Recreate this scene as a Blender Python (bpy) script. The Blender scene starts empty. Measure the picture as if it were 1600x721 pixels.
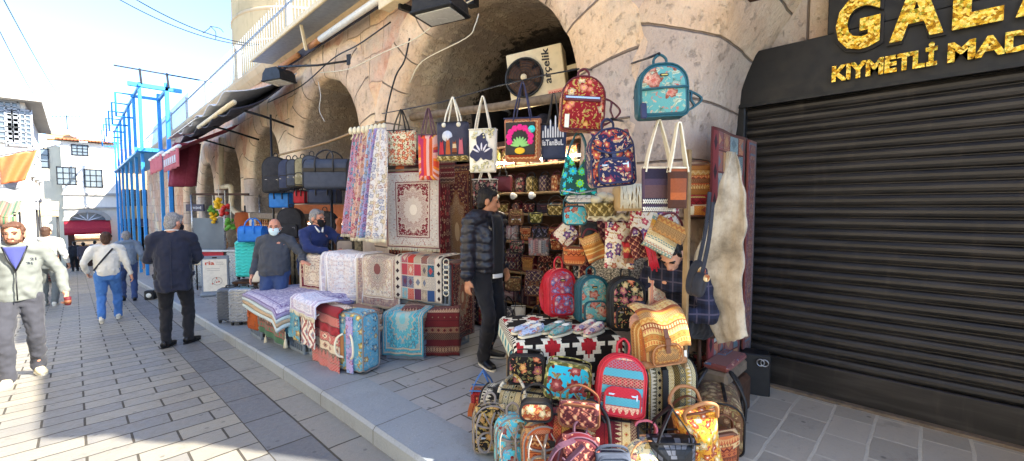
import bpy, bmesh, math, random
from mathutils import Vector, Matrix, noise as mnoise
V = Vector
R = math.radians
PI = math.pi
random.seed(7)
scene = bpy.context.scene
COL = scene.collection

# ------------------------------------------------------------------ camera model (photograph is 1600 x 721)
CAMZ, YAW, PITCH, FOC = 1.74, R(45.6), R(3.0), 670.0
fw = V((math.sin(YAW) * math.cos(PITCH), math.cos(YAW) * math.cos(PITCH), -math.sin(PITCH)))
rt = V((math.cos(YAW), -math.sin(YAW), 0))
up = rt.cross(fw)
CAM = V((0, 0, CAMZ))


def ray(px, py):
    return fw + rt * ((px - 800) / FOC) - up * ((py - 360.5) / FOC)


def atX(px, py, X):
    d = ray(px, py)
    return CAM + d * (X / d.x)


def atY(px, py, Y):
    d = ray(px, py)
    return CAM + d * (Y / d.y)


def atZ(px, py, z):
    d = ray(px, py)
    return CAM + d * ((z - CAMZ) / d.z)


def atD(px, py, t):
    return CAM + ray(px, py) * t


def dep(p):
    return (V(p) - CAM).dot(fw)


def gz(y):
    """street level: flat by the camera, then falling away down the lane"""
    if y < 1:
        return 0.0
    if y < 6:
        return -0.058 * (y - 1) ** 2 / 10
    return -0.058 * (y - 3.5)


KERB = 0.13


def onG(px, py, off=KERB):
    z = off
    for _ in range(12):
        p = atZ(px, py, z)
        z = gz(p.y) + off
    return atZ(px, py, z)


def cw(px, p):
    return px * dep(p) / FOC


def facing(px):
    """yaw that turns a thing's front (-y) to someone at the street side of the camera column px"""
    return -(YAW + math.atan((px - 800) / FOC))


def srgb(h, k=1.0):
    h = h.lstrip('#')
    o = []
    for i in (0, 2, 4):
        c = int(h[i:i + 2], 16) / 255
        o.append((c / 12.92 if c <= .04045 else ((c + .055) / 1.055) ** 2.4) * k)
    return tuple(o) + (1.0,)


# ------------------------------------------------------------------ mesh builder
class MB:
    def __init__(s):
        s.v, s.f, s.uv, s.mi, s.sm = [], [], [], [], []

    def add(s, verts, faces, uvs=None, mi=0, smooth=False, M=None):
        b = len(s.v)
        vs = [V(v) for v in verts]
        for i, f in enumerate(faces):
            if uvs is not None:
                u = uvs[i]
            else:
                n = V((0, 0, 0))
                for k in range(len(f)):
                    a, c = vs[f[k]], vs[f[(k + 1) % len(f)]]
                    n += V(((a.y - c.y) * (a.z + c.z), (a.z - c.z) * (a.x + c.x), (a.x - c.x) * (a.y + c.y)))
                ax = [abs(n.x), abs(n.y), abs(n.z)]
                m = ax.index(max(ax))
                u = [((vs[k].y, vs[k].z), (vs[k].x, vs[k].z), (vs[k].x, vs[k].y))[m] for k in f]
            s.uv.append(list(u))
            s.f.append([b + k for k in f])
            s.mi.append(mi)
            s.sm.append(smooth)
        for v in vs:
            s.v.append(M @ v if M is not None else v)
        return s

    def box(s, c, d, mi=0, bev=0.0, rot=None, M=None):
        c = V(c)
        hx, hy, hz = d[0] / 2, d[1] / 2, d[2] / 2
        T = Matrix.Translation(c)
        if rot is not None:
            T = T @ rot
        if M is not None:
            T = M @ T
        if bev <= 0:
            vs = [(x * hx, y * hy, z * hz) for x in (-1, 1) for y in (-1, 1) for z in (-1, 1)]
            fs = [(0, 1, 3, 2), (4, 6, 7, 5), (0, 4, 5, 1), (2, 3, 7, 6), (0, 2, 6, 4), (1, 5, 7, 3)]
            return s.add(vs, fs, mi=mi, M=T)
        bev = min(bev, hx * .9, hy * .9, hz * .9)
        bm = bmesh.new()
        for x in (-1, 1):
            for y in (-1, 1):
                for z in (-1, 1):
                    bm.verts.new((x * (hx - bev), y * (hy - bev), z * hz))
                    bm.verts.new((x * (hx - bev), y * hy, z * (hz - bev)))
                    bm.verts.new((x * hx, y * (hy - bev), z * (hz - bev)))
        bmesh.ops.convex_hull(bm, input=bm.verts)
        bmesh.ops.dissolve_limit(bm, angle_limit=.02, verts=bm.verts, edges=bm.edges)
        bm.verts.index_update()
        vs = [v.co.copy() for v in bm.verts]
        fs = [[v.index for v in f.verts] for f in bm.faces]
        bm.free()
        return s.add(vs, fs, mi=mi, M=T)

    def rings(s, rings, mi=0, smooth=True, cap=True, closed=True, M=None, uvs=True):
        n = len(rings[0])
        vs = [p for r in rings for p in r]
        fs, us = [], []
        L = 0
        acc = [0]
        for i in range(1, len(rings)):
            L += (V(rings[i][0]) - V(rings[i - 1][0])).length
            acc.append(L)
        per = [0]
        for k in range(n):
            per.append(per[-1] + (V(rings[len(rings) // 2][(k + 1) % n]) - V(rings[len(rings) // 2][k])).length)
        for i in range(len(rings) - 1):
            for k in range(n if closed else n - 1):
                k2 = (k + 1) % n
                fs.append((i * n + k, i * n + k2, (i + 1) * n + k2, (i + 1) * n + k))
                us.append([(per[k], acc[i]), (per[k + 1], acc[i]), (per[k + 1], acc[i + 1]), (per[k], acc[i + 1])])
        if cap:
            fs.append(tuple(range(n - 1, -1, -1)))
            us.append([(V(rings[0][k]).x, V(rings[0][k]).z) for k in range(n - 1, -1, -1)])
            b = (len(rings) - 1) * n
            fs.append(tuple(range(b, b + n)))
            us.append([(V(rings[-1][k]).x, V(rings[-1][k]).z) for k in range(n)])
        return s.add(vs, fs, us if uvs else None, mi, smooth, M)

    def tube(s, path, r, n=8, mi=0, flat=None, side=None, closed=False, M=None):
        """round tube, or a flat strap when flat=(width, thickness); side = vector across the strap"""
        P = [V(p) for p in path]
        m = len(P)
        rings = []
        prev = None
        for i in range(m):
            a = P[(i - 1) % m] if (closed or i > 0) else P[i]
            b = P[(i + 1) % m] if (closed or i < m - 1) else P[i]
            t = (b - a).normalized() if (b - a).length > 1e-9 else V((0, 0, 1))
            if side is not None:
                x = V(side) - t * V(side).dot(t)
                if x.length < 1e-4:
                    x = t.orthogonal()
            elif prev is None:
                x = t.orthogonal()
            else:
                x = prev - t * prev.dot(t)
                if x.length < 1e-6:
                    x = t.orthogonal()
            x.normalize()
            prev = x
            y = t.cross(x)
            rr = r[i] if isinstance(r, (list, tuple)) else r
            if flat:
                w, h = flat[0] / 2, flat[1] / 2
                rings.append([P[i] + x * w + y * h, P[i] - x * w + y * h, P[i] - x * w - y * h, P[i] + x * w - y * h])
            else:
                rings.append([P[i] + x * math.cos(2 * PI * k / n) * rr + y * math.sin(2 * PI * k / n) * rr for k in range(n)])
        if closed:
            rings.append(rings[0])
        return s.rings(rings, mi, flat is None, not closed, True, M)

    def lathe(s, prof, n=20, mi=0, M=None, smooth=True):
        rings = [[V((r * math.cos(2 * PI * k / n), r * math.sin(2 * PI * k / n), z)) for k in range(n)] for r, z in prof]
        return s.rings(rings, mi, smooth, True, True, M)

    def ell(s, c, rad, n=12, m=8, mi=0, rot=None, M=None):
        rings = []
        for i in range(m + 1):
            a = -PI / 2 + PI * i / m
            q = max(math.cos(a), .02)
            rings.append([V((rad[0] * q * math.cos(2 * PI * k / n), rad[1] * q * math.sin(2 * PI * k / n), rad[2] * math.sin(a))) for k in range(n)])
        T = Matrix.Translation(V(c))
        if rot is not None:
            T = T @ rot
        if M is not None:
            T = M @ T
        return s.rings(rings, mi, True, True, True, T)

    def sheet(s, fn, nu, nv, thick=0.0, uv=None, mi=0, smooth=True, M=None):
        """grid fn(a, b) -> point with a, b in 0..1, given a thickness along its normals"""
        g = [[V(fn(i / nu, j / nv)) for j in range(nv + 1)] for i in range(nu + 1)]
        uvf = uv or (lambda a, b: (a, b))
        N = nv + 1

        def nrm(i, j):
            a = g[min(i + 1, nu)][j] - g[max(i - 1, 0)][j]
            b = g[i][min(j + 1, nv)] - g[i][max(j - 1, 0)]
            n = a.cross(b)
            return n.normalized() if n.length > 1e-12 else V((0, 0, 1))
        vs = [g[i][j] for i in range(nu + 1) for j in range(nv + 1)]
        fs, us = [], []
        for i in range(nu):
            for j in range(nv):
                fs.append((i * N + j, (i + 1) * N + j, (i + 1) * N + j + 1, i * N + j + 1))
                us.append([uvf(i / nu, j / nv), uvf((i + 1) / nu, j / nv), uvf((i + 1) / nu, (j + 1) / nv), uvf(i / nu, (j + 1) / nv)])
        if thick:
            b = len(vs)
            vs += [g[i][j] - nrm(i, j) * thick for i in range(nu + 1) for j in range(nv + 1)]
            k = len(fs)
            for q in range(k):
                fs.append(tuple(b + w for w in reversed(fs[q])))
                us.append(list(reversed(us[q])))
            rim = [(i, 0) for i in range(nu)] + [(nu, j) for j in range(nv)] + [(i, nv) for i in range(nu, 0, -1)] + [(0, j) for j in range(nv, 0, -1)]
            for q in range(len(rim)):
                (i, j), (i2, j2) = rim[q], rim[(q + 1) % len(rim)]
                A, B = i * N + j, i2 * N + j2
                fs.append((B, A, b + A, b + B))
                p, p2 = uvf(i / nu, j / nv), uvf(i2 / nu, j2 / nv)
                us.append([p2, p, p, p2])
        return s.add(vs, fs, us, mi, smooth, M)

    def pillow(s, out, d, rnd=.03, bulge=.01, mi=0, mside=None, M=None, lay=4):
        """outline out [(x, z)] in the front plane swelled to depth d (front at y = -d/2), soft edges"""
        mside = mi if mside is None else mside
        n = len(out)
        cx = sum(p[0] for p in out) / n
        cz = (max(p[1] for p in out) + min(p[1] for p in out)) / 2
        hw = max(abs(p[0] - cx) for p in out)
        hh = max(abs(p[1] - cz) for p in out)
        rnd = min(rnd, d * .49, hw * .8, hh * .8)

        def ring(y, inset):
            kx, kz = 1 - inset / hw, 1 - inset / hh
            return [V((cx + (x - cx) * kx, y, cz + (z - cz) * kz)) for x, z in out]
        seq = [(-d / 2 + rnd * (1 - math.cos(PI / 2 * i / lay)), rnd * (1 - math.sin(PI / 2 * i / lay))) for i in range(lay + 1)]
        seq = seq + [(-y, ins) for y, ins in reversed(seq)]
        s.rings([ring(y, ins) for y, ins in seq], mside, True, False, True, M)
        for sg in (-1, 1):
            K = 4
            rr = []
            for k in range(K + 1):
                q = 1 - k / K
                base = ring(sg * d / 2, rnd)
                c = V((cx, 0, cz))
                y = sg * (d / 2 + bulge * (1 - q * q))
                q = max(q, .02)
                rr.append([V((cx + (p.x - cx) * q, y, cz + (p.z - cz) * q)) for p in base])
            vs = [p for r in rr for p in r]
            fs = []
            for k in range(K):
                for j in range(n):
                    j2 = (j + 1) % n
                    f = (k * n + j, k * n + j2, (k + 1) * n + j2, (k + 1) * n + j)
                    fs.append(f if sg < 0 else tuple(reversed(f)))
            f = tuple(K * n + j for j in range(n))
            fs.append(f if sg < 0 else tuple(reversed(f)))
            us = [[(vs[k].x, vs[k].z) for k in f] for f in fs]
            s.add(vs, fs, us, mi, True, M)
        return s

    def prism(s, poly, y0, y1, mi=0, M=None):
        n = len(poly)
        vs = [V((x, y0, z)) for x, z in poly] + [V((x, y1, z)) for x, z in poly]
        fs = [tuple(range(n)), tuple(range(2 * n - 1, n - 1, -1))]
        for k in range(n):
            k2 = (k + 1) % n
            fs.append((k2, k, n + k, n + k2))
        return s.add(vs, fs, mi=mi, M=M)

    def build(s, name, mats, parent=None):
        me = bpy.data.meshes.new(name)
        me.from_pydata([tuple(v) for v in s.v], [], s.f)
        ul = me.uv_layers.new(name='UVMap')
        flat = [c for f in s.uv for p in f for c in p]
        ul.data.foreach_set('uv', flat)
        me.polygons.foreach_set('material_index', s.mi)
        me.polygons.foreach_set('use_smooth', s.sm)
        if not isinstance(mats, (list, tuple)):
            mats = [mats]
        for m in mats:
            me.materials.append(m)
        me.update()
        bm = bmesh.new()
        bm.from_mesh(me)
        bmesh.ops.recalc_face_normals(bm, faces=bm.faces)
        bm.to_mesh(me)
        bm.free()
        o = bpy.data.objects.new(name, me)
        COL.objects.link(o)
        if parent is not None:
            o.parent = parent
        return o


def cat(pts, n=6, closed=False):
    P = [V(p) for p in pts]
    out = []
    m = len(P)
    for i in range(m if closed else m - 1):
        p0 = P[(i - 1) % m] if closed or i else P[0] * 2 - P[1]
        p1, p2 = P[i], P[(i + 1) % m]
        p3 = P[(i + 2) % m] if closed or i < m - 2 else P[-1] * 2 - P[-2]
        for k in range(n):
            t = k / n
            out.append(.5 * ((2 * p1) + (p2 - p0) * t + (2 * p0 - 5 * p1 + 4 * p2 - p3) * t * t + (3 * p1 - p0 - 3 * p2 + p3) * t ** 3))
    if not closed:
        out.append(P[-1])
    return out


def rrect(w, h, r=.03, n=5, z0=0.0, rt_=None):
    """rounded rectangle outline standing on z0; rt_ = radius of the two top corners"""
    rt_ = r if rt_ is None else rt_
    o = []
    for cx, cz, rr, a0 in ((w / 2 - r, z0 + r, r, -90), (w / 2 - rt_, z0 + h - rt_, rt_, 0), (-w / 2 + rt_, z0 + h - rt_, rt_, 90), (-w / 2 + r, z0 + r, r, 180)):
        for k in range(n + 1):
            a = R(a0 + 90 * k / n)
            o.append((cx + rr * math.cos(a), cz + rr * math.sin(a)))
    # refine long edges
    q = []
    for i in range(len(o)):
        a, b = V(o[i]), V(o[(i + 1) % len(o)])
        m = max(1, int((b - a).length / .06))
        for k in range(m):
            q.append(tuple(a + (b - a) * (k / m)))
    return q


def trap(wb, wt, h, r=.02):
    q = rrect(1, h, r)
    return [(x * (wb + (wt - wb) * z / h), z) for x, z in q]


def thing(name, label, cat_, loc=(0, 0, 0), yaw=0.0, group=None, tilt=0.0, roll=0.0):
    o = bpy.data.objects.new(name, None)
    o.empty_display_size = .1
    COL.objects.link(o)
    o.location = V(loc)
    o.rotation_euler = (Matrix.Rotation(yaw, 3, 'Z') @ Matrix.Rotation(tilt, 3, 'X') @ Matrix.Rotation(roll, 3, 'Y')).to_euler()
    o['label'], o['category'] = label, cat_
    if group:
        o['group'] = group
    return o


def tag(o, label, cat_, group=None):
    o['label'], o['category'] = label, cat_
    if group:
        o['group'] = group
    return o


def struct(name, mb, m):
    o = mb.build(name, m)
    o['kind'] = 'structure'
    return o


def copy_tree(o, parent=None):
    c = o.copy()
    COL.objects.link(c)
    if parent is not None:
        c.parent = parent
    for ch in list(o.children):
        copy_tree(ch, c)
    return c


def textmesh(mb, s, size, bold=0.0, ext=.004, M=None, mi=0, fit=None, slant=0.0):
    """letters lying in the local x-z plane, facing -y, starting at x = 0, baseline z = 0"""
    cu = bpy.data.curves.new('lettering', 'FONT')
    cu.body = s
    cu.size = size
    cu.extrude = ext
    cu.offset = bold
    cu.shear = slant
    cu.resolution_u = 3
    ob = bpy.data.objects.new('lettering', cu)
    COL.objects.link(ob)
    dg = bpy.context.evaluated_depsgraph_get()
    me = bpy.data.meshes.new_from_object(ob.evaluated_get(dg))
    vs = [v.co.copy() for v in me.vertices]
    fs = [list(p.vertices) for p in me.polygons]
    bpy.data.objects.remove(ob)
    bpy.data.curves.remove(cu)
    bpy.data.meshes.remove(me)
    x0, x1 = min(v.x for v in vs), max(v.x for v in vs)
    y0, y1 = min(v.y for v in vs), max(v.y for v in vs)
    if fit:
        kx, ky = fit[0] / (x1 - x0), fit[1] / (y1 - y0)
        vs = [V(((v.x - x0) * kx, v.z * -1, (v.y - y0) * ky)) for v in vs]
        w = fit[0]
    else:
        vs = [V((v.x - x0, -v.z, v.y)) for v in vs]
        w = x1 - x0
    mb.add(vs, fs, mi=mi, M=M)
    return w


# ------------------------------------------------------------------ node expressions
CT = None


def _set(inp, a):
    if isinstance(a, E):
        CT.links.new(a.s, inp)
    elif hasattr(a, 'is_output'):
        CT.links.new(a, inp)
    else:
        inp.default_value = a


class E:
    def __init__(s, sock):
        s.s = sock

    def __add__(a, b): return mth('ADD', a, b)
    def __radd__(a, b): return mth('ADD', b, a)
    def __sub__(a, b): return mth('SUBTRACT', a, b)
    def __rsub__(a, b): return mth('SUBTRACT', b, a)
    def __mul__(a, b): return mth('MULTIPLY', a, b)
    def __rmul__(a, b): return mth('MULTIPLY', b, a)
    def __truediv__(a, b): return mth('DIVIDE', a, b)
    def __neg__(a): return mth('MULTIPLY', a, -1.0)


def mth(op, *a, clamp=False):
    n = CT.nodes.new('ShaderNodeMath')
    n.operation = op
    n.use_clamp = clamp
    for i, x in enumerate(a):
        _set(n.inputs[i], x)
    return E(n.outputs[0])


def sin(a): return mth('SINE', a)
def cos(a): return mth('COSINE', a)
def absf(a): return mth('ABSOLUTE', a)
def frac(a): return mth('FRACT', a)
def flo(a): return mth('FLOOR', a)
def mn(a, b): return mth('MINIMUM', a, b)
def mx(a, b): return mth('MAXIMUM', a, b)
def gt(a, b): return mth('GREATER_THAN', a, b)
def sqrt(a): return mth('SQRT', a)
def atan2(a, b): return mth('ARCTAN2', a, b)
def pw(a, b): return mth('POWER', a, b)
def inv(a): return mth('SUBTRACT', 1.0, a)


def sstep(x, a, b):
    n = CT.nodes.new('ShaderNodeMapRange')
    n.interpolation_type = 'SMOOTHSTEP'
    _set(n.inputs[0], x)
    n.inputs[1].default_value, n.inputs[2].default_value = a, b
    return E(n.outputs[0])


def vec(x, y, z=0.0):
    n = CT.nodes.new('ShaderNodeCombineXYZ')
    for i, a in enumerate((x, y, z)):
        _set(n.inputs[i], a)
    return n.outputs[0]


def xyz(sock):
    n = CT.nodes.new('ShaderNodeSeparateXYZ')
    CT.links.new(sock, n.inputs[0])
    return [E(o) for o in n.outputs]


def texco(w):
    return CT.nodes.new('ShaderNodeTexCoord').outputs[w]


def uv():
    u, v, _ = xyz(texco('UV'))
    return u, v


def wpos():
    n = CT.nodes.new('ShaderNodeNewGeometry')
    return n.outputs['Position']


def orand():
    return E(CT.nodes.new('ShaderNodeObjectInfo').outputs['Random'])


def noi(v, sc, det=3.0, ro=.55, dist=0.0):
    n = CT.nodes.new('ShaderNodeTexNoise')
    CT.links.new(v, n.inputs['Vector'])
    n.inputs['Scale'].default_value = sc
    n.inputs['Detail'].default_value = det
    n.inputs['Roughness'].default_value = ro
    n.inputs['Distortion'].default_value = dist
    return E(n.outputs[0])


def noic(v, sc, det=2.0):
    n = CT.nodes.new('ShaderNodeTexNoise')
    CT.links.new(v, n.inputs['Vector'])
    n.inputs['Scale'].default_value = sc
    n.inputs['Detail'].default_value = det
    return n.outputs[1]


def voro(v, sc=1.0, feat='F1', rnd=1.0, dim='2D'):
    n = CT.nodes.new('ShaderNodeTexVoronoi')
    n.voronoi_dimensions = dim
    n.feature = feat
    CT.links.new(v, n.inputs['Vector'])
    n.inputs['Scale'].default_value = sc
    n.inputs['Randomness'].default_value = rnd
    if feat == 'DISTANCE_TO_EDGE':
        return E(n.outputs['Distance'])
    return E(n.outputs['Distance']), n.outputs['Color'], n.outputs['Position']


def wn(v):
    n = CT.nodes.new('ShaderNodeTexWhiteNoise')
    n.noise_dimensions = '3D'
    CT.links.new(v, n.inputs['Vector'])
    return E(n.outputs['Value'])


def mix(f, a, b, mode='MIX'):
    n = CT.nodes.new('ShaderNodeMix')
    n.data_type = 'RGBA'
    n.blend_type = mode
    n.clamp_factor = True
    _set(n.inputs[0], f)
    _set(n.inputs[6], a)
    _set(n.inputs[7], b)
    return n.outputs[2]


def ramp(x, cols, interp='CONSTANT', pos=None):
    n = CT.nodes.new('ShaderNodeValToRGB')
    cr = n.color_ramp
    cr.interpolation = interp
    k = len(cols)
    while len(cr.elements) < k:
        cr.elements.new(.5)
    for i, c in enumerate(cols):
        cr.elements[i].position = pos[i] if pos else (i / k if interp == 'CONSTANT' else i / max(1, k - 1))
        cr.elements[i].color = c
    _set(n.inputs[0], x)
    return n.outputs[0]


def hsv(c, h=.5, s=1.0, v=1.0):
    n = CT.nodes.new('ShaderNodeHueSaturation')
    _set(n.inputs['Hue'], h)
    _set(n.inputs['Saturation'], s)
    _set(n.inputs['Value'], v)
    _set(n.inputs['Color'], c)
    return n.outputs[0]


MATS = {}


def mat(name, fn, rough=.85, metal=0.0, bump=None, spec=.3, alpha=None, trans=0.0, sheen=0.0, emit=None):
    """fn() -> colour (tuple or socket), or (colour, height) with height an E used for bump = (strength, distance)"""
    global CT
    m = bpy.data.materials.new(name)
    m.use_nodes = True
    CT = m.node_tree
    b = CT.nodes['Principled BSDF']
    r = fn() if callable(fn) else fn
    h = rg = None
    if isinstance(r, tuple) and not isinstance(r[0], (int, float)):
        h = r[1]
        rg = r[2] if len(r) > 2 else None
        r = r[0]
    _set(b.inputs['Base Color'], r)
    _set(b.inputs['Roughness'], rg if rg is not None else rough)
    b.inputs['Metallic'].default_value = metal
    b.inputs['Specular IOR Level'].default_value = spec
    if trans:
        b.inputs['Transmission Weight'].default_value = trans
    if sheen:
        b.inputs['Sheen Weight'].default_value = sheen
    if emit:
        b.inputs['Emission Color'].default_value = emit[0]
        b.inputs['Emission Strength'].default_value = emit[1]
    if h is not None:
        n = CT.nodes.new('ShaderNodeBump')
        st, ds = bump or (.5, .01)
        n.inputs['Strength'].default_value = st
        n.inputs['Distance'].default_value = ds
        _set(n.inputs['Height'], h)
        CT.links.new(n.outputs[0], b.inputs['Normal'])
    MATS[name] = m
    return m
# ------------------------------------------------------------------ materials
H = srgb


def cloth(name, c, var=.12, rough=.9, sc=60, bump=(.25, .002)):
    def f():
        v = texco('Object')
        n = noi(v, sc, 2)
        n2 = noi(v, 5, 3)
        return mix(n2 * var * 2, c, tuple(min(1, x * 1.7 + .01) for x in c[:3]) + (1,)), n
    return mat(name, f, rough, bump=bump, sheen=.1)


def plain(name, c, rough=.6, metal=0.0, spec=.4, var=.15):
    def f():
        v = texco('Object')
        n = noi(v, 14, 4)
        return mix(sstep(n, .35, .75) * var * 2, c, tuple(x * .55 for x in c[:3]) + (1,)), n, sstep(n, .2, .8) * .25 + (rough - .12)
    return mat(name, f, rough, metal, bump=(.08, .004), spec=spec)


def floral(name, bg, cols, leaf, sc=9.0, dens=.62, seed=0.0, alt=None):
    """woven tapestry: blossoms with shaded petals, two sizes of leaf, filler specks, thread grain"""
    def f():
        u, v = uv()
        s = sc * 1.25
        wx, wy, _ = xyz(noic(vec(u, v, seed), 12))
        hx, hy, _ = xyz(noic(vec(u, v, seed + 3.0), 70))
        X = u * s + seed + (wx - .5) * .5 + (hx - .5) * .22
        Y = v * s + seed * 1.7 + (wy - .5) * .5 + (hy - .5) * .22
        P = vec(X, Y, 0.0)
        d, c, pos = voro(P, 1.0, rnd=.85)
        px, py, _ = xyz(pos)
        lx, ly = X - px, Y - py
        r = sqrt(lx * lx + ly * ly)
        an = atan2(ly, lx)
        rnd, rn2, rn3 = xyz(c)
        big = .27 + rn3 * .2
        q = r / big
        wave = sin(an * 5.0 + rnd * 9.0)
        fl = gt(1.0 + .2 * wave, q) * gt(dens, rn2)
        fc = ramp(rnd, cols)
        fc = mix(sstep(q, .2, 1.0), hsv(fc, .5, .9, 1.3), hsv(fc, .5, 1.1, .6))
        fc = mix(gt(-.72, sin(an * 10.0 + rnd * 18.0 + q * 2.0)) * .6, fc, hsv(fc, .5, 1.0, .35))
        fc = mix(gt(.12, absf(q - .55 - .1 * wave)) * .5, fc, cols[-1])
        fc = mix(gt(.26, q), fc, alt or cols[-1])

        def leaves(k, o, thr):
            Q = vec(X * k + o, Y * k, 0.0)
            d2, c2, p2 = voro(Q, 1.0)
            ax, ay, _ = xyz(p2)
            x2, y2, _ = xyz(Q)
            l1, l2, l3 = xyz(c2)
            t = l1 * 3.14
            ex, ey = (x2 - ax) * cos(t) + (y2 - ay) * sin(t), (y2 - ay) * cos(t) - (x2 - ax) * sin(t)
            ey = ey + ex * ex * .5
            return gt(.12, ex * ex * .55 + ey * ey * 5.0) * gt(l2, thr), gt(.045, absf(ey)), l3
        lf, vein, l3 = leaves(1.7, 5.0, .3)
        lc = mix(l3 * .6, leaf, hsv(leaf, .52, .9, 1.4))
        base = mix(lf, bg, mix(vein * .6, lc, hsv(leaf, .5, 1.0, .4)))
        lf2, vein2, l4 = leaves(3.6, 9.0, .45)
        base = mix(lf2 * inv(lf) * .85, base, ramp(l4, [leaf, cols[0], hsv(leaf, .5, .8, 1.3) if False else leaf, cols[-1]]))
        out = mix(fl, base, fc)
        n3 = noi(vec(u, v * 2.5, 3.0), 170, 2)
        out = mix(sstep(n3, .3, .75) * .42, out, hsv(out, .5, .9, .35))
        return out, n3
    return mat(name, f, .9, bump=(.35, .002), sheen=.1)


def damask(name, bg, fg, fg2, sc=10.0, thr=.15):
    def f():
        u, v = uv()
        wx, wy, _ = xyz(noic(vec(u, v, 1.0), 22))
        a, b = (u + (wx - .5) * .012) * sc * 6.283, (v + (wy - .5) * .012) * sc * 6.283
        s = cos(a) * cos(b) + .6 * cos(2.0 * a + 1.0) * cos(b * 2.0) + .45 * cos(3.0 * a) * cos(1.0 * b + .7) + .3 * sin(a * 4.0) * sin(b * 5.0)
        m = gt(s, thr)
        m2 = gt(s, thr + .75)
        o = mix(m2, mix(m, bg, fg), fg2)
        n = noi(vec(u, v, 0.0), 120, 2)
        return mix(sstep(n, .35, .75) * .3, o, (.02, .015, .012, 1)), n + m * .5
    return mat(name, f, .88, bump=(.25, .003), sheen=.1)


def kilim(name, pal, n=9.0, sc=8.0, swap=False, seed=0.0, rough=.92):
    """woven bands, each plain, zigzag or a row of diamonds"""
    def f():
        u, v = uv()
        if swap:
            u, v = v, u
        v = v * n + seed
        u = u * sc + noi(vec(u, v, 0.0), 9, 1) * .25
        k = flo(v)
        q = frac(v)
        r = wn(vec(k, 1.3, seed))
        r2 = wn(vec(k, 4.7, seed))
        r3 = wn(vec(k, 9.1, seed))
        saw = absf(frac(u) - .5) * 2.0
        saw2 = absf(frac(u * 2.0) - .5) * 2.0
        dia = gt(.62, saw + absf(q - .5) * 2.0)
        dia2 = gt(.3, saw + absf(q - .5) * 2.0)
        zig = gt(.2, absf(q - .25 - saw * .5))
        tri = gt(saw2 * .8, q)
        dot = gt(.55, saw2) * gt(.28, absf(q - .5))
        w1 = gt(r, .2) * gt(.45, r)
        w2 = gt(r, .45) * gt(.65, r)
        w3 = gt(r, .65) * gt(.82, r)
        w4 = gt(r, .82)
        m = w1 * dia + w2 * zig + w3 * tri + w4 * dot
        base = ramp(r2, pal)
        mo = ramp(frac(r2 + .17 + r3 * .66), pal)
        mo2 = ramp(frac(r2 + .41), pal)
        o = mix(w1 * dia2, mix(m, base, mo), mo2)
        o = mix(gt(absf(q - .5), .455), o, pal[0])
        sm = gt(.16, absf(absf(frac(u * 3.0) - .5) + absf(frac(v * 3.0) - .5) - .5))
        o = mix(sm * .45, o, ramp(frac(r2 + .6), pal))
        nn = noi(vec(u * 2.0, v * 3.0, 0.0), 12, 3, .7)
        return mix(sstep(nn, .3, .75) * .5, o, hsv(o, .5, .9, .4)), nn
    return mat(name, f, rough, bump=(.35, .003), sheen=.1)


def ornament(u, v, seed, k=1.0):
    """mirrored speckle of curls, for carpets: value in 0..1 picks a colour"""
    wx, wy, _ = xyz(noic(vec(u, v, seed), 9.0 * k))
    P = vec(u * 17.0 * k + (wx - .5) * 1.2, v * 17.0 * k + (wy - .5) * 1.2, 0.0)
    d, c, p = voro(P, 1.0, rnd=.85)
    r1, r2, r3 = xyz(c)
    curl = frac(d * 2.6 + r1)
    return curl, r2, d


def carpet(name, field, pal, bord, w, h, med=True, seed=0.0, dens=.5, bw=.09, fringe=None, k=1.0):
    """a knotted carpet on 0..1 coordinates: guard stripes, main border, mirrored field and medallion"""
    def f():
        u, v = uv()
        x, y = absf(u - .5) * w, absf(v - .5) * h
        e = mn(w / 2 - x, h / 2 - y)
        cu, r2, d = ornament(x, y, seed, k)
        m = gt(dens, cu) * gt(.42, d)
        c1 = ramp(r2, pal)
        fld = mix(m, field, c1)
        if med:
            an = atan2(y, x + .0001)
            rr = sqrt(x * x * (1.0 / (w * w)) + y * y * (1.0 / (h * h)))
            edge = .27 + .025 * cos(an * 16.0)
            inn = gt(edge, rr)
            inn2 = gt(edge * .62, rr)
            fld = mix(inn, fld, mix(gt(cu, .5), pal[0], field))
            fld = mix(gt(.014, absf(rr - edge)), fld, pal[1])
            fld = mix(inn2, fld, mix(gt(cu, .45), pal[-1], pal[1]))
            fld = mix(gt(.07, rr), fld, pal[0])
            corner = gt(rr, .5 + .02 * cos(an * 20.0))
            fld = mix(corner, fld, mix(gt(cu, .55), bord, pal[1]))
        # main border with a running motif
        bm_ = mix(gt(cu, .5) * gt(.4, d), bord, ramp(frac(r2 + .3), pal))
        inb = gt(bw, e)
        o = mix(inb, fld, bm_)
        for s0, s1, c in ((bw, bw + .014, pal[1]), (bw - .018, bw - .006, field), (.016, .030, pal[1]), (-.1, .014, field)):
            o = mix(gt(e, s0) * gt(s1, e), o, c)
        nn = noi(vec(u * w, v * h, 0.0), 70, 2)
        return mix(sstep(nn, .3, .8) * .3, o, hsv(o, .5, .9, .5)), nn
    return mat(name, f, .95, bump=(.25, .004), sheen=.15)


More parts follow.
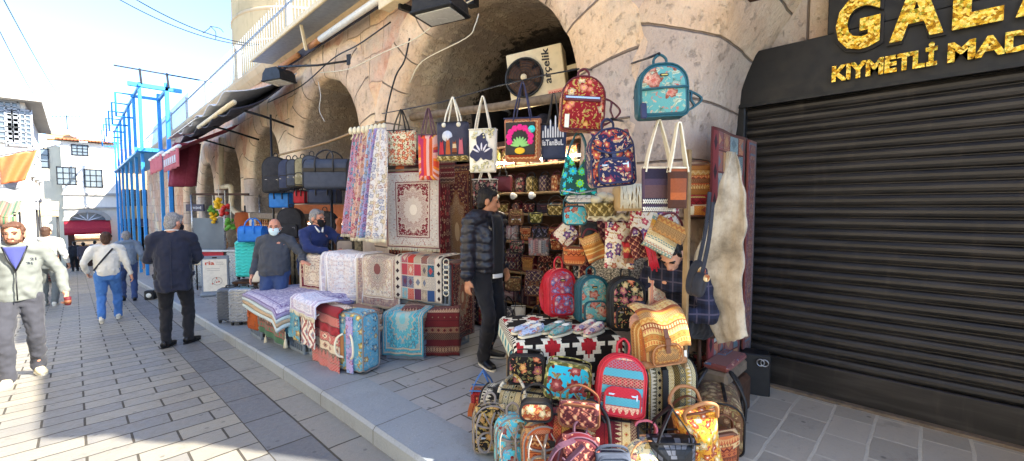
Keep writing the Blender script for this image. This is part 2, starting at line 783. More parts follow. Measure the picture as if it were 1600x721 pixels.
def patchwork(name, pal, nx, ny, line, w=1.0, h=1.0, bord=None):
    def f():
        u, v = uv()
        a, b = u * nx, v * ny
        i, j = flo(a), flo(b)
        r, r2 = wn(vec(i, j, .3)), wn(vec(i, j, 5.3))
        p, q = absf(frac(a) - .5), absf(frac(b) - .5)
        cu, rr, d = ornament(p * (w / nx), q * (h / ny), 2.0, 2.2)
        base = ramp(r, pal)
        o = mix(gt(.42, cu) * .6, base, ramp(r2, pal))
        o = mix(gt(.3, p + q) * gt(r2, .35) * .75, o, ramp(frac(r + .45), pal))
        o = mix(gt(mx(p, q), .46), o, line)
        if bord:
            e = mn(.5 - absf(u - .5), .5 - absf(v - .5))
            e2 = .5 - absf(u - .5)
            bb = mix(gt(.3, absf(frac(v * 9.0) - .5) + absf(frac(e2 * 8.0) - .5)), bord, (.03, .015, .02, 1))
            o = mix(gt(.13, e2), o, bb)
            o = mix(gt(.012, e), o, line)
        nn = noi(vec(a, b, 0.0), 30, 2)
        return mix(sstep(nn, .3, .8) * .25, o, hsv(o, .5, .9, .5)), nn
    return mat(name, f, .95, bump=(.25, .004), sheen=.1)


def ikat(name, c0, c1, c2, sc=9.0):
    def f():
        u, v = uv()
        wy = noi(vec(u * 60.0, v * 3.0, 0.0), 1.0, 2)
        v2 = v * sc * .5 + (wy - .5) * .25
        a = absf(frac(u * sc) - .5) * 2.0
        b = absf(frac(v2) - .5) * 2.0
        s = a + b
        s2 = absf(s - 1.0)
        o = mix(gt(.18, s2), c0, c1)
        o = mix(gt(s2, .55), o, c2)
        o = mix(gt(s2, .78), o, c1)
        return o
    return mat(name, f, .92, sheen=.1)


def stripes(name, cols, n=12.0, vert=True, seed=0.0):
    def f():
        u, v = uv()
        a = (u if vert else v)
        a = a * n + noi(vec(u, v, 0.0), 6, 1) * .15
        r = wn(vec(flo(a), seed, 0.0))
        nn = noi(vec(u, v, 0.0), 90, 2)
        o = ramp(r, cols)
        return mix(sstep(nn, .3, .8) * .3, o, hsv(o, .5, 1, .45)), nn
    return mat(name, f, .9, bump=(.3, .003), sheen=.1)


def leopard(name, bg, sp):
    def f():
        u, v = uv()
        P = vec(u * 62.0, v * 62.0, 0.0)
        d, c, p = voro(P, 1.0)
        n = noi(P, .9, 2)
        m = gt(d + (n - .5) * .5, .2) * gt(.46, d + (n - .5) * .4)
        return mix(m, bg, sp)
    return mat(name, f, .9)


def plaid(name, a, b, c, sc=11.0):
    def f():
        v = texco('Object')
        x, y, z = xyz(v)
        p, q = frac((x + y * .6) * sc), frac(z * sc)
        m = gt(.35, p) * .5 + gt(.35, q) * .5
        l = mx(gt(.06, absf(p - .65)), gt(.06, absf(q - .65)))
        return mix(l * .6, mix(m, a, b), c)
    return mat(name, f, .9)


def suzani(name, bg, cols, leaf, sc=9.0):
    """big round embroidered blossoms"""
    def f():
        u, v = uv()
        P = vec(u * sc, v * sc, 0.0)
        d, c, pos = voro(P, 1.0, rnd=.45)
        r1, r2, r3 = xyz(c)
        x, y, _ = xyz(P)
        px, py, _ = xyz(pos)
        an = atan2(y - py, x - px)
        R_ = .36 + .05 * cos(an * 8.0)
        o = mix(gt(R_, d) * gt(.72, r2), bg, ramp(r1, cols))
        o = mix(gt(.2, d) * gt(.72, r2), o, mix(gt(.1, d), leaf, cols[0]))
        star = gt(.32 * absf(cos(an * 3.5)), d) * gt(r2, .72)
        o = mix(star, o, leaf)
        return o
    return mat(name, f, .9)


# palettes
WINE, RED, CRIM = H('#5a1520'), H('#a8202c'), H('#c4283a')
CREAM, IVORY, BEIGE = H('#e6dcc0'), H('#eee8da'), H('#cdb48a')
OCHRE, GOLD, RUST = H('#c8973f'), H('#d9b154'), H('#a65a2c')
NAVY, INK, BLACK = H('#22284e'), H('#15182a'), H('#17161a')
TEAL, TURQ, SKYB = H('#1f6f80'), H('#43c2cf'), H('#8cc6de')
GREEN, OLIVE, LIME = H('#2f6b48'), H('#7d7a3c'), H('#9fce4a')
PINK, ROSE, LILAC = H('#e0559a'), H('#c98a92'), H('#8a7fae')
BROWN, TAN, GREY = H('#5b3a28'), H('#9c7550'), H('#8d8d8b')
WHITE = H('#e8e8e4')

# leathers, metals and plastics
plain('black_leather', H('#1b1a1c'), .5)
plain('brown_leather', H('#6d4128'), .5)
plain('tan_leather', H('#a87448'), .55)
plain('teal_leather', H('#15505c'), .5)
plain('red_leather', H('#b81c2c'), .45)
plain('navy_leather', H('#20264a'), .5)
plain('grey_strap', H('#8a8078'), .8)
plain('plum_strap', H('#5a3a4a'), .7)
plain('maroon_leather', H('#5c1822'), .5)
plain('dark_metal', H('#2a2c30'), .45, .6)
plain('steel', H('#a8abb0'), .3, .9)
plain('brass', H('#c9a55a'), .35, .9)
plain('white_paint', H('#dfe3e6'), .5)
plain('rail_paint', H('#8f9ca4'), .5)
plain('beige_paint', H('#d8c8a4'), .6)
plain('grey_paint', H('#9aa0a8'), .6)
plain('blue_paint', H('#2f8fd6'), .45)
plain('dark_wood', H('#4a3020'), .7, var=.3)
plain('pale_wood', H('#8f744e'), .7, var=.3)
plain('old_wood', H('#7a6a58'), .85, var=.4)
plain('black_plastic', H('#1d1e20'), .5)
plain('grey_crate', H('#7c8894'), .6)
plain('white_plastic', H('#dcdcd6'), .5)
plain('rope', H('#ded6c0'), .9)
plain('rubber', H('#18181a'), .8)
plain('fringe', H('#e0d6b8'), .95)
plain('paper', H('#e9e4d4'), .8)
plain('orange_plastic', H('#b8673a'), .6)
plain('glass_dark', H('#12161a'), .08, 0, .6)
plain('lamp_glass', H('#cfd0cc'), .2, 0, .6)
plain('lemon_skin', H('#e8b81c'), .5)
plain('tomato_skin', H('#c0281f'), .4)
plain('leaf_green', H('#5d9a34'), .6)
plain('burgundy_canvas', H('#8a3448'), .85)
plain('burgundy_pale', H('#b8606c'), .85)
plain('grey_canvas', H('#c8ccd4'), .8)
plain('dark_canvas', H('#3a3b4a'), .85)
plain('clear_wrap', H('#c9ccd0'), .2, 0, .6)
plain('seedboard', H('#1a1a1c'), .5)

# textiles by name
floral('red_brocade', H('#8e1420'), [H('#d8a548'), H('#d0604a'), H('#dcd0a0'), H('#e08a6a')], H('#b79a4a'), 11, .75, 1.0, GOLD)
floral('black_rose_tapestry', H('#17120f'), [H('#d9785a'), H('#a8566a'), H('#cbb98a'), H('#d8a060')], H('#7d7a4c'), 11, .8, 2.2, GOLD)
floral('turquoise_rose_tapestry', H('#28b4cc'), [H('#8a2630'), H('#a84a40'), H('#7a2a38')], H('#8f7a4a'), 8, .8, 3.4, H('#d09a8a'))
floral('navy_bird_tapestry', H('#1c2148'), [H('#c85a3a'), H('#d8b890'), H('#b04a4a'), H('#8a3a52')], H('#caa98a'), 12, .7, 4.1, H('#e0c060'))
floral('cream_rose_print', H('#e2d8b6'), [H('#c8543c'), H('#d87a4a'), H('#b8483c')], H('#7d7a4a'), 15, .85, 5.0, H('#e8b070'))
floral('teal_medallion', H('#5f9f9c'), [H('#b8705f'), H('#7fb0a4'), H('#c89a80')], H('#a8b298'), 8, .75, 6.0, H('#b86050'))
floral('red_blue_medallion', H('#b43848'), [H('#5870a8'), H('#7a86b8'), H('#c8808a')], H('#6a78b0'), 14, .95, 7.0, H('#d8c0a0'))
floral('white_iris', H('#e6e2d2'), [H('#202854'), H('#8aa0d0'), H('#c88a5a')], H('#a08a5a'), 9, .5, 8.0, H('#d8d8e8'))
floral('yellow_chenille', H('#d9962a'), [H('#e8c84a'), H('#b8402a'), H('#f0dca0'), H('#c0602a')], H('#a83a26'), 12, .9, 9.0, CREAM)
floral('dark_rose', H('#2a2024'), [H('#c8b8a0'), H('#8a6a5a'), H('#a04a4a')], H('#8a8468'), 12, .8, 10.0)
floral('paisley_cream', H('#e6dcc8'), [H('#b83844'), H('#d88a5a'), H('#5a5a9a'), H('#c85a6a')], H('#c8a070'), 10, .9, 11.0, H('#f0e0c0'))
floral('cream_pocket', H('#d8c496'), [H('#8a8a9a'), H('#a05a6a'), H('#b89a58')], H('#8a9a8a'), 13, .8, 12.0)
floral('blue_gold_carpetbag', H('#5c9db4'), [H('#c8ac5c'), H('#4a88a4'), H('#b89a68')], H('#86b4bc'), 8, .6, 13.0, H('#e8d890'))
floral('brown_tapestry', H('#6b4a30'), [H('#a8824a'), H('#8a5a3a'), H('#b89a6a')], H('#8a7a4a'), 12, .8, 14.0)
floral('black_gold_tapestry', H('#1a1612'), [H('#c8a860'), H('#d8c490'), H('#b88a4a')], H('#a8905a'), 13, .8, 15.0)
floral('sky_tapestry', H('#58c0d0'), [H('#d8c8a0'), H('#b84a4a'), H('#8a7a5a')], H('#c8b48a'), 12, .6, 16.0)
floral('rust_tapestry', H('#8a3a24'), [H('#d8a860'), H('#c87848'), H('#e0c898')], H('#b8743c'), 13, .8, 17.0)
floral('pink_towel', H('#cc9cac'), [H('#c84a5a'), H('#6a78b8'), H('#d88a9a'), H('#7ab8c8')], H('#a890b8'), 14, .9, 18.0)
floral('blue_towel', H('#b4c2d8'), [H('#7a88c8'), H('#c87a8a'), H('#88b8c8'), H('#d8a888')], H('#a0a8c8'), 16, .9, 19.0)
floral('rose_towel', H('#d8b8a8'), [H('#b84a58'), H('#d8a070'), H('#7a90b8'), H('#c87a8a')], H('#c8a8a0'), 15, .9, 20.0)
floral('violet_towel', H('#aca0cc'), [H('#7a6aa8'), H('#c86a8a'), H('#88a8d0')], H('#a898c8'), 15, .9, 21.0)
floral('lace_cream', H('#ded8d0'), [H('#c8a8a0'), H('#a8b0c8'), H('#c8b898')], H('#b8b0b0'), 14, .9, 22.0)
floral('olive_tapestry', H('#8a8444'), [H('#c8c074'), H('#5a5a2a'), H('#d8d0a0')], H('#a8a45a'), 12, .8, 23.0)
damask('olive_damask', H('#5c5a28'), H('#a8a058'), H('#d0c890'), 9)
damask('gold_damask', H('#6a5a2a'), H('#b8a060'), H('#dccf9a'), 11)
damask('plum_damask', H('#3a2440'), H('#8a7a5a'), H('#b89a8a'), 13)
damask('grey_damask', H('#4a4a50'), H('#9a948a'), H('#c0b8a8'), 12)
damask('wine_damask', H('#4a141c'), H('#9a5a4a'), H('#c8a078'), 12)
damask('pewter_damask', H('#2c2c38'), H('#6a6a88'), H('#a8a0a8'), 11)
kilim('red_band_kilim', [H('#3a0d12'), H('#b0202c'), H('#e0d0b8'), H('#a01c28'), H('#d8c8ac'), H('#b82c38'), H('#8a1620')], 13, 14, seed=2)
kilim('yellow_kilim', [H('#8a4a1c'), H('#d8b060'), H('#c88a3a'), H('#b84a2c'), H('#e0c888'), H('#c8702c')], 44, 26, seed=5)
kilim('red_teal_kilim', [H('#8a1620'), H('#b81e2c'), H('#5aa8b0'), H('#c83040'), H('#d8b898'), H('#4a98a8'), H('#b82030')], 20, 14, seed=8)
kilim('rust_kilim', [H('#5a1c10'), H('#b8542c'), H('#a83c24'), H('#d8a060'), H('#c87038'), H('#e0c088')], 30, 24, seed=11)
kilim('black_gold_kilim', [H('#14120f'), H('#cdb06a'), H('#1c1814'), H('#dccb98'), H('#b8923c'), H('#e6dcc0'), H('#1a1612')], 24, 20, seed=3)
kilim('red_gold_kilim', [H('#5a1014'), H('#a01c24'), H('#c8a058'), H('#8a1820'), H('#d8c088'), H('#b02830')], 20, 18, seed=6)
kilim('pale_kilim', [H('#b8a078'), H('#d8c8a0'), H('#3a8a9a'), H('#c8783c'), H('#e0d4b4'), H('#c8a038')], 36, 28, seed=4)
kilim('dark_kilim', [H('#181418'), H('#4a3a44'), H('#5a3038'), H('#2a2a40'), H('#8a6a5a'), H('#3a2a30')], 24, 18, seed=9)
kilim('white_black_kilim', [H('#14120f'), H('#d8d0b8'), H('#c8a048'), H('#16130f'), H('#e0dac4')], 26, 26, seed=13)
kilim('grey_rose_kilim', [H('#6a6a70'), H('#b89a98'), H('#98a0a8'), H('#a86a68'), H('#c8bcb0')], 26, 18, swap=True, seed=2)
kilim('tan_pouch_kilim', [H('#7a4a20'), H('#c8984a'), H('#a86a2c'), H('#d8b878'), H('#8a3a24')], 24, 26, seed=7)
kilim('green_runner', [H('#2a4a34'), H('#3f6a48'), H('#4a7a5a'), H('#c8a088'), H('#a83a48'), H('#2f5a40')], 14, 14, seed=1)
ikat('ikat_cloth', H('#dcd4c8'), H('#9a5a58'), H('#8a8a9a'), 11)
stripes('orange_stripe', [H('#e07a20'), H('#d84a30'), H('#e89a8a'), H('#a8305a'), H('#e8a040'), H('#d8a8a0'), H('#c85a2a')], 30)
stripes('tan_stripe', [H('#8a4a2c'), H('#c8b08a'), H('#4a2c20'), H('#a85a30')], 24, False)
stripes('purple_stripe', [H('#2a2436'), H('#4c3a4c'), H('#3a3a5c'), H('#5a4244'), H('#2e2838'), H('#46384a')], 26, False)
leopard('leopard_cloth', H('#d8ccb4'), H('#2c1c1a'))
suzani('pink_suzani', H('#141014'), [H('#e0308a'), H('#d83a8a'), H('#2ab0d0'), H('#e04a9a')], H('#7ac85a'), 14)
suzani('green_suzani', H('#1f4a48'), [H('#7ac83a'), H('#2a90d8'), H('#5ab84a'), H('#2aa0c8')], H('#2ac0c0'), 13)
plaid('plaid_wool', H('#22263a'), H('#161826'), H('#5a5260'))


def weave_black():
    u, v = uv()
    a, b = frac(u * 24.0), frac(v * 24.0)
    i, j = flo(u * 24.0), flo(v * 24.0)
    r = wn(vec(i, j, 0.0))
    o = mix(gt(r, .45), H('#17181c'), H('#5a5c64'))
    return mix(gt(mx(absf(a - .5), absf(b - .5)), .42), o, H('#0c0c0e')), r


mat('black_weave', weave_black, .45, bump=(.6, .006))

# carpets, on 0..1 coordinates
carpet('hung_red_carpet', H('#6a1220'), [H('#d8cdbc'), H('#b8a898'), H('#8a2a34'), H('#c8bcb0')], H('#b4ada4'), .85, 1.15, True, 3.0, .55, .17, k=2.4)
carpet('cream_floral_carpet', H('#d8cfc0'), [H('#7a4a48'), H('#c8b8a0'), H('#a8605a'), H('#6a6a78')], H('#a08a84'), .8, .9, True, 5.0, .4, .13, k=2.0)
carpet('lilac_drape', H('#c9c9d8'), [H('#8f86ac'), H('#e4e2e8'), H('#b88a98'), H('#98a8c8')], H('#a89ab8'), .7, 1.0, False, 7.0, .5, .1, k=2.0)
carpet('white_lace_drape', H('#d4d2d6'), [H('#b89aa0'), H('#e8e6e4'), H('#98a0b8'), H('#c8b0a8')], H('#b8b4c0'), .6, 1.0, False, 8.0, .45, .08, k=2.2)
carpet('wine_border_rug', H('#d8ccb8'), [H('#6a2028'), H('#d0c0a8'), H('#98504a'), H('#4a3a4a')], H('#6a2430'), .5, 1.0, False, 9.0, .5, .08, k=2.2)
carpet('turquoise_rug', H('#3f9aa8'), [H('#7ab8b8'), H('#b8a890'), H('#6a4a44'), H('#8ac0c0')], H('#5a8a94'), .7, .7, True, 11.0, .5, .06, k=2.4)
carpet('dark_red_carpet', H('#4a1218'), [H('#c8b090'), H('#8a3a30'), H('#2a1a28'), H('#a87a58')], H('#30202c'), 1.0, 1.6, True, 13.0, .5, .12, k=1.6)
carpet('door_carpet', H('#5a201c'), [H('#c8a878'), H('#8a5a34'), H('#2a2030'), H('#a88a5a')], H('#3a1c1c'), .8, 2.2, True, 21.0, .5, .12, k=1.6)
carpet('red_rug', H('#541018'), [H('#a89478'), H('#b84a44'), H('#9a8468'), H('#3a0c14')], H('#48141c'), .5, .8, False, 14.0, .4, .08, k=1.8)
carpet('purple_pile_rug', H('#8a84a8'), [H('#c8c4d4'), H('#6a5a88'), H('#d8d4dc'), H('#a8a0b8')], H('#b0aac0'), 1.2, .9, False, 15.0, .5, .09, k=2.0)
carpet('pale_blue_rug', H('#b8c8cc'), [H('#e0e4e0'), H('#8fa8b0'), H('#d0ccc0')], H('#d4d8d4'), .8, .9, False, 16.0, .4, .08, k=2.0)
carpet('pink_panel_rug', H('#7a4038'), [H('#b89078'), H('#4a6078'), H('#a88468'), H('#4a2a30')], H('#703438'), .5, 1.5, False, 17.0, .5, .09, k=1.8)
carpet('rose_runner', H('#dccab0'), [H('#b83848'), H('#d89a80'), H('#7a4a5a'), H('#c87a6a')], H('#a8222e'), .35, 1.0, True, 18.0, .5, .04, k=2.0)
patchwork('patch_rug', [H('#2f4a78'), H('#b83a34'), H('#b8a890'), H('#3f98b0'), H('#6a2a38'), H('#c8bca8'), H('#28304a'), H('#a89a88'), H('#8a5a4a')], 7, 6, H('#b8b0a4'), .85, .8, H('#c8c0b4'))
patchwork('tile_rug', [H('#a05a44'), H('#8aa0a0'), H('#b88a5a'), H('#5a7078'), H('#b8a078'), H('#8a3a34')], 4, 12, H('#5a2422'), .5, 1.5, H('#7a3436'))
patchwork('pouch_mosaic', [H('#b83a34'), H('#d8c098'), H('#c8842c'), H('#5a88a0'), H('#8a2a34')], 3, 4, H('#d8c8a0'))
kilim('brown_stack_kilim', [H('#4a161a'), H('#74201f'), H('#8a6a50'), H('#5c1a1e'), H('#b09478'), H('#3a2420'), H('#6a1c1e')], 15, 14, seed=4)
plain('carpet_back', H('#8a6a58'), .95)
plain('carpet_edge', H('#b09a80'), .95)
plain('carpet_edge_red', H('#6a2426'), .95)


def table_kilim():
    """black ground, cream combed diamonds with red stars, a toothed band either side (0..1 in u, metres in v)"""
    u, v = uv()
    a = u * 4.0
    q = absf(frac(a) - .5) * 2.0
    st = flo(v * 34.0) / 34.0
    b = absf(frac(st * 3.0 + .3) - .5) * 2.0
    s = q + b
    comb = gt(.5, frac(v * 17.0))
    dia = gt(.75, s)
    d2 = gt(.5, s)
    d3 = gt(.34, s)
    o = mix(gt(.98, s) * comb, H('#16110f'), H('#ddd6c0'))
    o = mix(dia, o, H('#ddd6c0'))
    o = mix(d2, o, H('#16110f'))
    star = mx(gt(.10, absf(q - b)), gt(.12, mn(q, b))) * d2
    o = mix(star * d2, o, H('#a8222a'))
    o = mix(d3 * gt(.12, s), o, H('#a8222a'))
    e = .5 - absf(u - .5)
    o = mix(gt(.09, e), o, H('#d8d8bc'))
    o = mix(gt(.09, e) * gt(.3, absf(frac(v * 7.0) - .5) + absf(e - .045) * 6.0), o, H('#4a8a92'))
    o = mix(gt(e, .085) * gt(.135, e), o, mix(gt(.5, frac(v * 24.0)), H('#16110f'), H('#ddd6c0')))
    n = noi(vec(u, v, 0.0), 90, 2)
    return mix(sstep(n, .3, .8) * .2, o, H('#2a2018')), n


mat('table_kilim', table_kilim, .95, bump=(.3, .003))


def hide():
    v = texco('Object')
    x, y, z = xyz(v)
    n = noi(v, 5, 5, .65)
    n2 = noi(vec(x * 3.0, y * 3.0, z * .8), 22, 3)
    o = ramp(n, [H('#6f6454'), H('#94866f'), H('#b3a48c'), H('#c8bca4')], 'LINEAR', [.3, .42, .55, .75])
    return mix(sstep(n2, .5, .8) * .3, o, H('#6a6054')), n2
mat('goat_hide', hide, .95, bump=(.3, .008), sheen=.3)


def brick_col(v, w, h, mortar, cols, jw, squash=.5, mw=.0):
    n = CT.nodes.new('ShaderNodeTexBrick')
    CT.links.new(v, n.inputs['Vector'])
    n.offset = squash
    n.inputs['Scale'].default_value = 1.0
    n.inputs['Brick Width'].default_value = w
    n.inputs['Row Height'].default_value = h
    n.inputs['Mortar Size'].default_value = jw
    n.inputs['Mortar Smooth'].default_value = .25
    n.inputs['Bias'].default_value = 0
    n.inputs['Color1'].default_value = (0, 0, 0, 1)
    n.inputs['Color2'].default_value = (1, 1, 1, 1)
    n.inputs['Mortar'].default_value = (.5, .5, .5, 1)
    return xyz(n.outputs['Color'])[0], E(n.outputs['Fac'])


# ---- stone, paving
def stone_col(v, warm=1.0):
    n1 = noi(v, .8, 5, .6)
    n2 = noi(v, 3.5, 7, .68)
    sx, sy, sz = xyz(v)
    n3 = noi(vec(sx * 1.6, sy * 1.6, sz * .7), 24, 6, .72)
    o = ramp(n1, [H('#bfae9a'), H('#d8bda2'), H('#e2c8ac'), H('#ecdac0'), H('#deb49a')], 'LINEAR', [.28, .42, .5, .6, .74])
    o = mix(sstep(n2, .5, .75) * .5, o, H('#d9ccb2'))
    o = mix(sstep(n2, .46, .28) * .5, o, H('#9a8870'))
    o = mix(sstep(n3, .5, .78) * .3, o, H('#95836c'))
    o = mix(sstep(n3, .5, .3) * .3, o, H('#dfd4bc'))
    return o, n2, n3


def wall_stone():
    v = wpos()
    x, y, z = xyz(v)
    w = noi(v, 1.1, 2)
    w2 = noi(v, 6.0, 4, .6)
    wx = (w - .5) * .16 + (w2 - .5) * .045
    wy = (noi(vec(z, y, x), 1.3, 2) - .5) * .2 + (w2 - .5) * .045
    r, m = brick_col(vec(y + wx, z + wy, 0.0), .78, .47, None, None, .012, .42)
    o, n2, n3 = stone_col(v)
    o = hsv(o, .49 + r * .014, .8 + r * .55, .76 + r * .4)
    gate = sstep(noi(v, 1.9, 3), .26, .44)
    j = sstep(m, .15, .75) * gate
    cr = voro(vec(y * 1.3 + wx * 3.0, z * 1.1 + wy * 3.0, 0.0), 1.0, 'DISTANCE_TO_EDGE', 1.0)
    ck = inv(sstep(cr, .003, .014)) * sstep(noi(v, 1.4, 2), .5, .6)
    pits = sstep(noi(vec(x, y, z * 1.6), 44, 4, .75), .58, .72)
    o = mix(mx(j * .62, ck * .22), o, H('#5e4c3e'))
    # a flush of old pink lime plaster that survives in patches
    pl = sstep(noi(v, .75, 5, .65), .42, .54) * sstep(y, 3.4, 5.0)
    o = mix(pl * .72, o, mix(sstep(n2, .35, .65), H('#c08468'), H('#e0b49a')))
    o = mix(pits * .14, o, H('#8d7a66'))
    hgt = n2 * .55 + n3 * .35 - pits * .2 - j * .7 - ck * .2 + pl * .12 + r * .1
    return o, hgt


mat('wall_stone', wall_stone, .92, bump=(.9, .05))


def ring_stone():
    u, v = uv()
    P = wpos()
    w = noi(P, 3.0, 3)
    a = u * 2.1 + (w - .5) * .02
    k = flo(a)
    r = wn(vec(k, 2.0, 0.0))
    q = absf(frac(a) - .5)
    o, n2, n3 = stone_col(P)
    o = hsv(o, .49 + r * .014, .7 + r * .6, .72 + r * .46)
    j = sstep(q, .474, .49) * sstep(noi(P, 2.2, 2), .15, .3)
    e = sstep(noi(P, 11, 6, .75), .55, .68)
    o = mix(e * .1, o, H('#8f7e68'))
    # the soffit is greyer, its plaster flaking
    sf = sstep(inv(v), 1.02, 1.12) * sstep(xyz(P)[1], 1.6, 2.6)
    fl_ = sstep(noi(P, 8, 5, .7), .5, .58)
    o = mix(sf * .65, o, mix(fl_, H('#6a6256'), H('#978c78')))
    # beyond the arch band the room is old rubble, much darker
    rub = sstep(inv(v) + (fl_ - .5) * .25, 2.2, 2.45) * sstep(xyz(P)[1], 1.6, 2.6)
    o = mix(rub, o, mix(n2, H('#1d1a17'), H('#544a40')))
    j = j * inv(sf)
    o = mix(j * .75, o, H('#4e4036'))
    return o, n2 * .6 + n3 * .4 - j * .6 - e * .2 + sf * fl_ * .3


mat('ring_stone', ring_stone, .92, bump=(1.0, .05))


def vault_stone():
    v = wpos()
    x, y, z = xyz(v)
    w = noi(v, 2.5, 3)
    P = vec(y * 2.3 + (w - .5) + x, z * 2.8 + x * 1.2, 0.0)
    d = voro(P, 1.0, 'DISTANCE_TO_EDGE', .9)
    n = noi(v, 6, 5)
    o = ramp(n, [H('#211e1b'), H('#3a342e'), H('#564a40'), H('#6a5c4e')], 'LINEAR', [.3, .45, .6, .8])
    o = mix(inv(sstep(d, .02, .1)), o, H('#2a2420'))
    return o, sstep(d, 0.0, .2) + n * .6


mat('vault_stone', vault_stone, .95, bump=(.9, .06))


def paving(cols, mortar, w, h, jw, warp=.02, band=False):
    def f():
        v = wpos()
        x, y, z = xyz(v)
        w1 = noi(v, 3.0, 2)
        w2 = noi(vec(y, x, 0.0), 3.3, 2)
        X, Y = x + (w1 - .5) * warp * 2, y + (w2 - .5) * warp * 2
        if band:
            X = x + (w1 - .5) * .008
            b = gt(X, .92) * gt(1.24, X)
            # the narrow courses beside the kerb run along it
            r1, f1 = brick_col(vec(Y, X - .92, 0.0), .62, .32, None, None, jw)
            r0, f0 = brick_col(vec(X, Y, 0.0), w, h, None, None, jw)
            cross = gt(.5, absf(flo(y / h) - flo(3.55 / h))) * gt(.92, X)
            r = mth('ADD', r0 * inv(gt(X, .92)), r1 * gt(X, .92))
            m = mth('ADD', f0 * inv(gt(X, .92)), f1 * gt(X, .92))
        else:
            r, m = brick_col(vec(X, Y, 0.0), w, h, None, None, jw)
        n = noi(v, 2.0, 5)
        n2 = noi(v, 22, 5, .65)
        n3 = noi(v, 90, 3)
        o = ramp(r * .75 + n * .4, cols, 'LINEAR')
        if band:
            o = mix(mx(b, gt(.5, absf(flo(Y / h) - 13.0)) * gt(.92, X) * gt(X, -.4)), o, mix(r, H('#646566'), H('#757574')))
        o = mix(sstep(n2, .5, .8) * .35, o, tuple(c * .6 for c in cols[0][:3]) + (1,))
        o = mix(sstep(noi(v, 1.1, 6, .7), .5, .72) * .4, o, H('#7d766a'))
        o = mix(sstep(noi(v, 5.0, 5, .75), .56, .7) * .3, o, H('#5b5750'))
        o = mix(sstep(voro(vec(x, y, 0.0), 2.6)[0], .045, .03) * .55, o, H('#4a4742'))
        mm = sstep(m, .2, .8)
        o = mix(mm, o, mix(n2, mortar, tuple(c * .6 for c in mortar[:3]) + (1,)))
        rg = .62 - .18 * sstep(n2, .4, .6) + mm * .25
        return o, inv(mm) * .6 + n2 * .35 + n3 * .15 + r * .12, rg
    return f


mat('road_setts', paving([H('#74726e'), H('#817e77'), H('#8d887c'), H('#989180')], H('#4c473e'), .52, .24, .009, .02, True), .6, bump=(.8, .014), spec=.4)
mat('pavement_slabs', paving([H('#7c7f81'), H('#898b8b'), H('#949493'), H('#a09e9b')], H('#5c5a55'), .52, .26, .008, .014), .6, bump=(.6, .008), spec=.4)
mat('forecourt_slabs', paving([H('#999184'), H('#a69d8e'), H('#b1a797'), H('#bcb1a0')], H('#d4cbb8'), .37, .25, .011, .014), .6, bump=(.7, .008), spec=.4)


def kerbstone():
    v = wpos()
    x, y, z = xyz(v)
    q = frac((y + noi(v, 2, 1) * .06) / .98)
    j = gt(.009, q)
    n = noi(v, 3, 5)
    n2 = noi(v, 26, 5, .65)
    r = wn(vec(flo(y / .98), 0.0, 0.0))
    o = ramp(n * .7 + r * .3, [H('#7c8388'), H('#8a9094'), H('#989c9e')], 'LINEAR')
    o = mix(sstep(n2, .48, .75) * .5, o, H('#666a6c'))
    o = mix(sstep(noi(v, 1.4, 6, .7), .5, .72) * .4, o, H('#5f5c56'))
    o = mix(sstep(noi(v, 120, 2), .58, .7) * .35, o, H('#b4b6b6'))
    return mix(j, o, H('#4a4844')), n2 * .4 - j * .6, .66 - .2 * sstep(n2, .4, .6)


mat('kerbstone', kerbstone, .6, bump=(.7, .01), spec=.4)


def plaster(name, c, grime=.35):
    def f():
        v = wpos()
        x, y, z = xyz(v)
        n = noi(v, 1.2, 5, .6)
        n2 = noi(vec(x * 3.0, y * 3.0, z * .35), 2.2, 4)
        o = mix(sstep(n, .45, .75) * grime, c, tuple(k * .7 for k in c[:3]) + (1,))
        return mix(sstep(n2, .52, .75) * grime, o, tuple(k * .6 for k in c[:3]) + (1,)), noi(v, 18, 4)
    return mat(name, f, .9, bump=(.25, .02))


plaster('white_plaster', H('#e6e0d4'))
plaster('warm_plaster', H('#e8d6b4'))
plaster('cream_plaster', H('#d8cdb4'))
plaster('grey_plaster', H('#a8a49c'))
plaster('ochre_plaster', H('#c8a878'))
plaster('cornice_stone', H('#c8b08e'), .6)
plaster('tower_stone', H('#cdbd9c'), .6)


def shutter():
    v = wpos()
    x, y, z = xyz(v)
    n = noi(vec(x, y * .6, z * 6.0), 3.0, 4)
    n2 = noi(v, 40, 3)
    o = mix(sstep(n, .4, .7), H('#211f1e'), H('#353230'))
    st = sstep(noi(vec(y * 5.0, z * .6, 0.0), 2.0, 4), .55, .8) * .4
    return mix(st, o, H('#544b44')), n2, .34 + .2 * n
mat('shutter_paint', shutter, .42, metal=.25, bump=(.06, .003), spec=.5)


def gold_mirror():
    u, v = uv()
    P = vec(u, v, 0.0)
    n = noi(P, 18, 4, .7, 1.5)
    d, c, p = voro(P, 60, 'F1', 1.0)
    r, g, _ = xyz(c)
    o = ramp(mth('ADD', n * .55, r * .5), [H('#6a4a10'), H('#a87a1c'), H('#e0b83a'), H('#f4dc7a'), H('#c8a030')], 'LINEAR', [.2, .38, .52, .66, .85])
    o = mix(gt(g, .84) * .6, o, H('#7a8a2a'))  # mottled gold and green flecks paint in the reflected leaves
    return o, r + n
mat('gold_mirror', gold_mirror, .22, metal=.85, bump=(.35, .02), spec=.6)
mat('shelf_tube', lambda: H('#fff2d8'), .4, emit=((1, .86, .62, 1), 26))
mat('shop_glow', lambda: H('#ffe8c8'), .4, emit=((1, .82, .58, 1), 7))


def tiles():
    u, v = uv()
    q = frac(u * 6.0)
    return mix(sstep(absf(q - .5), .3, .5), H('#b86a48'), H('#7a4630')), sin(u * 37.7)
mat('roof_tiles', tiles, .9, bump=(.6, .04))


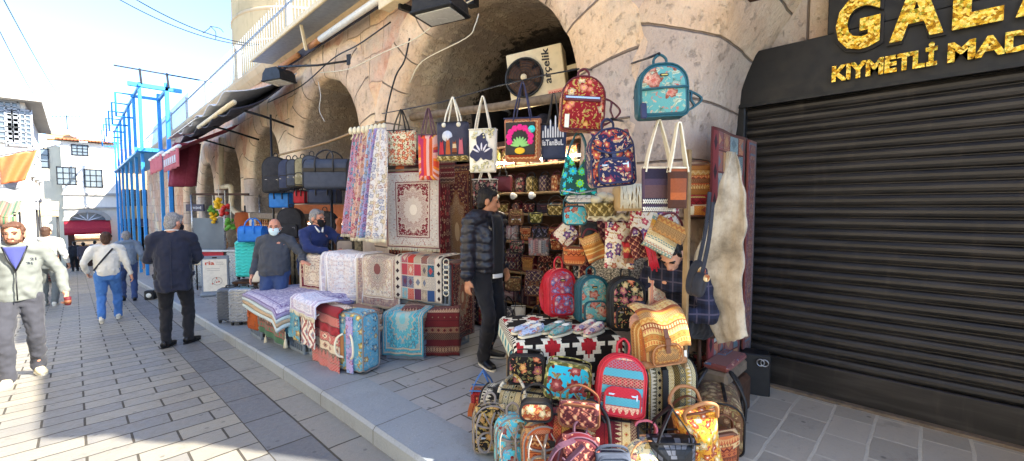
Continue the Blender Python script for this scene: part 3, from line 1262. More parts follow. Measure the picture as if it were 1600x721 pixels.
def pane_glass():
    v = wpos()
    n = noi(v, 1.3, 3)
    return mix(n, H('#3a444c'), H('#7a868e'))
mat('pane_glass', pane_glass, .12, spec=.6)


def grass_far():
    return H('#8a8478')
mat('far_ground', grass_far, .95)


def knit(name, c):
    return cloth(name, c, .1, .95, 90)


# people
def skin(name, c):
    def f():
        v = texco('Object')
        n = noi(v, 22, 3)
        return mix(sstep(n, .4, .75) * .35, c, (c[0] * .82, c[1] * .6, c[2] * .55, 1))
    return mat(name, f, .55, spec=.35)


skin('skin_light', H('#c99578'))
skin('skin_tan', H('#b57f5e'))
skin('skin_ruddy', H('#c48a70'))


def hairy(name, c, k=1.9):
    def f():
        v = texco('Object')
        x, y, z = xyz(v)
        n = noi(vec(x * 1.0, y * 1.0, z * .35), 120, 3)
        return mix(sstep(n, .35, .7), c, tuple(min(1, q * k) for q in c[:3]) + (1,)), n
    return mat(name, f, .6, bump=(.6, .006))


hairy('hair_black', H('#15110f'))
hairy('hair_brown', H('#3a281e'))
hairy('hair_grey', H('#6a6866'), 2.2)
hairy('hair_short', H('#4a3226'))
cloth('grey_hoodie', H('#646864'))
cloth('blue_polo', H('#3a3f78'))
cloth('dark_trousers', H('#34353c'))
cloth('black_trousers', H('#17171b'))
cloth('navy_coat', H('#1c2030'))
cloth('white_sweater', H('#c6c4ba'))
cloth('blue_jeans', H('#3a66a0'), .3)
cloth('dark_jeans', H('#2a3c62'), .3)
cloth('steel_jacket', H('#6a7888'))
cloth('charcoal_sweater', H('#3c4048'))
cloth('navy_cardigan', H('#1f2c58'))
cloth('black_hoodie', H('#131316'))
cloth('white_shirt', H('#d8d8d4'))
cloth('dark_vest', H('#4a444c'))
cloth('red_fabric', H('#b02434'))
mat('puffer_nylon', lambda: (H('#1c1c24'), noi(texco('Object'), 20, 4)), .42, bump=(.35, .02), spec=.5)
plain('surgical_mask', H('#c8dfe4'), .9)
plain('black_mask', H('#15151a'), .9)
plain('white_shoe', H('#dad6c6'), .7)
plain('black_shoe', H('#141416'), .35)
plain('beige_shoe', H('#c8bc9c'), .8)
plain('eye_dark', H('#120d0a'), .2)
plain('lip_skin', H('#9a5a4c'), .6)
# dark luggage
plain('black_nylon', H('#25272f'), .75)
plain('navy_nylon', H('#2b3550'), .75)
plain('slate_nylon', H('#3a4252'), .75)
plain('camo_nylon', H('#8a8468'), .8, var=.5)
plain('blue_nylon', H('#1f74c8'), .6)
plain('red_nylon', H('#a82030'), .7)
plain('turquoise_shell', H('#3fd2cc'), .4)
plain('silver_shell', H('#a4abb4'), .32, .5)
plain('graphite_shell', H('#6a717a'), .35, .4)
plain('black_shell', H('#26282c'), .35)
plain('rust_fur', H('#a8562c'), .95)
M = MATS
# ------------------------------------------------------------------ ground
KX, WX, SX = 1.50, 3.50, 4.40          # kerb, facade plane, shutter plane
Y0 = -1.15                              # the arcade ends here, unseen, placed for where its shadow edge falls


def strip(x0, x1, y0, y1, off, nx, ny, jitter=0.0):
    m = MB()
    m.sheet(lambda a, b: (x0 + (x1 - x0) * b, y0 + (y1 - y0) * a, gz(y0 + (y1 - y0) * a) + off + (mnoise.noise(V((b * 3, a * 40, off * 9))) * jitter)), ny, nx,
            uv=lambda a, b: (y0 + (y1 - y0) * a, x0 + (x1 - x0) * b))
    return m


struct('ground', strip(-300, 300, -300, 600, -.35, 2, 400), M['far_ground'])
struct('road', strip(-7, KX + .002, -14, 60, 0.0, 20, 260, .006), M['road_setts'])
struct('pavement', strip(KX + .42, 4.0, Y0, 44, KERB, 6, 200, .004), M['pavement_slabs'])
struct('forecourt', strip(2.55, 4.46, Y0, 1.95, KERB + .005, 6, 40, .003), M['forecourt_slabs'])
struct('side_pavement', strip(KX + .42, 12.0, -14, Y0, KERB, 4, 40), M['pavement_slabs'])
k = MB()
ny = 300
prof = [(KX, -.2), (KX, KERB - .02), (KX + .02, KERB + .004), (KX + .43, KERB + .006), (KX + .43, -.2)]
rr = []
for i in range(ny + 1):
    y = -14 + 58 * i / ny
    w = mnoise.noise(V((y * 1.6, 0, 0))) * .006
    rr.append([V((x + w, y, gz(y) + z)) for x, z in prof])
k.rings(rr, smooth=False, closed=False, cap=False)
struct('kerb', k, M['kerbstone'])

# ------------------------------------------------------------------ the stone arcade
ARCH = [(-.8, 2.2, 2.2, 1.05), (4.22, 1.72, 2.70, 4.2), (8.55, 1.47, 2.80, 2.4), (12.4, 1.25, 2.6, 1.8), (15.9, 1.2, 2.5, 1.8), (19.2, 1.15, 2.3, 1.8), (22.4, 1.15, 2.1, 1.8)]
YE, ZT = 38.0, 5.0
arcade = thing('stone_arcade', 'long weathered stone arcade building with round arches and a flat parapet', 'building', (WX, 4, 0))
AO = V((WX, 4, 0))


def tub(mb):
    """bake world coordinates into the arcade's own frame"""
    for i, v in enumerate(mb.v):
        mb.v[i] = v - AO
    return mb


def zbot(y):
    z = gz(y) - .3
    for yc, r, zc, dp in ARCH:
        r2 = r + .12
        if abs(y - yc) < r2:
            z = max(z, zc + math.sqrt(r2 * r2 - (y - yc) ** 2))
    return z


ys = []
y = Y0
while y < YE:
    ys.append(y)
    y += .05 if y < 24 else .25
for yc, r, zc, dp in ARCH:
    for s in (-1, 1):
        e = yc + s * (r + .12)
        ys += [e - .002, e + .002]
ys = sorted(q for q in ys if Y0 <= q <= YE)


def rough(p, a=.03):
    q = V(p)
    return mnoise.fractal(q * 1.4, 1.0, 2.0, 4) * a + mnoise.noise(q * 6) * a * .25


w = MB()
NZ = 44
vs, fs = [], []
for y in ys:
    z0 = zbot(y)
    for j in range(NZ + 1):
        z = z0 + (ZT - z0) * j / NZ
        vs.append(V((WX + rough((0, y, z)), y, z)))
for i in range(len(ys) - 1):
    for j in range(NZ):
        a = i * (NZ + 1) + j
        fs.append((a, a + 1, a + NZ + 2, a + NZ + 1))
w.add(vs, fs, smooth=True)
for xa, xb, za, zb_ in ((.02, .12, -.2, 5), (.24, .47, -.2, 5), (.60, 1.1, -.2, 5), (.12, .24, -.2, 2.12), (.12, .24, 2.48, 5), (.47, .60, -.2, 2.76), (.47, .60, 3.16, 5)):  # unseen end wall, added with slits that throw sun stripes onto the bags
    w.box((WX + (xa + xb) / 2, Y0 + .04, (za + zb_) / 2), (xb - xa + (.001 if za < 0 and zb_ == 5 else 0), .05, zb_ - za))
w.box((WX + 3.7, Y0 + .15, 2.5), (5.2, .3, 5.6))
tub(w).build('wall', M['wall_stone'], arcade)


def arch_ring(yc, r, zc, dp, wd=.72):
    """voussoirs on the face and the soffit going back into the building"""
    path = []
    zb = gz(yc) - .25
    n = 10
    for i in range(n):
        path.append((yc + r, zb + (zc - zb) * i / n, 1.0, 0.0))
    m = 44
    for i in range(m + 1 if yc > 0 else 25):
        a = PI * i / m
        path.append((yc + r * math.cos(a), zc + r * math.sin(a), math.cos(a), math.sin(a)))
    for i in range(n - 1 if yc > 0 else -1, -1, -1):
        path.append((yc - r, zb + (zc - zb) * i / n, -1.0, 0.0))
    vs, us, fs = [], [], []
    L = 0
    pts = []
    for i, (y, z, ny_, nz_) in enumerate(path):
        if i:
            L += math.hypot(y - path[i - 1][0], z - path[i - 1][1])
        row = []
        blk = math.floor(L * 2.1)
        jig = (random.Random(blk * 13 + int(yc * 7)).random() - .5) * .3
        for k in range(5, -1, -1):          # face, outer to inner
            o = (wd + jig) * k / 5
            p = V((WX - .03 - .012 * math.sin(PI * k / 5), y + ny_ * o, z + nz_ * o))
            if k == 5:
                p.x = WX + .03
            if k == 0:
                p.x += .035
            row.append((p, (L, o)))
        nd = max(6, int(dp / .14))
        for k in range(1, nd + 1):
            d = dp * k / nd
            p = V((WX + .03 + d, y, z))
            if k == 1:
                p += V((0, -ny_, -nz_)) * .035
            else:
                p += V((0, -ny_, -nz_)) * .045
            row.append((p, (L, -d)))
        for p, u in row:
            q = rough(p + V((3, 0, 0)), .045)
            kk = mnoise.noise(V((p.y * 5, p.z * 5, p.x * 5))) * .012
            vs.append(V((p.x + q * .5, p.y - ny_ * (q + kk), p.z - nz_ * (q + kk))))
            us.append(u)
    N = len(row)
    for i in range(len(path) - 1):
        for k in range(N - 1):
            fs.append((i * N + k, (i + 1) * N + k, (i + 1) * N + k + 1, i * N + k + 1))
    mb = MB()
    mb.add(vs, fs, [[us[q] for q in f] for f in fs], smooth=True)
    return mb


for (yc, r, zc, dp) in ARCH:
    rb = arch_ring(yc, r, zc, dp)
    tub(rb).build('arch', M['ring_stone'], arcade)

# rooms behind the arches
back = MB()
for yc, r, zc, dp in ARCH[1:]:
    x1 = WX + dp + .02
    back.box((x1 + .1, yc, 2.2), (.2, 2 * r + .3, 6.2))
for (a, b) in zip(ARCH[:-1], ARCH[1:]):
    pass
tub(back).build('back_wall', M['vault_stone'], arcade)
co = MB()
rr = []
for i in range(0, 160):
    y = Y0 + (YE - Y0) * i / 159
    q = mnoise.noise(V((y * 1.3, 2, 0))) * .02
    rr.append([V((WX + .3, y, ZT - .05)), V((WX - .02, y, ZT - .02 + q)), V((WX - .14 + q, y, ZT + .1)), V((WX - .2 + q, y, ZT + .22)), V((WX - .18 + q, y, ZT + .32)), V((WX + .3, y, ZT + .33))])
co.rings(rr, smooth=False, closed=True)
tub(co).build('cornice', M['cornice_stone'], arcade)
rf = MB()
rf.box((WX + 3.3, (Y0 + YE) / 2, ZT + .1), (6.4, YE - Y0, .3))
rf.box((WX + 6.4, (Y0 + YE) / 2, 2.0), (.3, YE - Y0, 6.2))
tub(rf).build('roof', M['grey_plaster'], arcade)

# railing along the roof terrace
rail = thing('roof_railing', 'white steel railing of close upright bars along the roof terrace', 'railing', (WX - .06, 5, ZT + .33))
b = MB()
y = 6.2
while y < 37:
    b.tube([(0, y - 5, 0), (0, y - 5, 1.12)], .0085, 5)
    y += .19
b.build('bars', M['rail_paint'], rail)
b = MB()
b.box((.03, 16.5, .9), (.03, 30.6, .05))
b.box((.03, 16.5, .1), (.03, 30.6, .04))
b.build('rail', M['grey_paint'], rail)
b = MB()
for i in range(8):
    b.box((.06, 1.25 + i * 4.1, .5), (.07, .07, 1.15))
b.build('posts', M['white_paint'], rail)

# domed mass of masonry standing behind the terrace
p = atX(408, 20, 7.0)
tw = thing('stone_tower', 'pale round stone tower rising behind the roof railing', 'tower', (8.2, 20.4, 5.0))
t = MB()
t.lathe([(3.4, 0), (3.4, 8.2), (3.6, 8.3), (3.6, 8.6), (3.3, 8.7), (2.6, 10.2), (1.4, 11.2), (.05, 11.6)], 40)
t.build('drum', M['tower_stone'], tw)
t = MB()
for i in range(5):
    z = 1.9 + i * 1.2
    t.lathe([(3.402, z), (3.44, z + .03), (3.44, z + .1), (3.402, z + .14)], 40)
t.build('string_course', M['cornice_stone'], tw)

# long awning cassette below the cornice
aw = thing('retracted_awning', 'long beige retracted awning box with grey underside below the roof edge', 'awning', (3.2, 7.4, 4.85))
a = MB()
a.box((.0, .15, .24), (.52, 7.2, .03), rot=Matrix.Rotation(R(-6), 4, 'Y'))
a.build('soffit', M['grey_paint'], aw)
a = MB()
a.box((-.27, .15, .235), (.05, 7.2, .1), bev=.012)
a.build('front_edge', M['beige_paint'], aw)
a = MB()
a.tube([(.03, -3.5, -.07), (.03, .6, -.07)], .055, 12)
a.build('roller', M['white_plastic'], aw)
a = MB()
a.tube([(.03, .6, -.07), (.03, 1.1, -.07)], .05, 12)
a.tube([(.03, 1.7, -.08), (.03, 3.6, -.08)], .05, 12)
a.build('roller_sleeve', M['tan_leather'], aw)
a = MB()
a.box((.12, -.2, -.02), (.03, 7, .16))
a.build('back_plate', M['dark_canvas'], aw)
a = MB()
a.box((-.12, 1.0, .06), (.05, .07, .5), rot=Matrix.Rotation(R(28), 4, 'X') @ Matrix.Rotation(R(-20), 4, 'Y'), bev=.008)
a.build('arm', M['beige_paint'], aw)
aw2 = thing('awning_box', 'shorter white awning box with torn purple lining above the big arch', 'awning', (3.25, 4.5, 4.6))
a = MB()
a.box((0, .1, 0), (.16, 2.3, .05), bev=.01)
a.box((-.09, .1, .03), (.03, 2.3, .14), bev=.008)
a.build('tray', M['beige_paint'], aw2)
a = MB()
a.tube(cat([(0.0, -1.0, .07), (0, -.4, .08), (.01, .2, .06), (0, .8, .075), (0, 1.15, .07)], 5), .045, 10)
a.build('rolled_cloth', M['purple_stripe'], aw2)
for yy in (-.8, .9):
    a = MB()
    a.box((.12, yy, -.05), (.2, .05, .09))
    a.build('bracket', M['dark_metal'], aw2)


def floodlight(label, p, yaw, wall_p):
    o = thing('floodlight', label, 'lamp', p, yaw)
    o.scale = (.86, .86, .86)
    m = MB()
    prof = [(-.29, -.05), (.29, -.05), (.27, .1), (.17, .2), (-.17, .2), (-.27, .1)]
    m.prism([(x, z) for x, z in prof], -.2, .2)
    m.box((0, 0, -.06), (.62, .44, .035), bev=.01)
    m.build('housing', M['dark_metal'], o)
    m = MB()
    m.box((0, 0, -.083), (.5, .33, .012))
    m.build('glass', M['lamp_glass'], o)
    m = MB()
    wl = Matrix.Rotation(-yaw, 4, 'Z') @ (V(wall_p) - V(p)) / .86
    m.tube([(0, 0, .2), (0, 0, .27), wl * .55 + V((0, 0, .08)), wl], .022, 8)
    m.box(wl, (.14, .14, .2))
    m.build('arm', M['dark_metal'], o)
    return o


p1 = atD(688, 16, 4.55)
floodlight('large dark floodlight with pale glass hanging above the big arch', p1, R(-72), (WX, p1.y + .3, p1.z + .45))
p2 = atD(436, 124, 8.2)
floodlight('black floodlight on a long arm above the smaller arch', p2, R(-70), (WX, 7.35, 4.32))

# cables on the facade
WIRE = [
    ('pale cable looping across the stone between the two open arches', [atX(500, 114, 3.40), atX(545, 108, 3.38), atX(600, 82, 3.38), atX(650, 60, 3.38), atX(700, 22, 3.36), atX(760, -12, 3.36)], .009, 'rope'),
    ('thin white cable dropping over the left arch crown', [atX(497, 127, 3.38), atX(501, 150, 3.36), atX(499, 172, 3.36), atX(507, 190, 3.36)], .006, 'white_plastic'),
    ('tan cable hanging from the floodlight over the big arch', [atX(748, 22, 3.36), atX(742, 40, 3.34), atX(728, 60, 3.34), atX(660, 96, 3.36), atX(640, 130, 3.36)], .007, 'rope'),
    ('dark conduit running down the pier between the arches', [atX(640, 60, 3.40), atX(632, 95, 3.38), atX(618, 120, 3.38), atX(606, 165, 3.38), atX(600, 200, 3.38)], .012, 'dark_metal'),
    ('black cable following the long awning along the wall', [atX(420, 160, 3.40), atX(470, 135, 3.38), atX(520, 92, 3.38), atX(560, 70, 3.38), atX(610, 35, 3.38)], .012, 'dark_metal'),
]
for lb, pts, r, mm in WIRE:
    m = MB()
    P = cat(pts, 5)
    m.tube(P, r, 6)
    tag(m.build('cable', M[mm]), lb, 'cable')

# overhead lines across the lane
for lb, a, b2, sag in (
        ('overhead wire crossing the sky from the roof railing', atD(395, 72, 12), atD(150, -22, 9), .25),
        ('overhead wire with frayed ends against the blue sky', atD(405, 70, 12), atD(205, -5, 9), .2),
        ('long wire sloping down toward the far white house', atD(-10, -30, 8), atD(100, 160, 26), .2),
        ('lower thin wire sloping toward the far white house', atD(-20, 10, 8), atD(62, 162, 26), .15),
        ('cable strung low between the far house and the blue frame', atD(40, 205, 25), atD(235, 222, 22), .1)):
    m = MB()
    m.tube([a + (b2 - a) * t - V((0, 0, sag * 4 * t * (1 - t))) for t in [i / 16 for i in range(17)]], .012, 5)
    if 'frayed' in lb:
        q = a + (b2 - a) * .45
        for e in (V((.12, .1, -.25)), V((-.15, .1, -.18)), V((.25, -.1, -.1))):
            m.tube(cat([q, q + e * .5 + V((.05, 0, .04)), q + e], 4), .008, 5)
    tag(m.build('overhead_wire', M['dark_metal']), lb, 'wire')

# ------------------------------------------------------------------ shutter shop on the right
shop = thing('roller_shutter', 'black ribbed roller shutter closing the shop on the right', 'shutter', (SX, -.2, KERB))
s = MB()
SY0, SY1 = -1.1, 1.26
z = .41
pr = []
while z < 2.62:
    pr += [(0.0, z), (-.018, z + .010), (-.030, z + .030), (-.030, z + .052), (-.018, z + .072), (0.0, z + .080), (.006, z + .083), (.006, z + .088)]
    z += .09
rr = [[V((x, yy + .2, zz - KERB)) for x, zz in pr] for yy in [SY0 + (SY1 - SY0) * i / 14 for i in range(15)]]
s.rings(rr, smooth=False, closed=False, cap=False)
s.build('slats', M['shutter_paint'], shop)
s = MB()
s.box((-.012, (SY0 + SY1) / 2 + .2, .14), (.05, SY1 - SY0, .28), bev=.008)
s.build('bottom_bar', M['shutter_paint'], shop)
s = MB()
s.box((-.03, SY1 + .24, 1.27), (.12, .1, 2.55), bev=.01)
s.build('guide_rail', M['black_plastic'], shop)
s = MB()
s.box((-.06, (SY0 + SY1) / 2 + .2, .012), (.07, SY1 - SY0 + .2, .03))
s.build('threshold', M['old_wood'], shop)

sg = thing('shop_sign', 'black fascia board with large gold letters above the shutter', 'sign', (SX - .06, 0, 2.66))
s = MB()
s.box((.02, (SY0 + 1.36) / 2, .24), (.08, 1.36 - SY0, .48), bev=.006)
s.box((.02, (SY0 + .66) / 2, .68), (.076, .66 - SY0, .4), bev=.006)
s.build('board', M['black_plastic'], sg)
s = MB()
s.box((-.03, (SY0 + 1.36) / 2, .005), (.03, 1.36 - SY0, .03))
s.build('trim', M['dark_metal'], sg)
RM = Matrix.Rotation(R(-90), 4, 'Z')        # text x axis runs toward -Y, faces -X
s = MB()
e = MB()
for ch, ya, wd in (('G', .60, .27), ('A', .275, .285), ('L', -.05, .235), ('A', -.335, .285)):
    textmesh(s, ch, .5, .022, .012, Matrix.Translation(V((-.055, ya, .30))) @ RM, fit=(wd, .42))
for wd_, ya, ww in (('KIYMETLİ', .615, .60), ('MAD', -.035, .395)):
    textmesh(s, wd_, .2, .010, .008, Matrix.Translation(V((-.05, ya, .085))) @ RM, fit=(ww, .135 if 'İ' not in wd_ else .165))
s.build('lettering', M['gold_mirror'], sg)
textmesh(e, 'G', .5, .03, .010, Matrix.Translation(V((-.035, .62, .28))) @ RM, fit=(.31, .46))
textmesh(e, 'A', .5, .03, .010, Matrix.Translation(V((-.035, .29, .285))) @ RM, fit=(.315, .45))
e.build('letter_outline_plate', M['black_leather'], sg)  # black outline plates behind the gold letters
# masonry above the fascia, dark beam under the arch crown
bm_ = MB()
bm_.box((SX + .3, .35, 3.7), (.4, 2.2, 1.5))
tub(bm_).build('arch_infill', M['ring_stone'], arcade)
bm_ = MB()
bm_.box((0, .25, 0), (.24, 1.4, .14), bev=.012)
o = bm_.build('wooden_beam', M['dark_wood'])
o.location = (3.35, .05, 3.22)
o.rotation_euler = (R(4), 0, 0)
tag(o, 'dark timber beam crossing the arch above the shop sign', 'beam')

# ------------------------------------------------------------------ far end of the lane
def window(parent, c, w_, h_, nx_, grid=(2, 3), fm='dark_metal', axis='y'):
    """frame with a pane and bars, standing proud of a wall facing -Y (axis y) or +X (axis x)"""
    f = MB()
    q = Matrix.Rotation(R(90), 4, 'Z') if axis == 'x' else Matrix()
    T = Matrix.Translation(V(c)) @ q
    for x in (-w_ / 2, w_ / 2):
        f.box((x, 0, 0), (.06, .08, h_ + .06), M=T)
    for zz in (-h_ / 2, h_ / 2):
        f.box((0, 0, zz), (w_, .08, .06), M=T)
    for i in range(1, grid[0]):
        f.box((-w_ / 2 + w_ * i / grid[0], -.03, 0), (.035, .03, h_), M=T)
    for i in range(1, grid[1]):
        f.box((0, -.03, -h_ / 2 + h_ * i / grid[1]), (w_, .03, .035), M=T)
    fo = f.build('window', M[fm], parent)
    g = MB()
    g.box((0, .01, 0), (w_ - .04, .02, h_ - .04), M=T)
    g.build('pane', M['pane_glass'], fo)
    return fo


EY = 40.0
eb = thing('end_house', 'white plastered house with tiled eaves closing the lane', 'building', (0, EY, gz(EY)))
g0 = gz(EY)


def eP(px, py):
    p = atY(px, py, EY)
    return V((p.x, 0, p.z - g0))


L_, R_, T_ = eP(100, 330).x, eP(184, 330).x + .1, eP(120, 222).z
m = MB()
m.box(((L_ + R_) / 2, 2.0, T_ / 2), (R_ - L_, 4.0, T_))
m.build('wall', M['white_plaster'], eb)
L2 = eP(38, 330).x
m = MB()
m.box(((L_ + L2) / 2 + .1, 2.6, T_ / 2 - .2), (L_ - L2 + .2, 3.2, T_ - .1))
m.build('side_wing', M['cream_plaster'], eb)
m = MB()
m.sheet(lambda a, b: (L_ - .2 + (R_ - L_ + .4) * b, -.35 + 4.4 * a, T_ + .05 + .5 * a), 2, 10, .1, uv=lambda a, b: (b * 6, a * 3))
for i in range(34):
    x = L_ - .15 + (R_ - L_ + .3) * i / 33
    m.tube([(x, -.42, T_ + .07), (x, .5, T_ + .2)], .06, 6)
m.build('roof', M['roof_tiles'], eb)
for (px, py, w_, h_) in ((125, 235, .75, .65), (104, 275, .85, 1.1), (146, 279, .85, 1.15)):
    p = eP(px, py)
    window(eb, (p.x, -.02, p.z), w_, h_, 2, (3, 3))
p = eP(62, 245)
window(eb, (p.x, .98, p.z), .7, 1.2, 2, (2, 3))
m = MB()
p = eP(98, 212)
m.box((p.x, 1.4, T_ + .5), (1.5, .9, .7))
m.build('brick_chimney', M['ochre_plaster'], eb)
p = eP(162, 212)
m = MB()
m.box((p.x, 1.6, T_ + .55), (1.5, 1.2, 1.2))
m.build('roof_hut', M['white_plaster'], eb)
m = MB()
zc = eP(100, 303).z
m.box(((L_ + R_) / 2, -.06, zc), (R_ - L_ + .1, .14, .16))
m.box(((L_ + R_) / 2, -.1, zc - .9), (R_ - L_ + .1, .2, .1))
m.build('ledge', M['grey_plaster'], eb)
# fanlight and shop front
fl = thing('arched_shopfront', 'small far shop with arched fanlight and a red awning at the lane end', 'shop', (0, EY - .5, g0))
c = eP(137, 345)
rw = abs(eP(165, 345).x - c.x)
m = MB()
pts = [(c.x + rw * math.cos(PI * i / 16), c.z + rw * .62 * math.sin(PI * i / 16)) for i in range(17)]
out = [(c.x + (rw + .28) * math.cos(PI * i / 16), c.z + (rw + .28) * .66 * math.sin(PI * i / 16)) for i in range(17)]
for i in range(16):
    m.prism([pts[i], out[i], out[i + 1], pts[i + 1]], .1, .45)
m.build('arch', M['grey_plaster'], fl)
m = MB()
m.prism(pts, .3, .36)
m.build('fanlight', M['pane_glass'], fl)
m = MB()
for i in range(1, 6):
    a = PI * i / 6
    m.tube([(c.x, .28, c.z), (c.x + rw * math.cos(a), .28, c.z + rw * .62 * math.sin(a))], .035, 6)
m.build('glazing_bar', M['white_paint'], fl)
m = MB()
x0, x1 = eP(100, 350).x, eP(172, 350).x
za, zb_ = eP(137, 347).z, eP(137, 361).z
m.sheet(lambda a, b: (x0 + (x1 - x0) * b, .3 - 1.0 * a, za + (zb_ - za) * a + .12), 4, 12, .02)
m.sheet(lambda a, b: (x0 + (x1 - x0) * b, -.7, zb_ + .12 - .32 * a), 1, 24, .02)
m.build('awning', M['red_nylon'], fl)
m = MB()
ww = textmesh(m, 'M F K   D Ö V İ Z', .22, .004, .006, Matrix.Translation(V((c.x - .75, -.72, zb_ - .1)))) if False else 0
for i in range(2):
    m.box((x0 + .3 + (x1 - x0 - .6) * i, .1, 1.0), (.3, .3, zb_))
m.box(((x0 + x1) / 2, .4, .35), (x1 - x0, .5, .9))
m.build('frontage', M['dark_wood'], fl)
for r_ in range(3):
    m = MB()
    m.box(((x0 + x1) / 2, .12 - .02 * r_, .86 + r_ * .42), (x1 - x0 - .7, .25, .06))
    for i in range(16):
        m.ell((x0 + .4 + (x1 - x0 - .8) * i / 15, .1 - .02 * r_, .95 + r_ * .42), (.12, .1, .1), 8, 5)
    m.build('goods_row', M['pale_kilim'], fl)
m = MB()
m.box(((x0 + x1) / 2, .05, zb_ - .22), (x1 - x0 - .8, .05, .05))
m.build('strip_light', M['shop_glow'], fl)

fh = thing('far_stone_house', 'grey stone house with dark shop openings behind the blue frame', 'building', (2.2, 40.6, g0))
m = MB()
m.box((3.0, 2.0, 4.0), (6.0, 4.0, 8.0))
m.build('wall', M['ochre_plaster'], fh)
for x in (.45, 1.5):
    m = MB()
    m.box((x, -.03, 1.3), (.8, .1, 2.4))
    m.build('shop_opening', M['glass_dark'], fh)
m = MB()
m.sheet(lambda a, b: (2.4 * b, -.05 - .9 * a, 3.1 - .5 * a + .03 * math.sin(b * 20)), 4, 16, .03)
m.build('awning', M['dark_canvas'], fh)
window(fh, (.6, -.02, 4.6), .7, 1.1, 2, (2, 3))
window(fh, (1.6, -.02, 4.6), .7, 1.1, 2, (2, 3))
# aerial and dish on the end roof
p = eP(105, 200)
an = thing('roof_aerial', 'television aerial on the roof of the far white house', 'aerial', (p.x, EY + 1.0, g0 + T_ + .3))
m = MB()
m.tube([(0, 0, 0), (0, 0, 1.5)], .03, 6)
m.build('mast', M['dark_metal'], an)
m = MB()
m.tube([(-.7, 0, 1.3), (.7, 0, 1.5)], .02, 6)
for i in range(8):
    x = -.65 + i * .18
    m.tube([(x, -.3, 1.31 + i * .025), (x, .3, 1.31 + i * .025)], .015, 5)
m.build('elements', M['dark_metal'], an)
p = eP(120, 212)
di = thing('satellite_dish', 'white satellite dish beside the roof aerial', 'dish', (p.x, EY + .4, g0 + T_ + .15))
m = MB()
m.lathe([(.02, .06), (.2, .03), (.36, -.04), (.38, -.05)], 16, M=Matrix.Translation(V((0, 0, .5))) @ Matrix.Rotation(R(100), 4, 'X'))
m.build('reflector', M['white_plastic'], di)
m = MB()
m.tube([(0, 0, 0), (0, 0.05, .5)], .03, 6)
m.tube([(0, -.05, .45), (0, -.4, .5)], .015, 5)
m.build('mount', M['grey_paint'], di)

# left-hand building at the frame edge
LX, LY = -1.75, 21.5
lb_ = thing('left_house', 'white shuttered house with projecting eaves at the left edge', 'building', (LX, LY, gz(LY)))
gl = gz(LY)


def lP(px, py):
    p = atX(px, py, LX) if False else atY(px, py, LY)
    return p
zt = atY(40, 160, LY).z - gl
m = MB()
m.box((-2.5 + .0, 4.0, zt / 2), (5.0, 8.0, zt))
m.build('wall', M['white_plaster'], lb_)
m = MB()
m.box((-2.3, 3.9, zt + .06), (5.4, 8.9, .16))
m.build('eaves', M['grey_plaster'], lb_)
xr = atY(45, 300, LY).x
off = xr - LX
lb_.location.x = xr + .02
for (px, py, w_, h_) in ((29, 200, .55, 1.15), (7, 190, .6, 1.3)):
    p = atY(px, py, LY)
    window(lb_, (p.x - xr, -.04, p.z - gl), w_, h_, 2, (4, 8), 'grey_paint')
for i in range(3):
    window(lb_, (.04, 1.6 + i * 2.2, 4.6), 1.0, 1.4, 2, (2, 3), 'grey_paint', axis='x')
ac = thing('air_conditioner', 'white air conditioner on the far left house wall', 'air conditioner', atY(27, 302, LY - .25))
m = MB()
m.box((0, 0, .3), (.62, .3, .5), bev=.03)
m.build('case', M['white_plastic'], ac)
m = MB()
m.lathe([(.2, 0), (.2, .02), (.05, .03), (.02, .03)], 16, M=Matrix.Translation(V((-.06, -.155, .3))) @ Matrix.Rotation(R(90), 4, 'X'))
m.build('fan_grille', M['grey_paint'], ac)
fg = thing('orange_banner', 'orange cloth banner hung on a pole at the left edge', 'banner', atY(-4, 243, LY - .9))
m = MB()
m.sheet(lambda a, b: (.02 + .8 * b * (1 - a * .35), .07 * math.sin(b * 9 + a * 3), -(.05 + .85 * a) + .3 * b * (1 - a * .5)), 14, 16, .01)
m.build('cloth', M['orange_plastic'], fg)
m = MB()
m.tube([(-.2, .02, -.1), (1.4, .02, .5)], .022, 6)
m.build('pole', M['steel'], fg)
# clutter of small stalls in front of the left house
for (px0, px1, py0, mm, lb, yy) in ((-12, 62, 316, 'grey_canvas', 'grey stall canopy under the left house', 18.5), (22, 92, 330, 'beige_paint', 'cream stall canopy beyond the walking men', 25.0), (-10, 30, 338, 'green_runner', 'green framed stall canopy at the left frame edge', 16.0)):
    a, b2 = atY(px0, py0, yy), atY(px1, py0, yy)
    c = (a + b2) / 2
    wd = b2.x - a.x
    st = thing('stall_canopy', lb, 'stall', (c.x, yy, gz(yy)))
    hz = c.z - gz(yy)
    m = MB()
    m.sheet(lambda u, v: (-wd / 2 + wd * v, -.5 + 1.6 * u, hz + .35 * u + .04 * math.sin(v * 9)), 5, 12, .02)
    m.sheet(lambda u, v: (-wd / 2 + wd * v, -.5, hz - .22 * u), 1, 12, .015)
    m.build('canopy', M[mm], st)
    m = MB()
    for x in (-wd / 2 + .05, wd / 2 - .05):
        for y in (-.4, 1.0):
            m.tube([(x, y, 0), (x, y, hz + .1)], .025, 6)
    m.build('poles', M['dark_metal'], st)
    m = MB()
    m.box((0, .5, .45), (wd * .85, .9, .8), bev=.02)
    m.build('counter', M['dark_kilim'], st)
    for i in range(7):
        m = MB()
        m.box((-wd * .38 + wd * .76 * i / 6, .3 + .2 * (i % 2), 1.03 + .06 * (i % 3)), (wd * .1, .3, .35 + .1 * (i % 2)), bev=.03)
        m.build('carton', M[('dark_kilim', 'paper', 'rust_kilim', 'slate_nylon')[i % 4]], st)

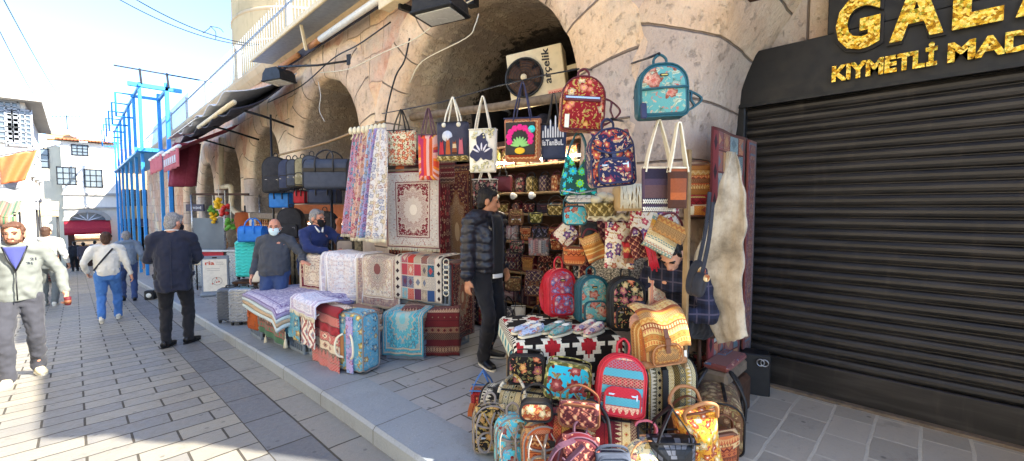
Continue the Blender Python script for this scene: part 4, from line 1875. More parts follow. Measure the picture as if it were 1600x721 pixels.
# blue steel frame in front of the wall
bf = thing('blue_steel_frame', 'tall bright blue steel scaffold frame along the arcade', 'scaffold', (2.0, 22.6, gz(22.6)))
gb = gz(22.6)
posts = [22.6, 25.0, 27.5, 30.0, 32.5, 35.0, 37.5]
zt6 = 6.7 - gb
for y in posts:
    m = MB()
    m.box((0, y - 22.6, zt6 / 2 - .8), (.11, .11, zt6 + 1.6), bev=.015)
    m.build('post', M['blue_paint'], bf)
for y in posts[:2]:
    m = MB()
    m.box((.85, y - 22.6, zt6 / 2 - .6), (.14, .14, zt6 + 1.5), bev=.015)
    m.build('post', M['blue_paint'], bf)
m = MB()
m.box((.5, 0, zt6 - .1), (1.7, .14, .16), bev=.01)
m.box((.4, 2.4, zt6 - .1), (1.0, .1, .12))
m.box((0, 7.4, zt6 - .12), (.08, 15.2, .1))
m.box((.85, 1.2, zt6 - .12), (.1, 2.4, .12))
m.build('beam', M['blue_paint'], bf)
for i, y in enumerate(posts):
    m = MB()
    q_ = y - 22.6
    m.tube([(0, q_, zt6 - .05), (-.58, q_, zt6 - .05), (-.58, q_, zt6 - 1.05), (0, q_, zt6 - 1.05)], .045, 4)
    if i:
        m.build('bracket', M['blue_paint'], bf)
m = MB()
zp = atX(245, 236, 2.4).z - gb
m.box((.5, 7, zp), (1.3, 15, .1))
m.box((.5, -.1, zp + .02), (1.5, .1, .2))
m.build('platform', M['blue_paint'], bf)
m = MB()
for y in posts[:1]:
    m.box((.9, y - 22.5, 1.6), (.12, .12, zp * 2 - 3.1))
m.build('platform_leg', M['dark_metal'], bf)
for x in (.05, .9):
    m = MB()
    m.box((x, .0, zt6 + .25), (.07, .09, .75), rot=Matrix.Rotation(R(-30), 4, 'X'))
    m.build('roof_strut', M['dark_metal'], bf)
m = MB()
m.box((.9, .4, zt6 + .6), (3.2, .05, .05))
m.build('purlin', M['dark_metal'], bf)
# canopies on the arcade further along
gc = thing('grey_awning', 'grey canvas awning with dark folded cloth above the small shops', 'awning', (3.4, 11.6, 4.2))
m = MB()


def cano(a, b):
    y = -2.0 + 5.6 * b
    return (-.02 - 1.25 * a, y, .35 - .62 * a - .1 * math.sin(a * PI) + .06 * math.sin(b * 26) * a - .13 * b)
m.sheet(cano, 8, 40, .02)
m.build('canvas', M['grey_canvas'], gc)
m = MB()
m.sheet(lambda a, b: (-.06 - 1.15 * a, -1.9 + 5.6 * b, .28 - .85 * a - .06 * math.sin(b * 20) * a - .15 * math.sin(a * PI)), 8, 40, .02)
m.build('lining', M['dark_canvas'], gc)
m = MB()
m.tube([(-1.2, -2.1, -.46), (-1.2, 1.2, -.5)], .045, 8)
m.build('front_bar', M['beige_paint'], gc)
for y in (-1.6, .9, 3.3):
    m = MB()
    m.tube([(.02, y, -.7), (-.6, y, -.55), (-1.2, y, -.45)], .025, 6)
    m.build('arm', M['dark_metal'], gc)
bc = thing('burgundy_awning', 'burgundy awning with a pale lettered valance hanging over the lane', 'awning', (3.4, 16.2, 3.6))
m = MB()
for y0, y1, zz in ((-2.4, .2, .0), (.5, 3.4, .1)):
    m.sheet(lambda a, b: (-.1 - 1.35 * a, y0 + (y1 - y0) * b, .45 - .75 * a + zz - .05 * math.sin(b * PI)), 6, 14, .015)
m.build('canvas', M['burgundy_canvas'], bc)
m = MB()
for y0, y1, zz in ((-2.4, .2, .0), (.5, 3.4, .1)):
    m.sheet(lambda a, b: (-1.46 - .03 * math.sin(b * 19), y0 + (y1 - y0) * b, -.3 + zz - .5 * a), 5, 24, .012)
m.build('valance', M['burgundy_pale'], bc)
m = MB()
for y0, y1, zz in ((-2.45, .25, .0), (.45, 3.45, .1)):
    m.tube([(-1.46, y0, -.28 + zz), (-1.46, y1, -.28 + zz)], .05, 8)
m.build('front_bar', M['white_paint'], bc)
m = MB()
m.sheet(lambda a, b: (-.9 + .3 * math.sin(b * 13) - .15 * a, -.3 + 1.1 * b, .1 - 1.3 * a), 8, 16, .015)
m.build('hanging_fold', M['burgundy_canvas'], bc)
m = MB()
for i, ch in enumerate('||||||'):
    m.box((-1.5, -2.0 + i * .36, -.55), (.012, .2, .16))
m.box((-1.496, -1.1, -.65), (.008, 2.1, .02))
m.build('worn_lettering', M['grey_canvas'], bc)
# striped shop awning behind it
sa = thing('striped_awning', 'small black and white striped awning edge beside the burgundy awning', 'awning', (3.4, 14.0, 4.35))
m = MB()
for i in range(16):
    m.box((-.75, -1.5 + i * .28, -.25), (1.2, .13, .02), rot=Matrix.Rotation(R(-22), 4, 'Y'))
m.build('dark_stripes', M['dark_canvas'], sa)
m = MB()
m.box((-.75, .65, -.275), (1.2, 4.4, .02), rot=Matrix.Rotation(R(-22), 4, 'Y'))
m.build('cloth', M['white_plastic'], sa)

# drain pipe
dp_ = MB()
P = [atX(346, 215, 3.36), atX(346, 285, 3.36), atX(352, 292, 3.34), atX(361, 293, 3.34), atX(362, 322, 3.34), atX(368, 332, 3.32), atX(374, 338, 3.32), atX(374, 372, 3.32)]
dp_.tube(cat(P, 4), .07, 10)
tag(dp_.build('drainpipe', M['beige_paint']), 'cream drainpipe bending down the stone pier by the food stall', 'pipe')

# ---------------------------------------------------------------- buildings across the lane and behind (their light and shade fall on the picture)
ob = thing('opposite_houses', 'row of plastered shop houses on the other side of the lane', 'building', (-3.6, 2, 0))
m = MB()
m.box((-2, 2.0, 3.6), (4, 15, 7.6))
m.build('wall', M['warm_plaster'], ob)
for i in range(5):
    for z in (1.6, 4.8):
        window(ob, (.04, -4 + i * 3.0, z), 1.2, 1.7, 2, (2, 3), axis='x')
# ------------------------------------------------------------------ bag builders (front = -y, standing on z = 0)
def backpack(name, label, loc, yaw, w, h, d, front, side, trim, group=None, pocket=True, tilt=0.0, roll=0.0, handle=None, straps=True, strap_mat=None, flap=False, tagm=None, pocketm=None, seed=0):
    t = thing(name, label, 'backpack', loc, yaw, group, tilt, roll)
    trim = M[trim]
    out = rrect(w, h, w * .12, 6, 0, min(w * .47, h * .4))
    m = MB()
    m.pillow(out, d, d * .15, .014, 0, 1)
    uo = random.Random(seed).random() * 3
    m.uv = [[(a + uo, b + uo * .7) for a, b in f] for f in m.uv]
    m.build('body', [M[front], M[side]], t)
    e = rrect(w * .97, h * .985, w * .12, 6, h * .008, min(w * .46, h * .39))
    m = MB()
    m.tube([(x, -d / 2 + d * .03, z) for x, z in e], .0055, 6, closed=True)
    m.build('piping', trim, t)
    m = MB()
    a0 = [q for q in rrect(w * 1.0, h * .99, w * .12, 6, h * .005, min(w * .46, h * .39)) if q[1] > h * .35]
    a0.sort(key=lambda q: math.atan2(q[1] - h * .5, q[0]) if q[1] > h * .2 else 0)
    m.tube([(x * 1.005, -d * .06, z) for x, z in a0], .005, 6)
    m.build('zipper', trim, t)
    if pocket:
        pm = MB()
        ph, pww = h * .42, w * .74
        pm.pillow([(x, z) for x, z in rrect(pww, ph, .03, 5, h * .05, .05)], d * .26, d * .05, .008, 0, 1)
        pm.uv = [[(a + uo + .31, b + uo) for a, b in f] for f in pm.uv]
        pm.v = [v + V((0, -d / 2 - d * .09, 0)) for v in pm.v]
        po = pm.build('front_pocket', [M[pocketm or front], trim], t)
        m = MB()
        m.tube([(x * .98, -d / 2 - d * .205, z) for x, z in rrect(pww, ph, .03, 5, h * .05, .05)], .0055, 6, closed=True)
        m.build('piping', trim, po)
        m = MB()
        m.box((0, -d / 2 - d * .225, h * .05 + ph * .74), (pww * .8, .008, .014), bev=.003)
        m.box((pww * .38, -d / 2 - d * .24, h * .05 + ph * .7), (.008, .006, .035))
        m.build('zip_puller', M['steel'], po)
    if flap:
        fm = MB()
        fm.sheet(lambda a, b: ((b - .5) * w * .86 * (1 - .12 * a), -d * .2 - d * .42 * math.sin(min(1, a * 1.25) * PI / 2), h * 1.0 - h * .02 - a * h * .42 * (1 - .25 * (2 * b - 1) ** 2)), 8, 10, .008, uv=lambda a, b: (uo + b * w, uo - a * h * .42))
        fm.build('flap', M[front], t)
        m = MB()
        m.tube([(x * w * .43, -d * .63 - .008, h * .56 + .25 * h * .42 * x * x) for x in [q / 5 - 1 for q in range(11)]], .007, 6)
        m.build('flap_edge', trim, t)
        m = MB()
        for x in (-w * .18, w * .18) if flap == 2 else (0,):
            m.box((x, -d * .66, h * .42), (.028, .012, h * .34))
            m.box((x, -d * .69, h * .42), (.04, .012, .03), bev=.004)
        m.build('buckle_strap', trim, t)
    m = MB()
    hh = handle or .07
    m.tube(cat([(-.035, 0, h * .985), (-.036, 0, h + hh * .6), (0, 0, h + hh), (.036, 0, h + hh * .6), (.035, 0, h * .985)], 5), .008, 7)
    m.build('top_handle', trim, t)
    if tagm:
        m = MB()
        m.box((0, -d / 2 - .016, h * .76), (w * .17, .008, h * .05), bev=.004)
        lo = m.build('name_plate', M['black_leather'], t)
        m = MB()
        m.box((0, -d / 2 - .021, h * .755), (w * .12, .006, h * .022))
        m.build('plate_inlay', M['brass'], lo)
    if straps:
        sm = M[strap_mat] if strap_mat else trim
        for s in (-1, 1):
            m = MB()
            m.tube(cat([(s * w * .12, d / 2 - .01, h * .95), (s * w * .28, d / 2 + .06, h * .8), (s * w * .4, d / 2 + .1, h * .45), (s * w * .42, d / 2 + .05, h * .15), (s * w * .4, d / 2 - .02, h * .06)], 6), .01, flat=(.035, .012), side=(1, .4 * s, 0))
            m.build('shoulder_strap', sm, t)
    return t


def side_loops(t, w, h, d, m_, s=1):
    """shoulder straps that hang out past one side, as on the bags hung by their backs"""
    for q, k in ((0.0, 1.0), (.05, .75)):
        m = MB()
        m.tube(cat([(s * w * .42, d * .5, h * (.78 - q)), (s * w * (.72), d * .5, h * .7), (s * w * (.9 * k + .05), d * .45, h * .5), (s * w * .78, d * .45, h * .3), (s * w * .45, d * .42, h * (.12 + q))], 7), .01, flat=(.03, .01), side=(0, 1, .2))
        m.build('shoulder_strap', M[m_], t)


def tote(name, label, loc, yaw, w, h, d, front, trim, hl=.3, hook=None, group=None, band=None, handle_m=None, tilt=0.0, roll=0.0, seed=0, cap=True, cat_='tote bag', spread=.17, knots=False):
    """flat hand bag; two handles of height hl rising to the point they hang from"""
    t = thing(name, label, cat_, loc, yaw, group, tilt, roll)
    m = MB()
    m.pillow(trap(w * .94, w, h, .025), d, d * .45, .012, 0, 0)
    uo = random.Random(seed).random() * 3
    m.uv = [[(a + uo, b + uo * .6) for a, b in f] for f in m.uv]
    m.build('body', M[front], t)
    if cap:
        m = MB()
        m.tube([(x, -d / 2 * math.cos(0), h - .004) for x in (-w * .49, w * .49)], .006, 6)
        m.tube([(x, d / 2, h - .004) for x in (-w * .49, w * .49)], .006, 6)
        m.build('rim', M[trim], t)
    if band:
        m = MB()
        m.pillow([(x, z) for x, z in rrect(w * .95, h * .15, .02, 4, -.002)], d * 1.06, d * .45, .012)
        m.build('base_band', M[band], t)
    hm = M[handle_m or trim]
    for s in (-1, 1):
        m = MB()
        y = s * d * .42
        tp = h + hl
        m.tube(cat([(-w * spread - .02, y, h - .03), (-w * spread, y, h + hl * .3), (-.012, y * .3, tp - .02), (0, y * .2, tp), (.012, y * .3, tp - .02), (w * spread, y, h + hl * .3), (w * spread + .02, y, h - .03)], 6), .009, flat=None if knots else (.026, .007), side=(0, 1, 0) if not knots else None)
        if knots and s < 0:
            for x in (-1, 1):
                m.ell((x * (w * spread + .02), y - .012, h - .03), (.024, .02, .024), 10, 6)
        m.build('handle', hm, t)
    return t


def duffel(name, label, loc, yaw, w, h, d, body, trim, group=None, handles=True, tilt=0.0, roll=0.0, seed=0, band=True, wheels=False, handle_m=None, cat_='travel bag'):
    t = thing(name, label, cat_, loc, yaw, group, tilt, roll)
    m = MB()
    m.pillow([(y, z) for y, z in rrect(d, h, d * .16, 5, 0, d * .36)], w, w * .06, .015, 0, 0, M=Matrix.Rotation(R(90), 4, 'Z'))
    uo = random.Random(seed).random() * 3
    m.uv = [[(a + uo, b + uo * .6) for a, b in f] for f in m.uv]
    m.build('body', M[body], t)
    trim = M[trim]
    for s in (-1, 1):
        m = MB()
        m.tube([(s * w * .485, y, z) for y, z in rrect(d * .97, h * .98, d * .16, 5, h * .01, d * .35)], .007, 6, closed=True)
        m.build('piping', trim, t)
    if band:
        m = MB()
        m.box((0, -d / 2 - .003, h * .62), (w * .97, .012, h * .13), bev=.004)
        m.box((0, d / 2 + .003, h * .62), (w * .97, .012, h * .13), bev=.004)
        m.build('side_band', trim, t)
    m = MB()
    m.box((0, -d * .12, h + .004), (w * .85, .022, .008), bev=.003)
    m.build('zipper', trim, t)
    if handles:
        for s in (-1, 1):
            m = MB()
            y = s * d * .5
            m.tube(cat([(-w * .2, y + s * .012, h * .55), (-w * .2, y + s * .012, h * .9), (-w * .16, y * .8, h + .07), (0, y * .5, h + .13), (w * .16, y * .8, h + .07), (w * .2, y + s * .012, h * .9), (w * .2, y + s * .012, h * .55)], 6), .011, 8)
            m.build('handle', M[handle_m] if handle_m else trim, t)
    return t


def handbag(name, label, loc, yaw, w, h, d, body, trim, group=None, flap=True, tilt=0.0, roll=0.0, strap=.25, seed=0, cat_='handbag', side=None):
    t = thing(name, label, cat_, loc, yaw, group, tilt, roll)
    m = MB()
    m.pillow(rrect(w, h, .04, 5, 0, .05), d, d * .16, .014, 0, 1)
    uo = random.Random(seed).random() * 3
    m.uv = [[(a + uo, b + uo * .6) for a, b in f] for f in m.uv]
    m.build('body', [M[body], M[side or trim]], t)
    m = MB()
    m.tube([(x, -d / 2 + d * .03, z) for x, z in rrect(w * .97, h * .96, .04, 5, h * .02, .05)], .0055, 6, closed=True)
    m.build('piping', M[trim], t)
    if flap:
        m = MB()
        m.sheet(lambda a, b: ((b - .5) * w * .95, -d * .1 - d * .5 * min(1, a * 2.2), h + .006 - max(0, a - .12) * h * .6 * (1 - .3 * (2 * b - 1) ** 2)), 8, 8, .007, uv=lambda a, b: (uo + b * w, uo - a * h * .5))
        m.build('flap', M[body], t)
    m = MB()
    m.tube(cat([(-w * .46, 0, h * .8), (-w * .42, 0, h + strap * .5), (0, 0, h + strap), (w * .42, 0, h + strap * .5), (w * .46, 0, h * .8)], 7), .008, flat=(.02, .007), side=(0, 1, 0))
    m.build('strap', M[trim], t)
    return t


def suitcase(label, loc, yaw, w, h, d, shell, group=None, tilt=0.0, roll=0.0, name='suitcase'):
    t = thing(name, label, 'suitcase', loc, yaw, group, tilt, roll)
    m = MB()
    m.pillow(rrect(w, h, .05, 5, .05), d, .035, .006)
    m.build('shell', M[shell], t)
    m = MB()
    n = 11
    for i in range(n):
        z = .09 + (h - .08) * i / (n - 1)
        for s in (-1, 1):
            m.tube([(x, s * (d / 2 + .008), z + .012 * math.sin(x * 60)) for x in [(-.46 + .92 * q / 12) * w for q in range(13)]], .009, 6)
    m.build('ribs', M[shell], t)
    m = MB()
    m.tube([(x * 1.004, 0, z) for x, z in rrect(w, h, .05, 5, .05)], .007, 6, closed=True)
    m.build('zipper', M['black_plastic'], t)
    m = MB()
    m.tube(cat([(-.07, 0, h + .04), (-.06, 0, h + .085), (.06, 0, h + .085), (.07, 0, h + .04)], 5), .011, 8)
    m.build('carry_handle', M['black_plastic'], t)
    for sx in (-1, 1):
        for sy in (-1, 1):
            m = MB()
            m.lathe([(.006, -.014), (.028, -.014), (.03, 0), (.028, .014), (.006, .014)], 14, M=Matrix.Translation(V((sx * w * .4, sy * d * .32, .03))) @ Matrix.Rotation(R(90), 4, 'Y'))
            m.box((sx * w * .4, sy * d * .32, .058), (.04, .04, .02))
            m.build('wheel', M['black_plastic'], t)
    return t


def rug(name, label, fn, nu, nv, thick, m_, cat_='carpet', group=None, fr=None, loc=(0, 0, 0), yaw=0.0, uv=None, parent=None):
    t = thing(name, label, cat_, loc, yaw, group)
    m = MB()
    m.sheet(fn, nu, nv, thick, uv or (lambda a, b: (b, 1 - a)))
    m.build('weave', M[m_], t)
    if fr:
        for e in (fr if isinstance(fr, tuple) else (fr,)):
            f = MB()
            n = 46
            for i in range(n):
                b = (i + .5) / n
                p, q = V(fn(e, b)), V(fn(abs(e - .04), b))
                dr = (p - q).normalized()
                if e == 1:
                    dr = (dr + V((0, 0, -.6))).normalized()
                f.tube([p, p + dr * .035 + V((random.uniform(-.006, .006), 0, -.004))], .004, 4)
            f.build('fringe', M['fringe'], t)
    return t


UPY = R(-58)


def hang(px, py, X=2.72):
    return atX(px, py, X)


# =================================================================== bags hung along the line over the pavement
def dims(x0, y0, x1, y1, X, yaw):
    """bottom centre, width and height in metres of something seen in that pixel box on plane X"""
    p = atX((x0 + x1) / 2, y1, X)
    t = dep(p)
    return p, (x1 - x0) * t / FOC / max(.5, math.cos(yaw + YAW)), (y1 - y0) * t / FOC


p, w_, h_ = dims(606, 205, 651, 259, 2.72, UPY)
tote('floral_handbag', 'cream handbag printed with red roses, black straps, left end of the hanging line', p, UPY, w_, h_, .12, 'cream_rose_print', 'black_leather', .24, seed=1)
p, w_, h_ = dims(594, 238, 622, 275, 2.86, UPY)
handbag('box_handbag', 'small dark brown box bag half hidden behind the red rose handbag', p, UPY, w_ * 1.2, h_ * .8, .1, 'black_leather', 'brown_leather', flap=False, strap=.2)
p, w_, h_ = dims(622, 258, 652, 275, 2.9, UPY)
handbag('rust_pouch', 'flat rust red pouch hanging below the red rose handbag', p, UPY, w_ * 1.3, h_, .05, 'rust_kilim', 'brown_leather', flap=False, strap=.1)
p, w_, h_ = dims(654, 212, 687, 282, 2.72, UPY)
tote('striped_tote', 'orange and pink striped slouchy tote on purple straps', p, UPY, w_, h_, .1, 'orange_stripe', 'plum_strap', .28, seed=2, spread=.2)
p, w_, h_ = dims(683, 193, 734, 252, 2.72, UPY)
t = tote('cat_tote', 'dark tote with coloured cats under a pale moon and white rope handles', p, UPY, w_, h_, .11, 'dark_canvas', 'black_leather', .25, handle_m='rope', seed=3, knots=True, band='gold_damask')
m = MB()
m.lathe([(w_ * .16, 0), (w_ * .16, .004), (.001, .005)], 20, M=Matrix.Translation(V((-w_ * .12, -.062, h_ * .63))) @ Matrix.Rotation(R(90), 4, 'X'))
m.build('moon_patch', M['grey_canvas'], t)
for i, mm in enumerate(('red_nylon', 'rust_fur', 'tan_stripe', 'burgundy_pale')):
    m = MB()
    x = (-.30 + .2 * i) * w_
    hh = h_ * (.36 + .06 * (i % 2))
    m.prism([(x - w_ * .07, h_ * .16), (x + w_ * .08, h_ * .16), (x + w_ * .06, h_ * .16 + hh * .6), (x + w_ * .045, h_ * .16 + hh), (x + .01, h_ * .16 + hh * .86), (x - .01, h_ * .16 + hh * .86), (x - w_ * .04, h_ * .16 + hh), (x - w_ * .05, h_ * .16 + hh * .55)], -.069, -.061)
    m.build('cat_patch', M[mm], t)
p, w_, h_ = dims(733, 203, 777, 270, 2.72, UPY)
t = tote('leaf_tote', 'tall cream tote with a large navy flower motif on long white handles', p, UPY, w_, h_, .07, 'paper', 'rope', .3, handle_m='rope', seed=4, spread=.2)
m = MB()
pts = []
for i in range(48):
    a = 2 * PI * i / 48
    r = .34 * w_ * (1 + .28 * math.cos(3 * (a - PI / 2)) + .1 * math.cos(9 * a))
    pts.append((r * math.cos(a), h_ * .52 + r * 1.25 * math.sin(a)))
m.prism(pts, -.052, -.044)
m.build('flower_patch', M['navy_leather'], t)
m = MB()
for a in (-60, -30, 0, 30, 60):
    q = Matrix.Translation(V((0, -.054, h_ * .42))) @ Matrix.Rotation(R(a), 4, 'Y')
    m.ell((0, 0, w_ * .24), (w_ * .035, .006, w_ * .14), 8, 6, M=q)
m.build('petals', M['lilac_drape'], t)
m = MB()
rnd = random.Random(5)
for i in range(34):
    x, z = rnd.uniform(-.42, .42) * w_, rnd.choice([rnd.uniform(.04, .25), rnd.uniform(.78, .96)]) * h_
    m.ell((x, -.05, z), (.007 + .01 * rnd.random(), .003, .014), 6, 4, rot=Matrix.Rotation(rnd.random() * 6, 4, 'Y'))
m.build('leaf_sprigs', M['olive_tapestry'], t)
p, w_, h_ = dims(740, 296, 776, 322, 3.5, UPY)
tote('dark_floral_bag', 'dark bag with pale blossoms hanging under the tall cream tote', p, UPY, w_ * 1.1, h_ * 1.6, .08, 'dark_rose', 'rope', .16, seed=6)
p, w_, h_ = dims(786, 187, 848, 254, 2.7, UPY)
t = tote('embroidered_tote', 'black tote embroidered with bright pink flowers and a green spray, dark straps', p, UPY, w_ * .92, h_, .12, 'rust_kilim', 'navy_leather', .3, handle_m='navy_leather', seed=7)
m = MB()
m.box((-.01, -.077, h_ * .52), (w_ * .72, .008, h_ * .74), bev=.003)
m.build('front_panel', M['seedboard'], t)
m = MB()
for i in range(9):
    a = R(-20 + 220 * i / 8)
    c = V((-.01 + w_ * .27 * math.cos(a), -.084, h_ * .53 + h_ * .24 * math.sin(a)))
    for k in range(6):
        b = 2 * PI * k / 6
        m.ell(c + V((math.cos(b) * .014, 0, math.sin(b) * .014)), (.014, .005, .014), 8, 5)
m.build('pink_flowers', mat('pink_thread', lambda: H('#d82a80'), .8), t)
m = MB()
for i in range(9):
    a = R(10 + 160 * i / 8)
    q = Matrix.Translation(V((-.01, -.083, h_ * .34))) @ Matrix.Rotation(a - R(90), 4, 'Y')
    m.ell((0, 0, w_ * .13), (.011, .004, w_ * .11), 6, 6, M=q)
m.build('green_spray', mat('green_thread', lambda: H('#8fc878'), .8), t)
m = MB()
m.ell((-.01, -.084, h_ * .24), (.045, .006, .028), 12, 6)
m.build('yellow_base', M['lemon_skin'], t)
m = MB()
m.lathe([(.03, 0), (.03, .006), (.001, .007)], 14, M=Matrix.Translation(V((w_ * .26, -.082, h_ * .72))) @ Matrix.Rotation(R(90), 4, 'X'))
m.build('blue_flower', M['turquoise_shell'], t)
p, w_, h_ = dims(850, 195, 880, 250, 2.85, UPY)
t = tote('city_tote', 'dark tote printed with a white city skyline and Istanbul, beside the red brocade backpack', p, UPY, w_ * 1.3, h_, .08, 'navy_nylon', 'black_leather', .25, seed=8, handle_m='black_leather')
m = MB()
textmesh(m, 'isTanBuL', .08, .002, .003, Matrix.Translation(V((-w_ * .52, -.055, h_ * .38))), fit=(w_ * 1.04, h_ * .16))
for i in range(9):
    x = -w_ * .5 + w_ * i / 8
    hh = (.05, .1, .07, .16, .09, .2, .08, .12, .05)[i] * .8
    m.box((x, -.054, h_ * .6 + hh / 2), (w_ * .07, .006, hh))
    m.ell((x, -.054, h_ * .6 + hh), (w_ * .04, .003, .02), 8, 5)
m.build('print', M['grey_canvas'], t)

# backpacks and bags in front of the pier
BY = R(-42)
p, w_, h_ = dims(873, 125, 940, 206, 2.55, BY)
t = backpack('backpack', 'red brocade backpack with gold flowers hung high by the stone pier', p, R(-46), w_, h_, .17, 'red_brocade', 'red_brocade', 'maroon_leather', pocket=False, straps=False, roll=R(3), seed=3)
m = MB()
m.box((-.01, -.1, h_ * .56), (w_ * .84, .012, h_ * .1), bev=.004)
m.build('pocket_flap', M['maroon_leather'], t)
m = MB()
m.box((-.01, -.108, h_ * .575), (w_ * .76, .006, .012))
m.build('zipper_teeth', M['steel'], t)
side_loops(t, w_, h_ * .95, .17, 'maroon_leather')
m = MB()
m.box((-w_ * .36, -.1, h_ * .14), (.03, .006, .09))
m.build('paper_tag', M['paper'], t)

p, w_, h_ = dims(997, 106, 1068, 186, 2.5, BY)
t = backpack('backpack', 'teal medallion backpack with dark teal sides hung highest on the pier', p, R(-50), w_ * 1.06, h_, .15, 'teal_medallion', 'teal_leather', 'teal_leather', pocket=False, straps=False, roll=R(-2), seed=5, tagm=1)
m = MB()
m.tube([(-w_ * .46, -.092, h_ * .5), (0, -.096, h_ * .52), (w_ * .5, -.09, h_ * .53)], .007, 6)
m.build('front_zipper', M['teal_leather'], t)
side_loops(t, w_, h_ * .8, .15, 'teal_leather')
m = MB()
m.box((-w_ * .45, -.1, h_ * .1), (.035, .02, .09), bev=.006)
m.build('tag_charm', M['navy_leather'], t)

p, w_, h_ = dims(922, 204, 990, 292, 2.45, BY)
backpack('backpack', 'navy tapestry rucksack with orange birds, flap and front pocket, hanging', p, R(-44), w_, h_, .16, 'navy_bird_tapestry', 'navy_bird_tapestry', 'navy_leather', flap=1, seed=7, roll=R(-5))
p, w_, h_ = dims(876, 246, 930, 305, 2.6, BY)
t = thing('hobo_bag', 'dark green slouch bag embroidered with lime leaves and blue flowers', 'shoulder bag', p, R(-46))
m = MB()
out = [(-.5, .02), (-.3, -.0), (.3, .0), (.5, .03), (.55, .3), (.5, .62), (.4, .9), (.22, 1.15), (.12, 1.0), (0, .82), (-.12, .86), (-.2, 1.1), (-.33, 1.25), (-.42, .8), (-.5, .4)]
m.pillow([(x * w_, z * h_ * .85) for x, z in [(q.x, q.y) for q in cat([(a, b, 0) for a, b in out], 3, True)]], .1, .035, .012)
m.build('body', M['green_suzani'], t)
m = MB()
m.tube(cat([(-w_ * .34, 0, h_ * .95), (-w_ * .2, 0, h_ * 1.35), (0, 0, h_ * 1.65), (.05, 0, h_ * 1.35), (w_ * .2, 0, h_ * .9)], 6), .012, flat=(.05, .012), side=(0, 1, 0))
m.build('strap', M['teal_leather'], t)
m = MB()
m.tube([(-w_ * .5, -.045, .03), (0, -.055, .01), (w_ * .5, -.045, .035)], .006, 6)
m.build('stitched_edge', M['steel'], t)

p, w_, h_ = dims(1001, 262, 1053, 332, 2.5, BY)
t = tote('striped_kilim_bag', 'purple brown striped kilim bag with white zigzags on long cream cords', p, R(-42), w_, h_, .03, 'purple_stripe', 'rope', .28, handle_m='rope', seed=9, cap=True, spread=.3)
m = MB()
for zz in (.07, .24):
    for k in range(2):
        m.tube([(x * w_ * .48, -.026, h_ * zz + .012 * math.cos(q * PI + k * PI)) for q, x in [(q, -1 + 2 * q / 16) for q in range(17)]], .0045, 5)
m.build('zigzag', M['paper'], t)
p2, w2, h2 = dims(1048, 262, 1068, 326, 2.52, BY)
tote('orange_striped_bag', 'red orange striped woven bag edge behind the purple kilim bag', p2, R(-42), w2 * 1.6, h2, .025, 'tan_stripe', 'rope', .26, handle_m='rope', seed=10, spread=.3)

# hooks and the line they hang on
for lb, pts, r in (('dark wire line with the hanging bags stretched along the arches', [atX(597, 178, 2.72), atX(690, 160, 2.72), atX(780, 134, 2.72), atX(850, 118, 2.72), atX(905, 108, 2.7)], .006),
                   ('thin iron rod from the pier carrying the highest backpack', [atX(1030, 84, 2.48), atX(1010, 92, 3.0), atX(985, 100, 3.55)], .009),
                   ('iron rod over the red brocade backpack', [atX(905, 112, 2.55), atX(915, 108, 3.0), atX(925, 110, 3.55)], .009),
                   ('iron rod holding the navy rucksack out from the pier', [atX(955, 186, 2.45), atX(965, 188, 3.0), atX(975, 190, 3.6)], .009),
                   ('wire holding the kilim bag cords at the pier', [atX(1028, 195, 2.5), atX(1025, 196, 3.1), atX(1022, 198, 3.6)], .007)):
    m = MB()
    m.tube(pts, r, 6)
    tag(m.build('wire', M['dark_metal']), lb, 'wire')

# =================================================================== hanging towels and the framed red carpet
TW = [(556, 205, 545, 366, 'pink_towel', 'pink flowered'), (568, 203, 556, 372, 'rose_towel', 'rose flowered'), (578, 202, 566, 370, 'blue_towel', 'pale blue flowered'), (588, 201, 574, 372, 'violet_towel', 'violet flowered'), (597, 200, 588, 374, 'lace_cream', 'cream lace patterned')]
for i, (xa, ya, xb, yb, mm, nm) in enumerate(TW):
    a_, b_ = atX(xa, ya, 2.72 - .05 * i), atX(xb, yb, 2.6 - .05 * i)
    wd = .17 if i < 4 else .26
    ax = V((.4, -.9, 0)).normalized()

    def fn(u, v, a_=a_, b_=b_, wd=wd, ax=ax, i=i):
        c = a_ + (b_ - a_) * u
        s_ = (v - .5) * wd * (.35 + .85 * u ** .6)
        f_ = .035 * math.sin(v * 11 + i * 2 + u * 1.5) * (.4 + .6 * u)
        return c + ax * s_ + V((-.9, -.4, 0)).normalized() * f_
    rug('woven_towel', '%s fringed runner, %s of the five hanging by the striped tote' % (nm, ('first from the left', 'second from the left', 'third', 'fourth from the left', 'last')[i]), fn, 24, 14, .008, mm, 'textile', 'runners hung in a bunch', fr=1, uv=lambda a, b, i=i: (b * .3 + i, a * 1.2))
m = MB()
for i in range(9):
    c = atX(548 + i * 6.5, 205 - i * .8, 2.66)
    m.ell(c, (.03, .035, .05), 8, 6)
    m.tube(cat([c, c + V((.02, -.03, -.06)), c + V((-.01, -.02, -.12))], 3), .008, 5)
tag(m.build('tassel_bunch', M['fringe']), 'cream knotted tassels gathered above the hanging runners', 'tassels')
a_, b_ = atD(604, 270, 5.1), atD(687, 272, 4.8)
b_.z = a_.z
hh = a_.z - atD(604, 386, 5.1).z
rug('hanging_carpet', 'wine red carpet with grey border hung at the front of the stall', lambda u, v: a_ + (b_ - a_) * v + V((0, 0, -hh * u)) + V((-.9, -.4, 0)) * (.012 * math.sin(v * 6 + u * 3)), 20, 16, .012, 'hung_red_carpet', fr=1)
m = MB()
m.tube([a_ + V((0, 0, .02)), b_ + V((0, 0, .02))], .014, 8)
tag(m.build('carpet_rod', M['old_wood']), 'wooden rod above the hung wine red carpet', 'rod')
